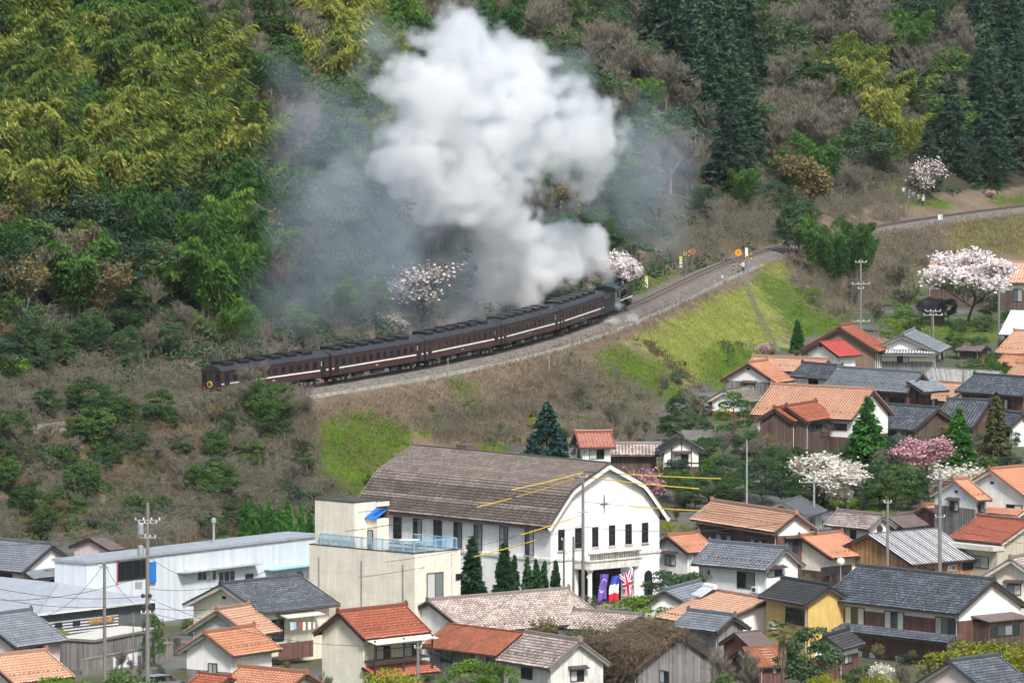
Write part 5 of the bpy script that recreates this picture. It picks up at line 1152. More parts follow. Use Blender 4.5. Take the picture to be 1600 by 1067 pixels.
for sy in (-1, 1):
    rb = G().box(.3, 7.6, *sorted((sy * .8, sy * 1.38)), 1.72, 1.78).build('running_board', M['soot'], t)
    G().box(.3, 7.6, *sorted((sy * 1.38, sy * 1.395)), 1.68, 1.8).build('white_edge', M['stripe'], rb)
    G().prism([(5.6, 1.85), (7.5, 1.85), (7.6, 3.0), (7.2, 3.3), (5.9, 3.3), (5.6, 3.0)], *sorted((sy * 1.3, sy * 1.33)), 1).build('smoke_deflector', M['soot'], t)
    for x in (1.2, 3.1, 5.0):
        wl_ = G().lathe([(.2, -.07), (.84, -.07), (.87, .06), (.25, .08)], 22, (x, sy * .56, .87), 1).build('driving_wheel', M['soot'], t)
    G().box(1.2, 5.0, *sorted((sy * .72, sy * .8)), .72, .86).build('coupling_rod', M['metal'], t)
    G().lathe([(.1, 6.0), (.36, 6.05), (.36, 7.0), (.1, 7.05)], 14, (0, sy * 1.05, .95), 0).build('cylinder', M['soot'], t)
    G().tube([(.4, sy * 1.0, 2.9), (5.6, sy * .95, 2.9)], .025, 5).build('handrail', M['metal'], t)
for x in (6.5, 7.5): axle_set(t, x, .42)
axle_set(t, -.8, .45)
G().box(7.75, 7.95, -1.2, 1.2, .75, 1.3).build('buffer_beam', M['soot'], t)
G().lathe([(.14, 7.4), (.2, 7.5), (.2, 7.75), (.05, 7.78)], 12, (0, 0, 3.35), 0).build('headlight', M['metal'], t)
put_on_track(t, S0 + 5 * PITCH + 8.2, 5.0)

# ------------------------------------------------------------------ crossing furniture, signals, cabinet
REG['x'] = (1040, 370, 8.0)
def base_at(reg, u, v):
    q = hit(*[[c_] for c_ in px(reg, u, v)])[0]; return q
def sign_post(label, u, vtop, vbase, kind, cat='railway sign', reg='x'):
    q = base_at(reg, u, vbase); k = 12000 / q[1]; hgt = (vbase - vtop) / REG[reg][2] / k + .3
    t = thing('crossing_sign', label, cat, q)
    G().tube([(0, 0, -.3), (0, 0, hgt)], .05, 7).build('post', M['trim_grey'], t)
    if kind == 'disc' or kind == 'rust':
        d_ = G().lathe([(.02, -.09), (.46, -.09), (.46, -.05)], 22, (0, 0, hgt - .1), 1).build('disc', M['orange_sign' if kind == 'disc' else 'rust'], t)
        G().box(-.2, .2, -.105, -.091, hgt - .02, hgt + .06).build('disc_mark', M['rust'], d_); G().box(-.05, .05, -.105, -.091, hgt - .3, hgt - .03).build('disc_mark', M['rust'], d_)
    if kind == 'cross':
        for s in (-1, 1):
            for k_ in range(6):
                a0 = Vector((-.5 + k_ / 6, -.07 - .02 * s, (hgt - .1) + s * (-.32 + k_ * .64 / 6))); a1 = Vector((-.5 + (k_ + 1) / 6, -.07 - .02 * s, (hgt - .1) + s * (-.32 + (k_ + 1) * .64 / 6)))
                G().bar(a0, a1, .03, .2).build('cross_band', M['cable_yellow' if k_ % 2 else 'soot'], t)
    if kind == 'signal':
        G().box(-.2, .2, -.12, .1, hgt - .55, hgt - .1).build('yellow_head', M['cable_yellow'], t); b_ = G().box(-.18, .18, -.1, .08, hgt - 1.6, hgt - .56).build('white_case', M['frame_white'], t)
        for zz in (.8, 1.2): G().lathe([(.02, -.13), (.1, -.12), (.1, -.1)], 10, (0, 0, hgt - zz), 1).build('lens', M['bluesheet'], b_)
    if kind == 'plate': G().box(-.18, .18, -.08, -.04, hgt - 1.1, hgt).build('plate', M['frame_white'], t)
M['orange_sign'] = plain('orange_reflective', (.80, .27, .02), .4, .08, streak=False)
sign_post('yellow and white signal box on a post left of the crossing', 190, 262, 462, 'signal', 'signal')
sign_post('striped warning cross on the hill side of the crossing', 252, 225, 470, 'cross')
sign_post('rusty red disc sign on the hill side of the crossing', 338, 205, 440, 'rust')
sign_post('bright orange disc sign at the near side of the crossing', 908, 215, 440, 'disc')
sign_post('striped warning cross at the near side of the crossing', 1025, 260, 468, 'cross')
sign_post('narrow white plate on a tall post at the crossing', 1010, 165, 460, 'plate')
sign_post('dark signal lamp post on the grass ahead of the locomotive', -240, 510, 660, 'signal', 'signal')
for k, u in enumerate((850, 930)):
    q = base_at('x', u, 450); t = thing('striped_barrier_post', ['left', 'right'][k] + ' yellow and black striped barrier post at the crossing', 'barrier post', q)
    for j in range(6): G().tube([(0, 0, j * .25), (0, 0, j * .25 + .249)], .07, 8).build('band', M['soot' if j % 2 else 'cable_yellow'], t)
q = base_at('x', 365, 440); t = thing('track_fence', 'low dark pipe fence beside the crossing on the hill side', 'fence', q)
for x in (-.4, .5): G().tube([(x, 0, -.2), (x, 0, 1.0)], .05, 6).build('post', M['soot'], t)
for zz in (.3, .62, .95): G().tube([(-.4, 0, zz), (.5, 0, zz)], .04, 6).build('rail', M['soot'], t)
for k, (u, v, lb) in enumerate([(710, 530, 'white marker post on the kerb near the crossing'), (665, 545, 'thin pale marker post left of the white one on the kerb')]):
    q = base_at('x', u, v); o = G().box(-.09, .09, -.06, .06, -.2, .5).build('marker_post', M['frame_white' if k == 0 else 'concrete'], None, False, q); tag(o, lb, 'marker post')
for k, (x_, yt, yb) in enumerate([(858, 553, 583), (700, 560, 592), (886, 512, 526), (923, 516, 524)]):
    q = hit([x_], [yb])[0]; hgt = (yb - yt) / (12000 / q[1]); t = thing('lineside_post', 'slim grey post on the ballast edge, %s from the train rear' % ['third', 'first', 'fourth', 'last'][k], 'post', q)
    G().tube([(0, 0, -.3), (0, 0, hgt)], .05, 6).build('shaft', M['metal'], t); G().lathe([(.06, hgt), (.06, hgt + .06)], 8).build('cap', M['metal'], t)
REG['y'] = (1380, 270, 7.273)
q = base_at('y', 648, 590); t = thing('relay_cabinet', 'pale grey relay cabinet on a leg beside the upper track', 'cabinet', q)
G().tube([(0, 0, -.3), (.05, 0, .75)], .09, 8).build('leg', M['trim_grey'], t); cbx = G().box(-.33, .33, -.2, .2, .72, 1.5).build('case', M['frame_white'], t); G().box(-.36, .36, -.24, .24, 1.5, 1.55).build('lid', M['metal'], cbx); G().box(.05, .28, -.215, -.2, .8, 1.42).build('door', M['metal'], cbx)

# ------------------------------------------------------------------ people
def person(q, rz, shirt, trousers, label, hat_=None, arms='camera'):
    J = {'pel': (0, 0, .92), 'spine': (0, 0, 1.15), 'chest': (0, 0, 1.36), 'neck': (0, 0, 1.5), 'head': (0, .01, 1.62), 'crown': (0, .0, 1.74)}
    rad = {'pel': .145, 'spine': .13, 'chest': .15, 'neck': .06, 'head': .105, 'crown': .07}
    E_ = [('pel', 'spine'), ('spine', 'chest'), ('chest', 'neck'), ('neck', 'head'), ('head', 'crown')]
    for s, n in ((-1, 'l'), (1, 'r')):
        J[n + 'hip'] = (s * .1, 0, .88); J[n + 'knee'] = (s * .12, -.03, .5); J[n + 'ank'] = (s * .14, .02, .09); J[n + 'toe'] = (s * .15, -.13, .04)
        J[n + 'sh'] = (s * .19, 0, 1.4)
        if arms == 'camera': J[n + 'el'] = (s * .26, -.16, 1.2); J[n + 'wr'] = (s * .09, -.24, 1.5); J[n + 'hand'] = (s * .05, -.22, 1.58)
        else: J[n + 'el'] = (s * .26, .02, 1.13); J[n + 'wr'] = (s * .25, -.08, .9); J[n + 'hand'] = (s * .24, -.1, .82)
        for k, r_ in (('hip', .1), ('knee', .065), ('ank', .045), ('toe', .04), ('sh', .07), ('el', .048), ('wr', .035), ('hand', .04)): rad[n + k] = r_
        E_ += [('pel', n + 'hip'), (n + 'hip', n + 'knee'), (n + 'knee', n + 'ank'), (n + 'ank', n + 'toe'), ('chest', n + 'sh'), (n + 'sh', n + 'el'), (n + 'el', n + 'wr'), (n + 'wr', n + 'hand')]
    ks = list(J); me = bpy.data.meshes.new('person_body'); me.from_pydata([J[k] for k in ks], [(ks.index(a), ks.index(b)) for a, b in E_], [])
    o = bpy.data.objects.new('tmp', me); COL.objects.link(o); sk = o.modifiers.new('s', 'SKIN'); o.modifiers.new('u', 'SUBSURF').levels = 1
    for i, k in enumerate(ks): me.skin_vertices[0].data[i].radius = (rad[k], rad[k] * (.75 if k in ('pel', 'spine', 'chest') else 1))
    me.skin_vertices[0].data[0].use_root = True
    ev = o.evaluated_get(bpy.context.evaluated_depsgraph_get()); m2 = bpy.data.meshes.new_from_object(ev); bpy.data.objects.remove(o)
    co = np.empty(len(m2.vertices) * 3); m2.vertices.foreach_get('co', co); co = co.reshape(-1, 3)
    cl = np.empty((len(co), 3)); cl[:] = shirt; cl[co[:, 2] < .93] = trousers; cl[co[:, 2] < .1] = (.04, .04, .04)
    skin = (co[:, 2] > 1.49) & (np.abs(co[:, 0]) < .13) & (co[:, 1] > -.16); cl[skin] = (.50, .33, .25); cl[(co[:, 2] > 1.66) & skin] = hat_ or (.02, .018, .016)
    color_attr(m2, cl); m2.materials.append(M['print'])
    for p_ in m2.polygons: p_.use_smooth = True
    t = thing('person', label, 'person', (q[0], q[1], float(hat(q[0], q[1]))), rz); link('body', m2, t)
    if arms == 'camera': G().box(-.08, .08, -.32, -.2, 1.53, 1.64).build('camera', M['soot'], t)
    if hat_: G().lathe([(.19, 1.69), (.18, 1.71), (.11, 1.72), (.1, 1.79), (.03, 1.81)], 12, (0, -.03, 0)).build('cap', plain('cap_cloth', hat_, .8, .1, streak=False), t)
for (u, v, sh_, tr_, lb, ht, ar) in [(230, 300, (.62, .62, .62), (.05, .08, .18), 'person in pale top and jeans, leftmost and highest on the grassy slope', None, 'camera'), (297, 340, (.20, .25, .45), (.7, .7, .68), 'person in blue jacket and white trousers, second from left on the grass', (.7, .7, .7), 'camera'), (342, 345, (.30, .36, .48), (.05, .06, .1), 'person in grey-blue top, third from left on the grass', None, 'camera'), (402, 375, (.62, .66, .20), (.03, .03, .04), 'person in yellow-green top and dark trousers on the grass', None, 'camera'), (455, 395, (.68, .68, .70), (.03, .035, .05), 'person in white jacket and cap, rightmost on the grass', (.75, .75, .75), 'camera')]:
    person(base_at('y', u, v), .3, sh_, tr_, lb, ht, ar)
person(base_at('x', 965, 468), 2.6, (.62, .62, .60), (.03, .05, .16), 'person in white shirt and dark blue trousers waiting at the crossing', None, 'down')
q = base_at('x', 910, 466); o = G().prism([(-.3, 0), (.3, 0), (.32, .15), (.22, .34), (-.22, .34), (-.32, .15)], -.16, .16, 1).build('bag', M['rubber'], None, False, q); tag(o, 'black bag on the ground beside the person at the crossing', 'bag')

# ------------------------------------------------------------------ vegetation
def unit(a): return a / np.maximum(np.linalg.norm(a, axis=-1, keepdims=True), 1e-6)
def quads_of(C_, Dv, ln, wd):
    n = len(C_); Dv = unit(Dv); sd = unit(np.cross(Dv, RNG.normal(size=(n, 3)))); a = Dv * (np.asarray(ln).reshape(-1, 1) / 2); b_ = sd * (np.asarray(wd).reshape(-1, 1) / 2)
    V = np.stack([C_ - a, C_ + b_, C_ + a, C_ - b_], 1).reshape(-1, 3); return V, np.arange(4 * n).reshape(n, 4)
def ribbons(P0, P1, r0, r1):
    """thin three-sided twigs"""
    n = len(P0); d = unit(P1 - P0); x = unit(np.cross(d, np.array([.3, .2, 1.]))); y = np.cross(d, x); V = []
    for P_, r_ in ((P0, r0), (P1, r1)):
        for k in range(3):
            a = k * 2.0944; V.append(P_ + (x * math.cos(a) + y * math.sin(a)) * np.asarray(r_).reshape(-1, 1))
    V = np.stack(V, 1).reshape(-1, 3); i = np.arange(n)[:, None] * 6
    return V, np.concatenate([i + np.array([[k, (k + 1) % 3, (k + 1) % 3 + 3, k + 3]]) for k in range(3)])
def merge(parts):
    Vs, Fs, n = [], [], 0
    for V, Q in parts: Vs.append(V); Fs.append(Q + n); n += len(V)
    return np.concatenate(Vs), np.concatenate(Fs)
def skeleton(hgt, levels, n_child, spread, up=.25, trunk_r=.16, l0=.35, shrink=.62):
    segs = []; tips = []
    P_ = np.zeros((1, 3)); D_ = np.array([[0, 0, 1.]]); Lh_ = hgt * l0; r = trunk_r
    cur = [(np.array([0, 0, 0.]), np.array([RNG.normal(0, .06), RNG.normal(0, .06), 1.]), hgt * l0, trunk_r)]
    for lv in range(levels):
        nxt = []
        for (p, d, ln, rr) in cur:
            d = d / np.linalg.norm(d); k = 3 if lv < 2 else 2; q = p
            for j in range(k):
                d2 = d + RNG.normal(0, .10, 3); d2 /= np.linalg.norm(d2); q2 = q + d2 * ln / k; segs.append((q, q2, rr * (1 - .3 * j / k), rr * (1 - .3 * (j + 1) / k), lv)); 
                if lv == levels - 1: tips.append(q2)
                nc = n_child[lv] if lv < len(n_child) else 3
                m = nc // k + (1 if j == k - 1 else 0)
                if lv < levels - 1 and (lv > 0 or j > 0):
                    for _ in range(m):
                        s = RNG.normal(size=3); s[2] = abs(s[2]) * .6; s /= np.linalg.norm(s); dn = d2 * (1 - spread) + s * spread + np.array([0, 0, up]); nxt.append((q2, dn, ln * shrink * RNG.uniform(.75, 1.2), max(rr * .5, .014)))
                q = q2; d = d2
        cur = nxt
    S_ = segs; return np.array([s[0] for s in S_]), np.array([s[1] for s in S_]), np.array([s[2] for s in S_]), np.array([s[3] for s in S_]), np.array(tips), np.array([s[4] for s in S_])
def mesh_of(name, VQ, mat):
    me = arr_mesh(name, VQ[0], VQ[1]); me.materials.append(M[mat]); return me
def v_bamboo(mat, hgt=10.5):
    wood, leaf = [], []; n = 13
    for k in range(n):
        a = RNG.uniform(0, 6.28); b0 = np.array([math.cos(a), math.sin(a), 0]) * RNG.uniform(.1, 1.2); out = np.array([math.cos(a + RNG.normal(0, .5)), math.sin(a + RNG.normal(0, .5)), 0]); H_ = hgt * RNG.uniform(.72, 1.05); reach = RNG.uniform(.8, 3.2)
        ts = np.linspace(0, 1, 9); pts = b0 + np.outer(ts ** 2.6 * reach, out) + np.outer(H_ * (ts - .13 * ts ** 4), [0, 0, 1.])
        wood.append(ribbons(pts[:-1], pts[1:], .05 * (1 - ts[:-1] * .8), .05 * (1 - ts[1:] * .8)))
        m = 620; t = .30 + .70 * RNG.beta(1.5, 1.0, m); base = np.stack([np.interp(t, ts, pts[:, i]) for i in range(3)], 1)
        wdt = 1.15 * np.sin(np.pi * np.clip((t - .25) / .8, 0, 1)) + .15
        az = RNG.uniform(0, 6.28, m); o_ = np.stack([np.cos(az), np.sin(az), RNG.normal(-.25, .2, m)], 1) * (wdt * np.sqrt(RNG.uniform(.05, 1, m)))[:, None]
        dv = o_ * .8 + out * .5 + np.array([0, 0, -.55]) + RNG.normal(0, .25, (m, 3))
        leaf.append(quads_of(base + o_, dv, RNG.uniform(.35, .75, m), RNG.uniform(.08, .16, m)))
    return mesh_of('trunk', merge(wood), 'culm'), mesh_of('crown', merge(leaf), mat)
def v_broad(mat, hgt=8.5, wid=3.0, n_cl=38, per=170, ls=.25, low=.18, wood='bark'):
    p0, p1, r0, r1, tips, _l = skeleton(hgt * .8, 3, [7, 5], .55, .2, .17, .4)
    leaf = []
    for k in range(n_cl):
        d = RNG.normal(size=3); d /= np.linalg.norm(d); rr = RNG.uniform(.45, 1.0) ** .6; c = np.array([d[0] * wid * rr, d[1] * wid * rr, hgt * (low + (1 - low) / 2) + d[2] * hgt * (1 - low) / 2 * rr * .92]); cr = RNG.uniform(.55, 1.15) * wid / 3
        e = unit(RNG.normal(size=(per, 3))); e[:, 2] = np.where(RNG.random(per) < .7, np.abs(e[:, 2]), e[:, 2]); o_ = e * cr * RNG.uniform(.6, 1.05, (per, 1)) * np.array([1.15, 1.15, .8])
        leaf.append(quads_of(c + o_, np.cross(e, RNG.normal(size=(per, 3))) + .2 * e, RNG.uniform(.7, 1.3, per) * ls, RNG.uniform(.5, .9, per) * ls))
    return mesh_of('trunk', ribbons(p0, p1, r0, r1), wood), mesh_of('crown', merge(leaf), mat)
def v_cedar(mat, hgt=13, wid=2.9, whorls=30, wood='bark', ls=.78):
    leaf = []; ts = np.linspace(0, 1, 6); pts = np.outer(ts * hgt, [0, 0, 1.]); wd_ = ribbons(pts[:-1], pts[1:], .2 * (1 - ts[:-1] * .85), .2 * (1 - ts[1:] * .85))
    for k in range(whorls):
        t = .1 + .9 * k / (whorls - 1); rad = wid * max(0., 1 - t) ** .75 * RNG.uniform(.8, 1.12) + .12
        for j in range(int(9 * max(0., 1 - t) + 4)):
            a = RNG.uniform(0, 6.28); m = int(16 + 26 * min(1.2, rad / wid)); f = RNG.uniform(.15, 1, m) ** .7; o_ = np.array([math.cos(a), math.sin(a), 0]); side = np.array([-o_[1], o_[0], 0])
            P_ = np.outer(f * rad, o_) + np.outer(RNG.normal(0, .16, m) * (1.2 - f * .5) * min(1, rad), side); P_[:, 2] = t * hgt - f * rad * .28 + f ** 2 * rad * .15 + RNG.normal(0, .1, m)
            leaf.append(quads_of(P_, o_ + RNG.normal(0, .4, (m, 3)) + [0, 0, -.25], RNG.uniform(.35, .8, m) * ls, RNG.uniform(.18, .34, m) * ls))
    return mesh_of('trunk', wd_, wood), mesh_of('crown', merge(leaf), mat)
def v_bare(hgt=9, levels=5, nch=(8, 7, 5, 4), bud=None, nb=0, bs=.18, spread=.5, wood='twig', up=.22, shrink=.62):
    p0, p1, r0, r1, tips, lvv = skeleton(hgt, levels, nch, spread, up, .15, .34, shrink); big = lvv < 2
    tr_ = mesh_of('trunk', ribbons(p0[big], p1[big], r0[big], r1[big]), wood); tw_ = ribbons(p0[~big], p1[~big], np.maximum(r0[~big], .026), np.maximum(r1[~big], .02))
    me = mesh_of('crown', tw_, wood)
    if bud:
        c = tips[RNG.integers(0, len(tips), nb)] + RNG.normal(0, .22, (nb, 3)); me2 = mesh_of('blossom', quads_of(c, RNG.normal(size=(nb, 3)), RNG.uniform(.7, 1.3, nb) * bs, RNG.uniform(.6, 1.1, nb) * bs), bud); return tr_, me, me2
    return tr_, me
PROTO = {}
PROTO['bamboo'] = [v_bamboo('leaf_bamboo') for _ in range(4)]
PROTO['bamboo_green'] = [v_bamboo('leaf_bamboo_green') for _ in range(3)]
PROTO['evergreen'] = [v_broad('leaf_dark') for _ in range(3)]
PROTO['broadleaf'] = [v_broad('leaf_mid', 8, 2.8) for _ in range(3)]
PROTO['spring'] = [v_broad('leaf_light', 6.5, 2.4, 22, 80) for _ in range(2)]
PROTO['cedar'] = [v_cedar('leaf_cedar') for _ in range(3)]
PROTO['bare'] = [v_bare(9.5, 5, (10, 8, 6, 5), spread=.56, up=.2) for _ in range(4)]
PROTO['budding'] = [v_bare(9, bud='leaf_olive', nb=2600, bs=.26) for _ in range(2)]
PROTO['budding_big'] = [v_bare(11, 5, (10, 8, 6, 5), 'leaf_olive', 6500, .3, .6, 'twig', .12)]
PROTO['cherry'] = [v_bare(8, 5, (8, 7, 5, 4), 'blossom', 6500, .24, .62, 'bark', .05) for _ in range(2)]
PROTO['cherry_big'] = [v_bare(11, 5, (11, 8, 6, 4), 'blossom', 20000, .27, .58, 'bark', .24)]
PROTO['plum_white'] = [v_bare(6, 5, (8, 6, 5, 4), 'blossom_white', 7500, .22, .55, 'twig', .15) for _ in range(2)]
PROTO['plum_sparse'] = [v_bare(6, 5, (9, 7, 6, 4), 'blossom', 1500, .20, .6, 'twig', .1) for _ in range(2)]
PROTO['plum_pink'] = [v_bare(6, 5, (8, 6, 5, 4), 'blossom_pink', 6000, .20, .55, 'twig', .15) for _ in range(2)]
PROTO['thuja'] = [v_cedar('leaf_thuja', 6, 1.5, 26, ls=.6) for _ in range(2)]
PROTO['column'] = [v_cedar('leaf_column', 6, .85, 26, ls=.6) for _ in range(3)]
PROTO['roundfir'] = [v_cedar('leaf_fir', 7, 3.3, 26, ls=.8)]
PROTO['shrub'] = [v_broad('leaf_mid', 2.2, 1.2, 26, 130, .11, .05) for _ in range(3)]
PROTO['shrub_light'] = [v_broad('leaf_light', 2.2, 1.2, 26, 130, .11, .05) for _ in range(2)]
PROTO['shrub_yellow'] = [v_broad('leaf_yellow', 2.2, 1.3, 28, 150, .09, .05)]
PROTO['shrub_dark'] = [v_broad('leaf_dark', 2.4, 1.3, 26, 130, .11, .05) for _ in range(2)]
PROTO['camellia'] = [v_broad('leaf_dark', 4.5, 1.7, 40, 170, .17, .12)]
PROTO['cypress_brown'] = [v_cedar('leaf_brown_fir', 8, 1.9, 24, ls=.8)]
PH = {'bamboo': 10.5, 'bamboo_green': 10.5, 'evergreen': 8.5, 'broadleaf': 8, 'spring': 6.5, 'cedar': 13, 'bare': 9.5, 'budding': 9, 'cherry': 8, 'plum_white': 6, 'plum_pink': 6, 'thuja': 6, 'column': 6, 'roundfir': 7, 'shrub': 2.2, 'shrub_light': 2.2, 'shrub_yellow': 2.2, 'shrub_dark': 2.4, 'cypress_brown': 8, 'camellia': 4.5, 'budding_big': 11, 'cherry_big': 11, 'plum_sparse': 6}
NAMES = {'bamboo': 'bamboo_clump', 'bamboo_green': 'bamboo_clump', 'evergreen': 'evergreen_tree', 'broadleaf': 'broadleaf_tree', 'spring': 'spring_tree', 'cedar': 'cedar_tree', 'bare': 'bare_tree', 'budding': 'budding_tree', 'cherry': 'cherry_tree', 'plum_white': 'blossom_tree', 'plum_pink': 'blossom_tree', 'thuja': 'conifer_tree', 'column': 'juniper_tree', 'roundfir': 'fir_tree', 'shrub': 'garden_shrub', 'shrub_light': 'garden_shrub', 'shrub_yellow': 'garden_shrub', 'shrub_dark': 'garden_shrub', 'cypress_brown': 'conifer_tree', 'camellia': 'evergreen_tree', 'budding_big': 'budding_tree', 'cherry_big': 'cherry_tree', 'plum_sparse': 'blossom_tree'}
CATS = {'bamboo': 'bamboo', 'bamboo_green': 'bamboo'}
def plant(kind, P_, hgt, label, group=None, wide=1.0, sink=.15):
    v = PROTO[kind][RNG.integers(0, len(PROTO[kind]))]; s = hgt / PH[kind]; nm = NAMES[kind]
    t = thing(nm, label, CATS.get(kind, 'shrub' if 'shrub' in nm else 'tree'), (P_[0], P_[1], P_[2] - sink), RNG.uniform(0, 6.28), group); t.scale = (s * wide, s * wide, s)
    for me in v: link(me.name.split('.')[0], me, t)
    return t
def tree_at(kind, x, ybase, ytop, label, group=None, wide=1.0, D=None, z=None):
    if D is not None: P_ = at(x, ybase, D); P_[2] = hat(P_[0], P_[1]); top = at(x, ytop, D)[2]; hgt = top - P_[2]
    else: P_ = hit([x], [ybase])[0]; hgt = (ybase - ytop) / (F / P_[1])
    return plant(kind, P_, max(hgt, .5), label, group, wide)
# ---- the wooded hillside, tree by tree
KIND = [('bamboo', .85, [(0, 40), (110, 60), (250, 60), (330, 100), (420, 190), (425, 300), (400, 335), (300, 330), (200, 345), (-200, 330), (-200, 0)]),
        ('bamboo_green', .75, [(100, -60), (265, -60), (275, 110), (110, 80)]), ('bamboo', .6, [(-200, -60), (110, -60), (110, 60), (-200, 60)]), ('bamboo', .75, [(490, -60), (565, -60), (615, 130), (610, 220), (550, 230), (500, 90)]),
        ('bamboo_green', .55, [(300, 330), (420, 310), (430, 470), (360, 500), (300, 420)]),
        ('bamboo', .75, [(1262, 78), (1345, 78), (1425, 180), (1405, 215), (1300, 160)]), ('cedar', .85, [(1005, -60), (1100, -60), (1175, 110), (1200, 250), (1140, 265), (1085, 120), (1015, 70)]),
        ('cedar', .9, [(1490, -80), (1800, -80), (1800, 320), (1470, 320), (1440, 230), (1525, 140)]), ('bare', .68, [(600, -60), (1010, -60), (1020, 80), (970, 130), (860, 60), (640, 50)]),
        ('bare', .64, [(1110, -60), (1495, -60), (1520, 140), (1440, 215), (1230, 220), (1180, 100)]), ('bare', .72, [(265, -60), (490, -60), (510, 110), (500, 270), (400, 270), (330, 110)]),
        ('bare', .5, [(955, 100), (1090, 120), (1200, 270), (1210, 390), (1050, 390), (975, 250)]), ('bare', .7, [(1290, 200), (1440, 215), (1420, 345), (1290, 340)])]
PHR = {'bamboo': 'yellow-green bamboo plume', 'bamboo_green': 'dark green bamboo plume', 'evergreen': 'dark evergreen tree', 'broadleaf': 'mid-green broadleaf tree', 'spring': 'bright green young tree', 'cedar': 'dark conical cedar', 'bare': 'bare grey-brown tree', 'budding': 'tan budding tree'}
def ordw(n):
    ones = ['first', 'second', 'third', 'fourth', 'fifth', 'sixth', 'seventh', 'eighth', 'ninth', 'tenth', 'eleventh', 'twelfth', 'thirteenth', 'fourteenth', 'fifteenth', 'sixteenth', 'seventeenth', 'eighteenth', 'nineteenth']
    if n < 20: return ones[n - 1]
    t_ = ['twent', 'thirt', 'fort', 'fift', 'sixt'][n // 10 - 2]
    return t_ + 'ieth' if n % 10 == 0 else t_ + 'y-' + ones[n % 10 - 1]
def zone(x, y):
    cols_ = [(110, 'at the far left'), (210, 'left of the rear carriage'), (330, 'above the rear carriage end'), (430, 'above the rear carriage'), (520, 'left of the thin smoke'), (610, 'left of the white smoke'), (720, 'behind the left of the plume'), (840, 'behind the plume'), (960, 'behind the right of the plume'), (1080, 'right of the plume'), (1210, 'above the crossing'), (1340, 'above the tan budding tree'), (1460, 'above the people'), (9999, 'at the far right')]
    a = next(n for lim, n in cols_ if x < lim)
    return ('on the top slope ' if y < 70 else 'on the upper slope ' if y < 170 else 'on the middle slope ' if y < 280 else 'on the lower slope ' if y < 400 else 'near the track ') + a
def zone_old(x, y):
    a = 'the far left hillside' if x < 210 else 'the left hillside above the rear carriage' if x < 430 else 'the hillside left of the smoke' if x < 610 else 'the hillside behind the white smoke' if x < 960 else 'the hillside right of the smoke' if x < 1210 else 'the right hillside' if x < 1460 else 'the dark far right hillside'
    return ('high up on ' if y < 120 else 'half way up ' if y < 300 else 'low down on ') + a
gxs, gys = [], []
for j, y in enumerate(np.arange(-8, 625, 28)):
    for x in np.arange(-150, 1760, 45): gxs.append(x + RNG.uniform(-20, 20) + (25 if j % 2 else 0)); gys.append(y + RNG.uniform(-13, 13))
FOREST = []
Hh = hit(gxs, gys); dd, zt_, sv_ = near_track(np.nan_to_num(Hh[:, 0]), np.nan_to_num(Hh[:, 1]))
keep = ~np.isnan(Hh[:, 0]) & (dd > 8.5)
OPEN = [[(1375, 280), (1490, 312), (1490, 345), (1370, 335)], [(1040, 385), (1225, 372), (1225, 440), (1040, 450)], [(1510, 305), (1640, 295), (1640, 330), (1500, 335)]]
for x, y, q, k_, d_ in zip(gxs, gys, Hh, keep, dd):
    if not k_ or any(inpoly(np.array([x]), np.array([y]), p_)[0] for p_ in OPEN): continue
    yc = y - 62; kd = None
    for nm, pr, poly in KIND:
        if inpoly(np.array([x]), np.array([yc]), poly)[0]:
            if RNG.random() < pr: kd = nm
            break
    if kd is None: kd = RNG.choice(['evergreen', 'broadleaf', 'bare', 'bamboo_green', 'spring', 'budding'], p=[.34, .24, .18, .10, .08, .06])
    if kd == 'spring' and yc < 250: kd = 'broadleaf'
    hg = {'bamboo': 10, 'bamboo_green': 9.5, 'evergreen': 7.5, 'broadleaf': 7, 'spring': 5, 'cedar': 12.5, 'bare': 9, 'budding': 8}[kd] * RNG.uniform(.95, 1.5) * (.6 if d_ < 12 else 1)
    FOREST.append((x, kd, q, hg, zone(x, yc)))
bx = RNG.uniform(-80, 520, 190); by = RNG.uniform(655, 850, 190); ok_ = inpoly(bx, by, [(-80, 665), (300, 645), (480, 655), (500, 700), (480, 760), (540, 800), (490, 830), (380, 840), (230, 860), (100, 850), (-80, 850)]); bq = hit(bx, by)
for x, y, q, k_ in zip(bx, by, bq, ok_):
    if not k_ or np.isnan(q[0]): continue
    kd = RNG.choice(['bare', 'budding', 'shrub', 'shrub_dark', 'broadleaf', 'shrub_light'], p=[.30, .08, .15, .17, .22, .08]); hg = {'bare': 4.2, 'budding': 3.2, 'shrub': 2.4, 'shrub_dark': 2.6, 'broadleaf': 4.2, 'shrub_light': 1.8}[kd] * RNG.uniform(.7, 1.3)
    FOREST.append((x, kd, q, hg, ('on the upper brushy bank ' if y < 715 else 'on the middle brushy bank ' if y < 770 else 'on the lower brushy bank ') + ('at far left' if x < 110 else 'left of the tall pole' if x < 230 else 'right of the tall pole' if x < 360 else 'below the rear carriage')))
PHR.update({'shrub': 'mid-green bush', 'shrub_dark': 'dark green bush', 'shrub_light': 'light green bush'})
seen = {}
for x, kd, q, hg, zn in FOREST: seen.setdefault((kd, zn), []).append(x)
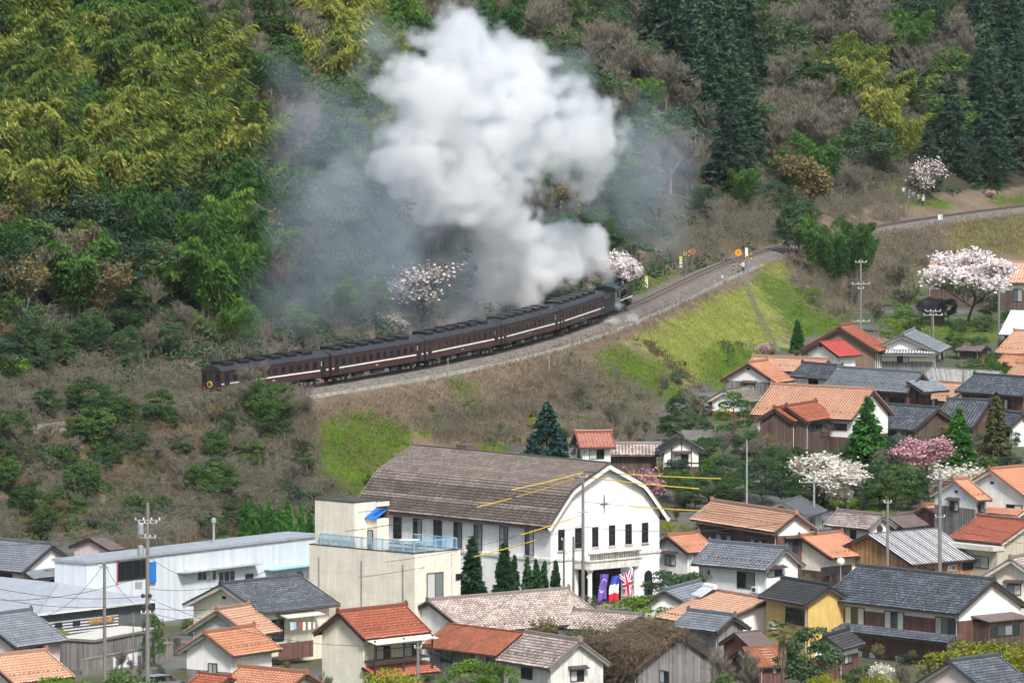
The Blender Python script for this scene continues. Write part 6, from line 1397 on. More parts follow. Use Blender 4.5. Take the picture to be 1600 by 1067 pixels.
for x, kd, q, hg, zn in FOREST:
    xs_ = sorted(seen[(kd, zn)]); n_ = len(xs_); i_ = xs_.index(x); o_ = '' if n_ == 1 else ', leftmost' if i_ == 0 else ', rightmost' if i_ == n_ - 1 else f', {ordw(i_ + 1)} from left'
    if len((PHR[kd] + ' ' + zn + o_).split()) > 16: o_ = o_.replace(' from left', '')
    zn = zn if len((PHR[kd] + ' ' + zn + o_).split()) <= 16 else zn.replace('on the ', '')
    plant(kd, q, hg, f'{PHR[kd]} {zn}{o_}', f'{PHR[kd]}s {zn}' if n_ > 1 else None, RNG.uniform(.95, 1.3), .3)
# ---- trees one can name
tree_at('budding_big', 1262, 352, 192, 'large pale tan budding tree standing out on the right hillside', None, 1.15)
tree_at('budding', 1225, 300, 205, 'smaller tan budding tree left of the large one', None, 1.1)
tree_at('evergreen', 1250, 408, 300, 'dark bushy evergreen beside the track where it vanishes', None, .8)
tree_at('evergreen', 1232, 400, 325, 'shorter dark evergreen left of the bushy one by the track', None, .8)
for k, (x, yb, yt) in enumerate([(1283, 445, 322), (1304, 458, 352), (1330, 450, 330), (1350, 440, 362)]): tree_at('bamboo_green', x, yb, yt, 'green bamboo of the grove below the track, %s from left' % ['first', 'second', 'third', 'fourth'][k], 'bamboo grove below the track', .95)
tree_at('plum_sparse', 1445, 318, 228, 'slim pale blossom tree above the people on the grass', None, 1.1)
tree_at('plum_pink', 1548, 312, 290, 'tiny pink blossom tree by the upper track', None, 1.2)
tree_at('cherry_big', 1513, 512, 360, 'big white-pink cherry tree in full bloom at right', None, 1.55)
tree_at('cherry', 982, 466, 362, 'white cherry tree just ahead of the locomotive and smoke', None, 1.25)
tree_at('plum_sparse', 636, 505, 385, 'pale pink cherry tree veiled by smoke above the second carriage', None, 1.5)
tree_at('plum_sparse', 621, 535, 475, 'small white blossom tree behind the roof of the second carriage', None, 1.1)
tree_at('plum_pink', 1195, 560, 528, 'small pale pink tree at the foot of the bank path', None, 1.2)
tree_at('roundfir', 855, 722, 628, 'dense blue-green fir tree behind the hall roof', None, 1.05)
tree_at('thuja', 1246, 552, 497, 'small dark green conifer at the foot of the grassy bank', None, 1.0)
tree_at('thuja', 1355, 735, 622, 'rounded bright green conifer in front of the pale orange farmhouse', None, 1.25, D=845)
tree_at('thuja', 1498, 728, 638, 'pointed bright green conifer in front of dark tiled roofs', None, 1.3, D=848)
tree_at('cypress_brown', 1556, 728, 614, 'tall dark brownish conifer near the right edge', None, .95, D=846)
tree_at('plum_white', 1270, 785, 690, 'white blossom tree on the left of the garden behind the timber house', None, 1.5, D=826)
tree_at('plum_white', 1325, 790, 700, 'broad white blossom tree in the garden behind the timber house', None, 1.7, D=824)
tree_at('plum_white', 1500, 790, 705, 'white blossom tree behind the short orange roof', None, 1.7, D=822)
tree_at('plum_pink', 1448, 730, 660, 'pink blossom tree in front of dark tiled roofs', None, 1.5, D=843)
tree_at('plum_pink', 992, 765, 705, 'dusky pink blossom tree behind the hall gable', None, 1.4, D=812)
tree_at('bare', 955, 690, 600, 'bare spreading tree below the embankment', None, 1.1)
tree_at('bare', 985, 700, 630, 'second bare tree right of the spreading one below the embankment', None, 1.1)
tree_at('bare', 900, 640, 570, 'bare tree on the embankment above the fir', None, 1.0)
tree_at('bare', 1405, 480, 380, 'bare tree on the slope left of the big cherry', None, 1.2)
tree_at('bare', 1425, 500, 420, 'low bare tree beside the farmhouse left of the cherry', None, 1.3)
tree_at('bare', 405, 660, 530, 'tall bare shrub tree hiding the flank of the rearmost carriage', None, .8)
tree_at('bare', 372, 662, 575, 'bare twiggy bush between the tail and the tall shrub tree', None, 1.1)
tree_at('bare', 320, 660, 605, 'low bare bush before the tail of the train', None, 1.4)
tree_at('bare', 345, 668, 590, 'bare bush in front of the rearmost carriage end', None, 1.2)
tree_at('bare', 440, 680, 590, 'bare bush right of the tall one before the rear carriage', None, 1.2)
tree_at('broadleaf', 412, 690, 590, 'green creeper-clad tree below the rearmost carriage', None, .8)
for k, (x, yt) in enumerate([(738, 842), (788, 852), (803, 868), (824, 872), (838, 874), (850, 878), (868, 876)]):
    tree_at('column', x, 925, yt, 'dark juniper along the hall side wall, %s from the concrete block' % ['first', 'second', 'third', 'fourth', 'fifth', 'sixth', 'last'][k], 'junipers along the hall', 1.25 if k < 2 else .9, D=725 if k < 2 else 728)
for k, x in enumerate([384, 396, 409, 421, 436, 449, 470, 484]):
    tree_at('thuja', x, 845, 780 + (k * 7) % 17, 'green column conifer above the warehouse roof, %s from left' % ['first', 'second', 'third', 'fourth', 'fifth', 'sixth', 'seventh', 'eighth'][k], 'conifers above the warehouse', .7, D=782)
# cloud-pruned pine
P_ = at(1147, 690, 872); P_[2] = hat(P_[0], P_[1]); t = thing('cloud_pruned_pine', 'cloud-pruned pine with stacked green pads before the white storehouse', 'tree', P_)
G().tube([(0, 0, -.2), (.2, 0, 1.6), (-.1, 0, 3.2), (.05, 0, 5.0)], .16, 8, .06).build('trunk', M['bark'], t)
for k, (dx, dz, rr) in enumerate([(-1.2, 1.6, .9), (1.1, 2.0, 1.0), (-1.3, 2.9, 1.05), (1.3, 3.2, 1.15), (-.9, 4.2, 1.0), (.9, 4.4, 1.0), (0, 5.3, .95)]):
    n = 420; e = unit(RNG.normal(size=(n, 3))); c = np.array([dx, RNG.uniform(-.4, .4), dz]) + e * np.array([rr, rr, .42]) * RNG.uniform(.7, 1, (n, 1))
    link('foliage_pad', mesh_of('foliage_pad', quads_of(c, e + [0, 0, .5], RNG.uniform(.15, .32, n), RNG.uniform(.07, .14, n)), 'leaf_thuja'), t)
    G().tube([(0, 0, dz - .5), (dx, 0, dz - .2)], .05, 6).build('limb', M['bark'], t)
# palm
P_ = at(1222, 1060, 664); P_[2] = 0; t = thing('fan_palm', 'fan palm with shaggy trunk beside the rusty tin shed', 'palm', P_); hp = at(1222, 985, 664)[2]
G().tube([(0, 0, -.2), (.05, 0, hp * .5), (0, 0, hp)], .17, 9, .2).build('trunk', M['bark'], t)
n = 260; a = RNG.uniform(0, 6.28, n); c = np.stack([np.cos(a) * .28, np.sin(a) * .28, RNG.uniform(hp * .55, hp * .98, n)], 1); link('dead_skirt', mesh_of('dead_skirt', quads_of(c, np.stack([np.cos(a) * .35, np.sin(a) * .35, -np.ones(n)], 1), RNG.uniform(.4, .9, n), np.full(n, .08)), 'dry'), t)
for k in range(16):
    a = k * 2.4; el = .9 - 1.5 * (k / 16); d0 = np.array([math.cos(a) * math.cos(el), math.sin(a) * math.cos(el), math.sin(el)]); c0 = np.array([0, 0, hp]) + d0 * .85; sd = np.cross(d0, [0, 0, 1.]); sd /= np.linalg.norm(sd) + 1e-6
    an = np.linspace(-1.35, 1.35, 15); dv = np.outer(np.cos(an), d0) + np.outer(np.sin(an), sd) + np.array([0, 0, -.25]); fr = link('frond', mesh_of('frond', quads_of(c0 + dv * .32, dv, np.full(15, .75), np.full(15, .09)), 'leaf_mid'), t)
    G().tube([(0, 0, hp), tuple(c0)], .02, 5).build('stalk', M['culm'], fr)
tree_at('camellia', 1266, 1062, 976, 'dark glossy evergreen between the palm and the brown house', None, 1.0, D=668)
# garden greenery: (kind, x, base y, top y, D, wide, words)
GARD = [('shrub_yellow', 1530, 1062, 1003, 664, 1.6, 'wide yellow-green bush below the brown house, left half'), ('shrub_yellow', 1575, 1062, 1005, 664, 1.5, 'wide yellow-green bush below the brown house, right half'), ('shrub_yellow', 1372, 1085, 1052, 658, 1.0, 'small yellow-green bush at the bottom edge'), ('shrub_yellow', 1290, 1080, 1052, 660, 1.0, 'low yellowish bush under the dark evergreen'), ('shrub', 1338, 1070, 1038, 664, .7, 'slim green bush at the brown house door'),
        ('plum_white', 1375, 1075, 1020, 662, .8, 'leafless pale-tipped bush at the brown house door'), ('bare', 1410, 1075, 1010, 664, .8, 'bare garden tree before the brown house'), ('bare', 1445, 1070, 1000, 664, .9, 'second bare garden tree before the brown house'), ('bare', 1500, 1030, 965, 684, .8, 'bare twiggy tree at the brown annex'),
        ('shrub_dark', 1052, 925, 880, 738, 1.0, 'clipped dark hedge block right of the hall'), ('shrub_dark', 1075, 920, 882, 738, .9, 'second clipped hedge block right of the hall'), ('shrub_light', 1012, 950, 925, 722, 1.8, 'low spreading pine before the hall porch'), ('shrub_light', 1040, 945, 928, 724, 1.4, 'small light green shrub before the hall porch'),
        ('bare', 1130, 1075, 985, 662, .75, 'thin bare tree before the derelict house, left one'), ('bare', 1165, 1075, 980, 664, .7, 'thin bare tree before the derelict house, right one'), ('shrub', 1130, 1080, 1050, 662, 1.2, 'dark green bush at the foot of the bare thin trees'), ('budding', 845, 1010, 950, 690, .9, 'olive budding bush against the pink mottled roof'), ('shrub', 912, 1000, 978, 688, 1.0, 'small green bush beside the old storehouse gable'), ('shrub_light', 775, 1068, 1030, 664, .8, 'light green bush at the peeling storehouse'), ('shrub_light', 735, 1060, 1028, 668, 1.2, 'green bush at the foot of the concrete block'), ('shrub_yellow', 610, 1082, 1045, 655, 1.2, 'olive bush below the cream house balcony'), ('bare', 725, 1072, 1035, 664, 1.3, 'bare bush at the foot of the concrete block'),
        ('shrub_dark', 545, 1085, 1062, 655, 1.5, 'dark clipped hedge below the cream house'), ('bare', 505, 1066, 1030, 664, .7, 'small leafless bush before the cream house wall'), ('shrub', 205, 1075, 1046, 652, 1.2, 'round green bush before the poster wall'), ('bare', 150, 1078, 1045, 652, 1.6, 'reddish bare bush before the poster wall'), ('shrub_light', 95, 1078, 1052, 650, 1.2, 'light green bush in front of the bottom left orange roof'), ('shrub', 240, 978, 955, 695, .4, 'green bush behind the boarded store'), ('bare', 262, 1070, 1040, 655, 1.0, 'bare bush beside the silver car')]
for kd, x, yb, yt, D, wd_, lb in GARD: tree_at(kd, x, yb, yt, lb, None, wd_, D=D)
# belt of garden trees between the hall and the upper houses
BELT = [('broadleaf', 1062, 790, 735), ('evergreen', 1085, 800, 745), ('broadleaf', 1110, 790, 730), ('evergreen', 1135, 770, 715), ('broadleaf', 1150, 800, 740), ('spring', 1120, 760, 712), ('evergreen', 1190, 790, 715), ('broadleaf', 1215, 775, 700), ('evergreen', 1235, 800, 735), ('broadleaf', 1255, 810, 745), ('evergreen', 1290, 800, 745), ('evergreen', 1375, 795, 720), ('broadleaf', 1400, 800, 730), ('broadleaf', 1425, 790, 735), ('evergreen', 1385, 735, 690), ('spring', 1408, 800, 770), ('broadleaf', 1440, 800, 760), ('bare', 1385, 760, 690), ('bare', 1180, 740, 670), ('bare', 1225, 740, 675), ('budding', 1205, 730, 672), ('budding', 1270, 715, 660), ('evergreen', 1075, 680, 640), ('broadleaf', 1045, 690, 650), ('spring', 1290, 705, 665), ('bare', 1010, 690, 640), ('evergreen', 1100, 690, 655), ('shrub_light', 1175, 705, 685), ('spring', 1320, 700, 655), ('evergreen', 1335, 740, 690), ('broadleaf', 1545, 760, 715), ('evergreen', 1580, 755, 710), ('broadleaf', 1470, 780, 745), ('bare', 1060, 750, 690), ('broadleaf', 1035, 780, 735), ('spring', 925, 735, 705), ('evergreen', 905, 730, 700), ('bare', 1480, 610, 560), ('broadleaf', 1495, 560, 520), ('evergreen', 1530, 560, 525), ('spring', 1415, 525, 480), ('spring', 1390, 545, 500), ('evergreen', 1545, 505, 460), ('evergreen', 1480, 505, 465), ('shrub_light', 1560, 600, 565), ('budding', 1320, 560, 520), ('spring', 1270, 480, 450), ('bare', 1365, 520, 455), ('bare', 1330, 480, 420), ('broadleaf', 1435, 525, 490), ('shrub', 1185, 700, 668), ('shrub_dark', 1205, 702, 670), ('budding', 1232, 705, 655), ('shrub', 1255, 708, 675), ('bare', 1290, 712, 650), ('shrub_light', 1312, 700, 668), ('shrub', 1335, 705, 672), ('shrub_dark', 1300, 735, 700), ('budding', 1330, 735, 690), ('bare', 1345, 750, 690), ('shrub_dark', 1400, 715, 678), ('shrub', 1425, 720, 685), ('bare', 1415, 730, 670), ('shrub', 1465, 712, 680), ('budding', 1475, 715, 655), ('shrub_dark', 1530, 715, 680), ('bare', 1520, 735, 670), ('shrub', 1575, 700, 672), ('evergreen', 1165, 730, 680), ('evergreen', 1110, 730, 680), ('broadleaf', 1085, 735, 685), ('bare', 1130, 720, 660), ('broadleaf', 1245, 765, 700), ('evergreen', 1300, 780, 730), ('broadleaf', 1350, 800, 750), ('evergreen', 1060, 760, 715), ('shrub_dark', 1500, 520, 495), ('shrub_dark', 1540, 520, 490), ('shrub', 1580, 515, 485), ('evergreen', 1450, 505, 465), ('broadleaf', 1575, 560, 530), ('shrub', 1450, 560, 535), ('shrub', 1520, 590, 560), ('shrub_dark', 1100, 650, 620), ('evergreen', 1060, 660, 620), ('bare', 1090, 670, 600)]
ordn = ['first', 'second', 'third', 'fourth', 'fifth', 'sixth', 'seventh', 'eighth', 'ninth', 'tenth', 'eleventh', 'twelfth', 'thirteenth', 'fourteenth', 'fifteenth', 'sixteenth']
cnt = {}
for kd, x, yb, yt in sorted(BELT, key=lambda q: q[1]):
    ar = 'garden belt right of the hall' if yb > 700 else 'gardens among the upper houses'
    c_ = cnt[(kd, ar)] = cnt.get((kd, ar), 0) + 1; ph = PHR.get(kd, 'light green shrub').replace('light green bush', 'light green shrub')
    q = hit([x], [yb])[0]; plant(kd, q, (yb - yt) / (F / q[1]) * 1.1, f'{ph} in the {ar}, {ordn[c_ - 1]} from left', f'trees in the {ar}', 1.15)

foot = [(h_.loc[0], h_.loc[1], h_.rz, h_.L / 2 + .5, h_.w + .4) for h_ in HOUSES.values()] + [(HALL.loc[0], HALL.loc[1], HALL.rz, HALL.L / 2 + 1, WD + 1), (BLOCK.loc[0], BLOCK.loc[1], BLOCK.rz, BLOCK.xl + .6, BLOCK.yw + .6)]
yx = RNG.uniform(-30, 1640, 520); yy_ = RNG.uniform(560, 1066, 520); yq = hit(yx, yy_); YARD = []
for x, y, q in zip(yx, yy_, yq):
    if np.isnan(q[0]) or q[2] > ground0(q[0], q[1]) + .8 or (x < 560 and y < 900): continue
    if any(abs((q[0] - fx) * math.cos(fr) + (q[1] - fy) * math.sin(fr)) < fl_ and abs(-(q[0] - fx) * math.sin(fr) + (q[1] - fy) * math.cos(fr)) < fw for fx, fy, fr, fl_, fw in foot): continue
    YARD.append((x, RNG.choice(['shrub', 'shrub_dark', 'shrub_light', 'bare', 'budding', 'shrub_yellow']), q, ('in the yards of the upper houses' if y < 700 else 'in the gardens behind the timber house' if y < 800 and x > 1040 else 'in the yards right of the hall' if x > 1040 else 'in the yards below the hall' if x > 560 else 'in the yards at lower left')))
PHR['shrub_yellow'] = 'yellow-green bush'
seen = {}
for x, kd, q, zn in YARD: seen.setdefault((kd, zn), []).append(x)
for x, kd, q, zn in YARD:
    i_ = sorted(seen[(kd, zn)]).index(x); hg = {'bare': 3.0, 'budding': 2.6}.get(kd, 1.5) * RNG.uniform(.6, 1.3)
    plant(kd, q, hg, f'small {PHR[kd]} {zn}, {ordw(i_ + 1)} from left', f'small plants of one kind {zn}: {PHR[kd]}')
# ---- masses nobody could count: grass, dry weeds, brushwood, undergrowth, creepers
def scatter_px(poly, n):
    p_ = np.array(poly); x = RNG.uniform(p_[:, 0].min(), p_[:, 0].max(), n * 2); y = RNG.uniform(p_[:, 1].min(), p_[:, 1].max(), n * 2); k = inpoly(x + RNG.normal(0, 7, n * 2), y + RNG.normal(0, 5, n * 2), poly); x, y = x[k][:n], y[k][:n]
    q = hit(x, y); q = q[~np.isnan(q[:, 0])]; q[:, 2] = hat(q[:, 0], q[:, 1]); return q
def tufts(q, hmin, hmax, wdt, per=4, lean=.5):
    m = len(q) * per; b_ = np.repeat(q, per, 0) + np.concatenate([RNG.normal(0, .22, (m, 2)), np.zeros((m, 1))], 1); hh = RNG.uniform(hmin, hmax, m); d = np.stack([RNG.normal(0, lean, m), RNG.normal(0, lean, m), np.ones(m)], 1)
    return quads_of(b_ + unit(d) * (hh / 2)[:, None], d, hh, RNG.uniform(.6, 1.3, m) * wdt)
def patchy(q, k=.16, ph=1.0, t=-.15): return q[wav(q[:, 0], q[:, 1], k, ph) + .4 * wav(q[:, 0], q[:, 1], k * 2.7, ph + 1) > t]
def stuff(name, VQ, mat, label, cat): tag(link(name, mesh_of(name, VQ, mat)), label, cat, None, 'stuff')
def area(poly):
    p_ = np.array(poly); return abs(np.sum(p_[:, 0] * np.roll(p_[:, 1], -1) - p_[:, 1] * np.roll(p_[:, 0], -1))) / 2
stuff('meadow_grass', merge([tufts(scatter_px(p_, int(area(p_) * .32)), .12, .38, .07) for p_ in GREEN]), 'grass', 'bright green grass on the embankment and verges', 'grass')
stuff('dry_meadow_grass', merge([tufts(scatter_px(p_, int(area(p_) * .32)), .15, .42, .07) for p_ in YELLOW]), 'grass_dry', 'straw-yellow grass on the embankment', 'grass')
BANK = [[(480, 640), (700, 598), (960, 515), (1060, 470), (1150, 440), (1160, 450), (990, 530), (900, 560), (760, 660), (640, 665), (560, 640), (490, 670)], [(640, 660), (760, 640), (900, 560), (960, 600), (1030, 630), (1000, 690), (880, 690), (760, 700), (680, 690)], [(1040, 378), (1215, 350), (1225, 372), (1060, 425)], [(1370, 365), (1620, 335), (1620, 400), (1400, 400)], [(1225, 395), (1420, 362), (1480, 400), (1400, 460), (1300, 500), (1230, 440)], [(0, 645), (320, 625), (470, 640), (480, 700), (0, 720)]]
stuff('dry_weeds', merge([tufts(patchy(scatter_px(p_, int(area(p_) * .10)), .35, 2.2, .1), .2, .6, .06, 4, .6) for p_ in GREEN] + [tufts(scatter_px(p_, int(area(p_) * .36)), .25, .95, .06, 4, .7) for p_ in BANK]), 'dry', 'brown dry weeds covering the railway bank', 'weeds')
def brush(q, n_st, hgt, r=.02):
    m = len(q) * n_st; b_ = np.repeat(q, n_st, 0) + np.concatenate([RNG.normal(0, .5, (m, 2)), np.zeros((m, 1))], 1); az = RNG.uniform(0, 6.28, m); H_ = RNG.uniform(.4, 1, m) * np.repeat(RNG.uniform(.6, 1.2, len(q)) * hgt, n_st); rc = RNG.uniform(.2, .9, m) * H_
    o_ = np.stack([np.cos(az), np.sin(az), np.zeros(m)], 1); p1 = b_ + o_ * (rc * .3)[:, None] + np.array([0, 0, 1.]) * (H_ * .75)[:, None]; p2 = b_ + o_ * rc[:, None] + np.array([0, 0, 1.]) * (H_ * .85)[:, None]; p3 = p2 + o_ * (rc * .5)[:, None] - np.array([0, 0, 1.]) * (H_ * .25)[:, None]
    return merge([ribbons(b_, p1, np.full(m, r), np.full(m, r * .8)), ribbons(p1, p2, np.full(m, r * .8), np.full(m, r * .7)), ribbons(p2, p3, np.full(m, r * .7), np.full(m, r * .4))])
def blobs(q, per, rad, ls):
    out = []
    for p_ in q:
        r_ = rad * RNG.uniform(.6, 1.3); e = unit(RNG.normal(size=(per, 3))); e[:, 2] = np.abs(e[:, 2]); out.append(quads_of(p_ + e * np.array([r_, r_, r_ * .8]) * RNG.uniform(.5, 1.05, (per, 1)), np.cross(e, RNG.normal(size=(per, 3))), RNG.uniform(.7, 1.3, per) * ls, RNG.uniform(.5, .9, per) * ls))
    return merge(out)
LB = [(-80, 660), (300, 640), (480, 650), (500, 700), (480, 760), (560, 800), (490, 835), (380, 842), (230, 865), (100, 850), (-80, 850)]
stuff('brushwood', brush(np.concatenate([patchy(scatter_px(LB, 1900)), scatter_px([(280, 610), (480, 600), (480, 660), (280, 670)], 170), scatter_px([(-60, 612), (310, 592), (318, 634), (-60, 660)], 260), scatter_px(BANK[1], 130), scatter_px(BANK[4], 160)]), 24, 2.2, .028), 'twig', 'tangled bare brushwood on the bank at left', 'brushwood')
stuff('pale_brushwood', brush(patchy(scatter_px(LB, 1000), .2, 3.0, 0), 22, 1.8, .026), 'dry', 'pale dry stalks among the brushwood at left', 'brushwood')
stuff('bank_bushes', blobs(np.concatenate([patchy(scatter_px(LB, 480), .14, 4.4, .1), scatter_px([(-60, 740), (480, 760), (490, 840), (100, 850), (-60, 850)], 130), scatter_px([(0, 700), (120, 720), (240, 800), (200, 850), (0, 850)], 60), scatter_px([(380, 640), (450, 650), (450, 800), (400, 800)], 40), scatter_px(BANK[1], 30), scatter_px([(1060, 560), (1180, 520), (1180, 620), (1080, 600)], 10)]), 110, 1.0, .26), 'leaf_mid', 'green bushes scattered through the brush on the bank', 'bushes')
stuff('bank_bushes_light', blobs(np.concatenate([scatter_px(LB, 60), scatter_px([(1230, 440), (1330, 480), (1320, 540), (1250, 520)], 30), scatter_px([(1390, 440), (1450, 460), (1440, 540), (1390, 530)], 25), scatter_px([(60, 600), (330, 590), (330, 630), (60, 650)], 40)]), 110, .9, .24), 'leaf_light', 'light green bushes on the banks', 'bushes')
hl = [np.array([[988, 528], [1022, 552], [1060, 582], [1096, 612]])]; tt_ = RNG.uniform(0, 3, 110); hq = hit(np.interp(tt_, range(4), hl[0][:, 0]) + RNG.normal(0, 3, 110), np.interp(tt_, range(4), hl[0][:, 1]) + RNG.normal(0, 2.5, 110)); hq = hq[~np.isnan(hq[:, 0])]
stuff('bank_hedge', brush(hq[::2], 20, .8, .02), 'bark', 'dark diagonal hedge of bare scrub down the grassy bank', 'hedge')
UNDER = [(-100, 330), (420, 330), (640, 440), (960, 400), (1200, 300), (1230, 375), (1000, 455), (800, 510), (600, 555), (330, 590), (-100, 640)]
stuff('forest_undergrowth', blobs(np.concatenate([scatter_px(UNDER, 750), scatter_px([(-100, -20), (1700, -20), (1700, 300), (1200, 300), (1000, 420), (-100, 420)], 1100)]), 80, 1.6, .42), 'leaf_dark', 'dark undergrowth at the foot of the wooded hill', 'undergrowth')
stuff('forest_brushwood', brush(np.concatenate([scatter_px(UNDER, 420), scatter_px([(1040, 330), (1220, 250), (1230, 370), (1050, 420)], 160), scatter_px([(1240, 250), (1500, 250), (1400, 350), (1240, 380)], 160), scatter_px([(-100, -20), (1700, -20), (1700, 280), (-100, 320)], 700)]), 26, 2.8, .03), 'twig', 'bare brushwood between the trees of the hill', 'brushwood')
# dead creepers over the derelict house
h = VINE; n = 5200; u = RNG.uniform(-h.L / 2, h.L / 2, n); v = RNG.uniform(-h.w - .3, h.w * .4, n); zz = h.hr - np.abs(v) * h.tn + .15 * RNG.random(n) + .5 * np.maximum(0, np.sin(u * .9 + 1) * np.cos(v * .8)); hang = RNG.random(n) < .3; zz = np.where(hang, zz - RNG.uniform(0, 2.0, n), zz); v = np.where(hang, -h.w - RNG.uniform(-.1, .5, n), v)
cz, sz = math.cos(h.rz), math.sin(h.rz); b_ = np.stack([h.loc[0] + u * cz - v * sz, h.loc[1] + u * sz + v * cz, h.loc[2] + zz], 1); d = RNG.normal(size=(n, 3)) * [1, 1, .35]
p1 = b_ + unit(d) * .7 + [0, 0, .25]; p2 = p1 + unit(d + RNG.normal(0, .6, (n, 3))) * .7 - [0, 0, .25]
stuff('dead_creeper', merge([ribbons(b_, p1, np.full(n, .022), np.full(n, .02)), ribbons(p1, p2, np.full(n, .02), np.full(n, .014))]), 'dry', 'mat of dead brown creepers smothering the derelict house', 'creeper')
n = 5000; i = RNG.integers(0, len(b_), n); stuff('dead_creeper_leaves', quads_of(b_[i] + RNG.normal(0, .3, (n, 3)), RNG.normal(size=(n, 3)), RNG.uniform(.12, .3, n), RNG.uniform(.06, .16, n)), 'dead_leaf', 'withered brown leaves hanging in the creepers of the derelict house', 'dead leaves')
# ------------------------------------------------------------------ stone terrace wall below the upper gardens
q0, q1 = hit([1062], [692])[0], hit([1120], [690])[0]
cw = thing('terrace_wall', 'dark stone terrace wall behind the black-roofed gable', 'wall', q0, math.atan2(q1[1] - q0[1], q1[0] - q0[0])); ln = math.hypot(*(q1 - q0)[:2])
for j in range(4):
    x = 0
    while x < ln:
        wv = RNG.uniform(.5, .9); G().box(x + .015, min(x + wv, ln) - .015, -.3 + RNG.uniform(-.03, .03), .1, -.4 + j * .45 + .012, -.4 + (j + 1) * .45).build('stone', M['trim_grey'], cw); x += wv
# ------------------------------------------------------------------ smoke and steam
def lattice(shape, cells):
    a = RNG.random(tuple(c + 2 for c in cells)).astype(np.float32)
    for ax, (N, c) in enumerate(zip(shape, cells)):
        t = np.linspace(0, c, N); i = np.minimum(t.astype(int), c); f = t - i; f = f * f * (3 - 2 * f)
        W = np.zeros((N, c + 2), np.float32); W[np.arange(N), i] = 1 - f; W[np.arange(N), i + 1] += f
        a = np.moveaxis(np.tensordot(W, np.moveaxis(a, ax, 0), axes=(1, 0)), 0, ax)
    return a
def fbm(shape, size, wl, octv=4):
    out = np.zeros(shape, np.float32); amp, tot = 1.0, 0
    for o in range(octv):
        out += amp * lattice(shape, [max(1, int(s / wl)) for s in size]); tot += amp; amp *= .55; wl *= .5
    return out / tot
def smoke_volume(name, label, origin, rz, mn, mx, vox, fields, mat, cat):
    """puffs: dict of lists of (local x, y, z, r); density worked out on a grid, then handed to a volume"""
    mn, mx = np.array(mn, float), np.array(mx, float); res = np.maximum(((mx - mn) / vox).astype(int), 8); size = mx - mn
    ax = [np.linspace(mn[i], mx[i], res[i]) for i in range(3)]; X, Y, Z = np.meshgrid(*[a_.astype(np.float32) for a_ in ax], indexing='ij'); shp = X.shape
    n1 = [fbm(shp, size, 9.0, 4) - .5 for _ in range(3)]; X = X + n1[0] * 7.5; Y = Y + n1[1] * 5; Z = Z + n1[2] * 7.5
    n2 = .6 - 2.2 * np.abs(fbm(shp, size, 6.0, 2) - .5) - 2.0 * np.abs(fbm(shp, size, 2.6, 4) - .5) ; n2 = n2 - n2.mean(); n3 = [fbm(shp, size, 3.0, 3) - .5 for _ in range(2)]; X = X + n3[0] * 3.6; Z = Z + n3[1] * 3.6; total = np.zeros(shp)
    for puffs, dens, soft, lo, hi, er in fields:
        P_ = np.ones(shp)
        for (x, y, z_, r) in puffs:
            e_ = r * 1.25 + 6.5; c_ = tuple(slice(max(0, int((v_ - e_ - mn[i_]) / vox)), max(1, int((v_ + e_ - mn[i_]) / vox) + 2)) for i_, v_ in enumerate((x, y, z_)))
            d = np.sqrt((X[c_] - x) ** 2 + (Y[c_] - y) ** 2 + (Z[c_] - z_) ** 2); P_[c_] *= 1 - np.clip((1 - d / (r * 1.25)) * soft, 0, 1)
        S = 1 - P_; v = np.clip((S + n2 * er * (S > 0) - lo) / (hi - lo), 0, 1); v = v * v * (3 - 2 * v); total += v * dens
    for i in range(3):
        sl = [slice(None)] * 3; sl[i] = [0, -1]; total[tuple(sl)] = 0
    me = bpy.data.meshes.new(name); k = total.size; me.vertices.add(k)
    me.vertices.foreach_set('co', np.stack([g_.ravel() for g_ in np.meshgrid(*ax, indexing='ij')], -1).astype(np.float32).ravel())
    at_ = me.attributes.new('dens', 'FLOAT', 'POINT'); at_.data.foreach_set('value', total.astype(np.float32).ravel())
    o = link(name, me, None, origin, (0, 0, rz)); tag(o, label, cat, None, 'stuff')
    ng = bpy.data.node_groups.new(name + '_volume', 'GeometryNodeTree')
    ng.interface.new_socket('Geometry', in_out='INPUT', socket_type='NodeSocketGeometry'); ng.interface.new_socket('Geometry', in_out='OUTPUT', socket_type='NodeSocketGeometry')
    N, Lk = ng.nodes.new, ng.links.new; gi, go = N('NodeGroupInput'), N('NodeGroupOutput')
    vc = N('GeometryNodeVolumeCube'); vc.inputs['Min'].default_value = mn; vc.inputs['Max'].default_value = mx
    for a_, s_ in zip('XYZ', res): vc.inputs['Resolution ' + a_].default_value = int(s_)
    pos = N('GeometryNodeInputPosition'); sp = N('ShaderNodeSeparateXYZ'); Lk(pos.outputs[0], sp.inputs[0])
    def mth(op, a, b):
        m_ = N('ShaderNodeMath'); m_.operation = op
        for i_, v_ in enumerate((a, b)):
            if hasattr(v_, 'links'): Lk(v_, m_.inputs[i_])
            elif v_ is not None: m_.inputs[i_].default_value = v_
        return m_.outputs[0]
    ii = []
    for c_ in range(3):
        q_ = mth('MULTIPLY', mth('SUBTRACT', sp.outputs[c_], float(mn[c_])), float((res[c_] - 1) / size[c_]))
        ii.append(mth('MINIMUM', mth('MAXIMUM', mth('ROUND', q_, None), 0.0), float(res[c_] - 1)))
    def imul(a, b, op):
        m_ = N('FunctionNodeIntegerMath'); m_.operation = op
        for i_, v_ in enumerate((a, b)):
            if hasattr(v_, 'links'): Lk(v_, m_.inputs[i_])
            else: m_.inputs[i_].default_value = v_
        return m_.outputs[0]
    idx_ = imul(imul(imul(imul(ii[0], int(res[1]), 'MULTIPLY'), ii[1], 'ADD'), int(res[2]), 'MULTIPLY'), ii[2], 'ADD')
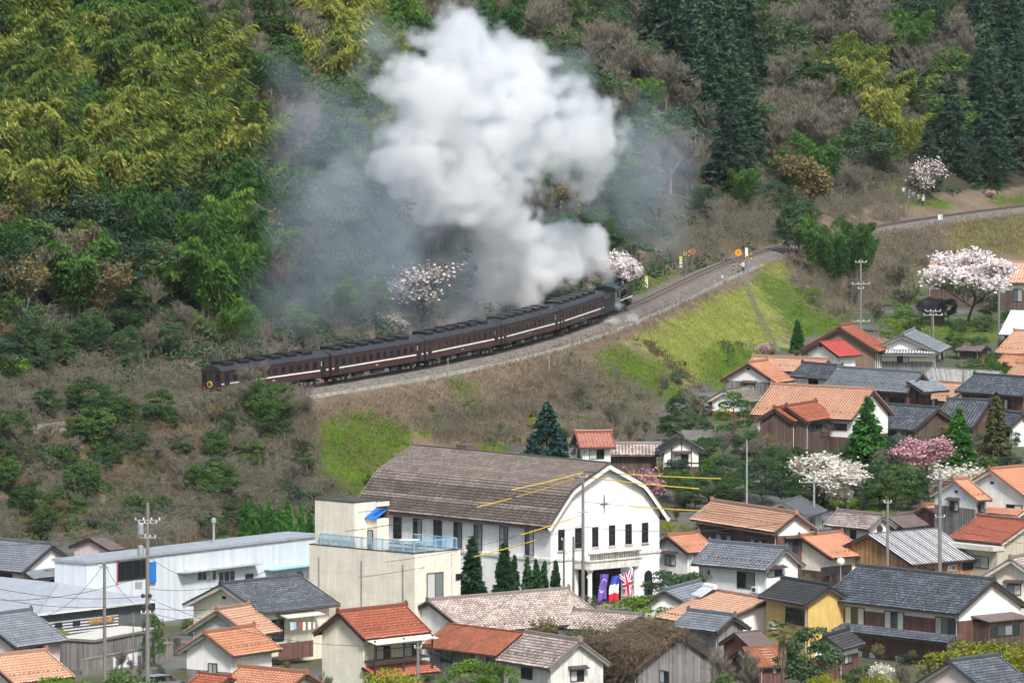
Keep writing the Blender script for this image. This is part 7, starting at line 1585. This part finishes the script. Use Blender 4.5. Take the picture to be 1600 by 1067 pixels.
    na = N('GeometryNodeInputNamedAttribute'); na.data_type = 'FLOAT'; na.inputs['Name'].default_value = 'dens'
    si = N('GeometryNodeSampleIndex'); si.data_type = 'FLOAT'; si.domain = 'POINT'; Lk(gi.outputs[0], si.inputs['Geometry'])
    Lk(na.outputs['Attribute'], si.inputs['Value']); Lk(idx_, si.inputs['Index'])
    Lk(si.outputs[0], vc.inputs['Density'])
    sm = N('GeometryNodeSetMaterial'); sm.inputs['Material'].default_value = mat; Lk(vc.outputs[0], sm.inputs['Geometry']); Lk(sm.outputs[0], go.inputs[0])
    md = o.modifiers.new('volume', 'NODES'); md.node_group = ng; me.materials.append(mat)
    return o
sm_ = bpy.data.materials.new('smoke'); sm_.use_nodes = True; nt = sm_.node_tree; nt.nodes.clear()
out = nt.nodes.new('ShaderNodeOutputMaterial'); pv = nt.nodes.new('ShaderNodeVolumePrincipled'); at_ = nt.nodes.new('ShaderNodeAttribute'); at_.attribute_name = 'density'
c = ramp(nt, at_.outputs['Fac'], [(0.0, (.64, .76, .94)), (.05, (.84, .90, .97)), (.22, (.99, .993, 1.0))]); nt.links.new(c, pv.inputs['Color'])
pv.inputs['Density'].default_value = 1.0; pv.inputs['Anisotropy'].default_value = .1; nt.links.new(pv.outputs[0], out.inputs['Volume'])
DENSE = [(938, 447, 9), (932, 432, 20), (915, 415, 34), (936, 395, 30), (890, 400, 45), (943, 372, 22), (905, 370, 33), (860, 395, 55), (850, 440, 32), (830, 420, 50), (800, 450, 28), (870, 362, 30), (800, 375, 52), (780, 330, 65), (740, 300, 75), (700, 80, 55), (660, 110, 50), (740, 85, 60), (790, 110, 55), (825, 130, 45), (690, 160, 75), (760, 180, 90), (840, 190, 75), (900, 205, 55), (932, 205, 40), (880, 255, 50), (720, 250, 90), (800, 260, 70), (660, 240, 55), (650, 280, 34), (692, 305, 48), (745, 352, 42), (782, 412, 36), (940, 172, 30), (625, 100, 22), (700, 45, 25), (940, 425, 14)]
THIN = [(720, 405, 45), (690, 350, 55), (660, 320, 50), (900, 120, 55), (930, 290, 50), (880, 320, 50), (640, 350, 60), (600, 260, 55), (565, 258, 26), (560, 300, 50), (760, 488, 24), (735, 490, 28), (710, 498, 22), (820, 462, 38), (870, 450, 40), (670, 400, 50), (600, 100, 40), (905, 450, 22), (640, 60, 40)]
HAZE = [(440, 120, 45), (470, 180, 60), (500, 240, 80), (540, 330, 100), (520, 420, 110), (460, 380, 80), (600, 450, 100), (640, 520, 80), (560, 520, 70), (1000, 280, 90), (1020, 360, 60), (985, 200, 60), (1050, 260, 60), (680, 460, 80), (430, 480, 80), (590, 200, 70)]
pa, pb_ = np.array([-17.0, 900.0]), np.array([13.6, 955.0]); du = (pb_ - pa) / np.linalg.norm(pb_ - pa); rzs = math.atan2(du[1], du[0])
def plume(lst, dy=0, jit=2.5):
    out_ = []
    for x, y, r in lst:
        # where the sight line meets the upright plane over the train
        d = ray(x, y); nrm = np.array([-du[1], du[0]]); t_ = (pa @ nrm) / (d[:2] @ nrm); w_ = CAM + d * t_
        out_.append((float((w_[:2] - pa) @ du), dy + RNG.uniform(-jit, jit), float(w_[2]), r / (F / w_[1])))
    return out_
STEAM = [(932, 497, 11), (950, 500, 11), (925, 510, 11), (912, 516, 9), (960, 492, 8), (940, 485, 9), (905, 520, 7)]
DP = plume(DENSE[:14], 2.2, 1.0) + plume(DENSE[14:])
fl = [(DP, .30, 1.55, .26, 1.0, -2.1), (DP[:13], .42, 1.9, .25, .8, -1.3), (plume(THIN, 2.0) + DP, .05, 1.3, .10, .9, -1.5), (plume(HAZE), .027, 1.2, .05, .8, .7), (plume(STEAM, -2.9, .4), .8, 2.0, .2, .9, 1.2)]
allp = [q for f_ in fl for q in f_[0]]
lo_ = (min(q[0] - q[3] for q in allp) - 2, -14, 10.5); hi_ = (max(q[0] + q[3] for q in allp) + 2, 13, max(q[2] + q[3] for q in allp) + 4)
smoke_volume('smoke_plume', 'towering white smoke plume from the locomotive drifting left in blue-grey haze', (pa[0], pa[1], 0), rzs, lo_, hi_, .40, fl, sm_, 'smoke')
print('SMOKE BOX', lo_, hi_)

# ------------------------------------------------------------------ air
hm = bpy.data.materials.new('valley_haze'); hm.use_nodes = True; nt = hm.node_tree; nt.nodes.clear()
out = nt.nodes.new('ShaderNodeOutputMaterial'); pv = nt.nodes.new('ShaderNodeVolumePrincipled'); pv.inputs['Color'].default_value = (.78, .88, 1.0, 1); pv.inputs['Density'].default_value = .000025; pv.inputs['Anisotropy'].default_value = .2
nt.links.new(pv.outputs[0], out.inputs['Volume'])
tag(G().box(-2600, 2600, -1300, 3300, -3, 205).build('haze', hm), None, None, None, 'stuff')
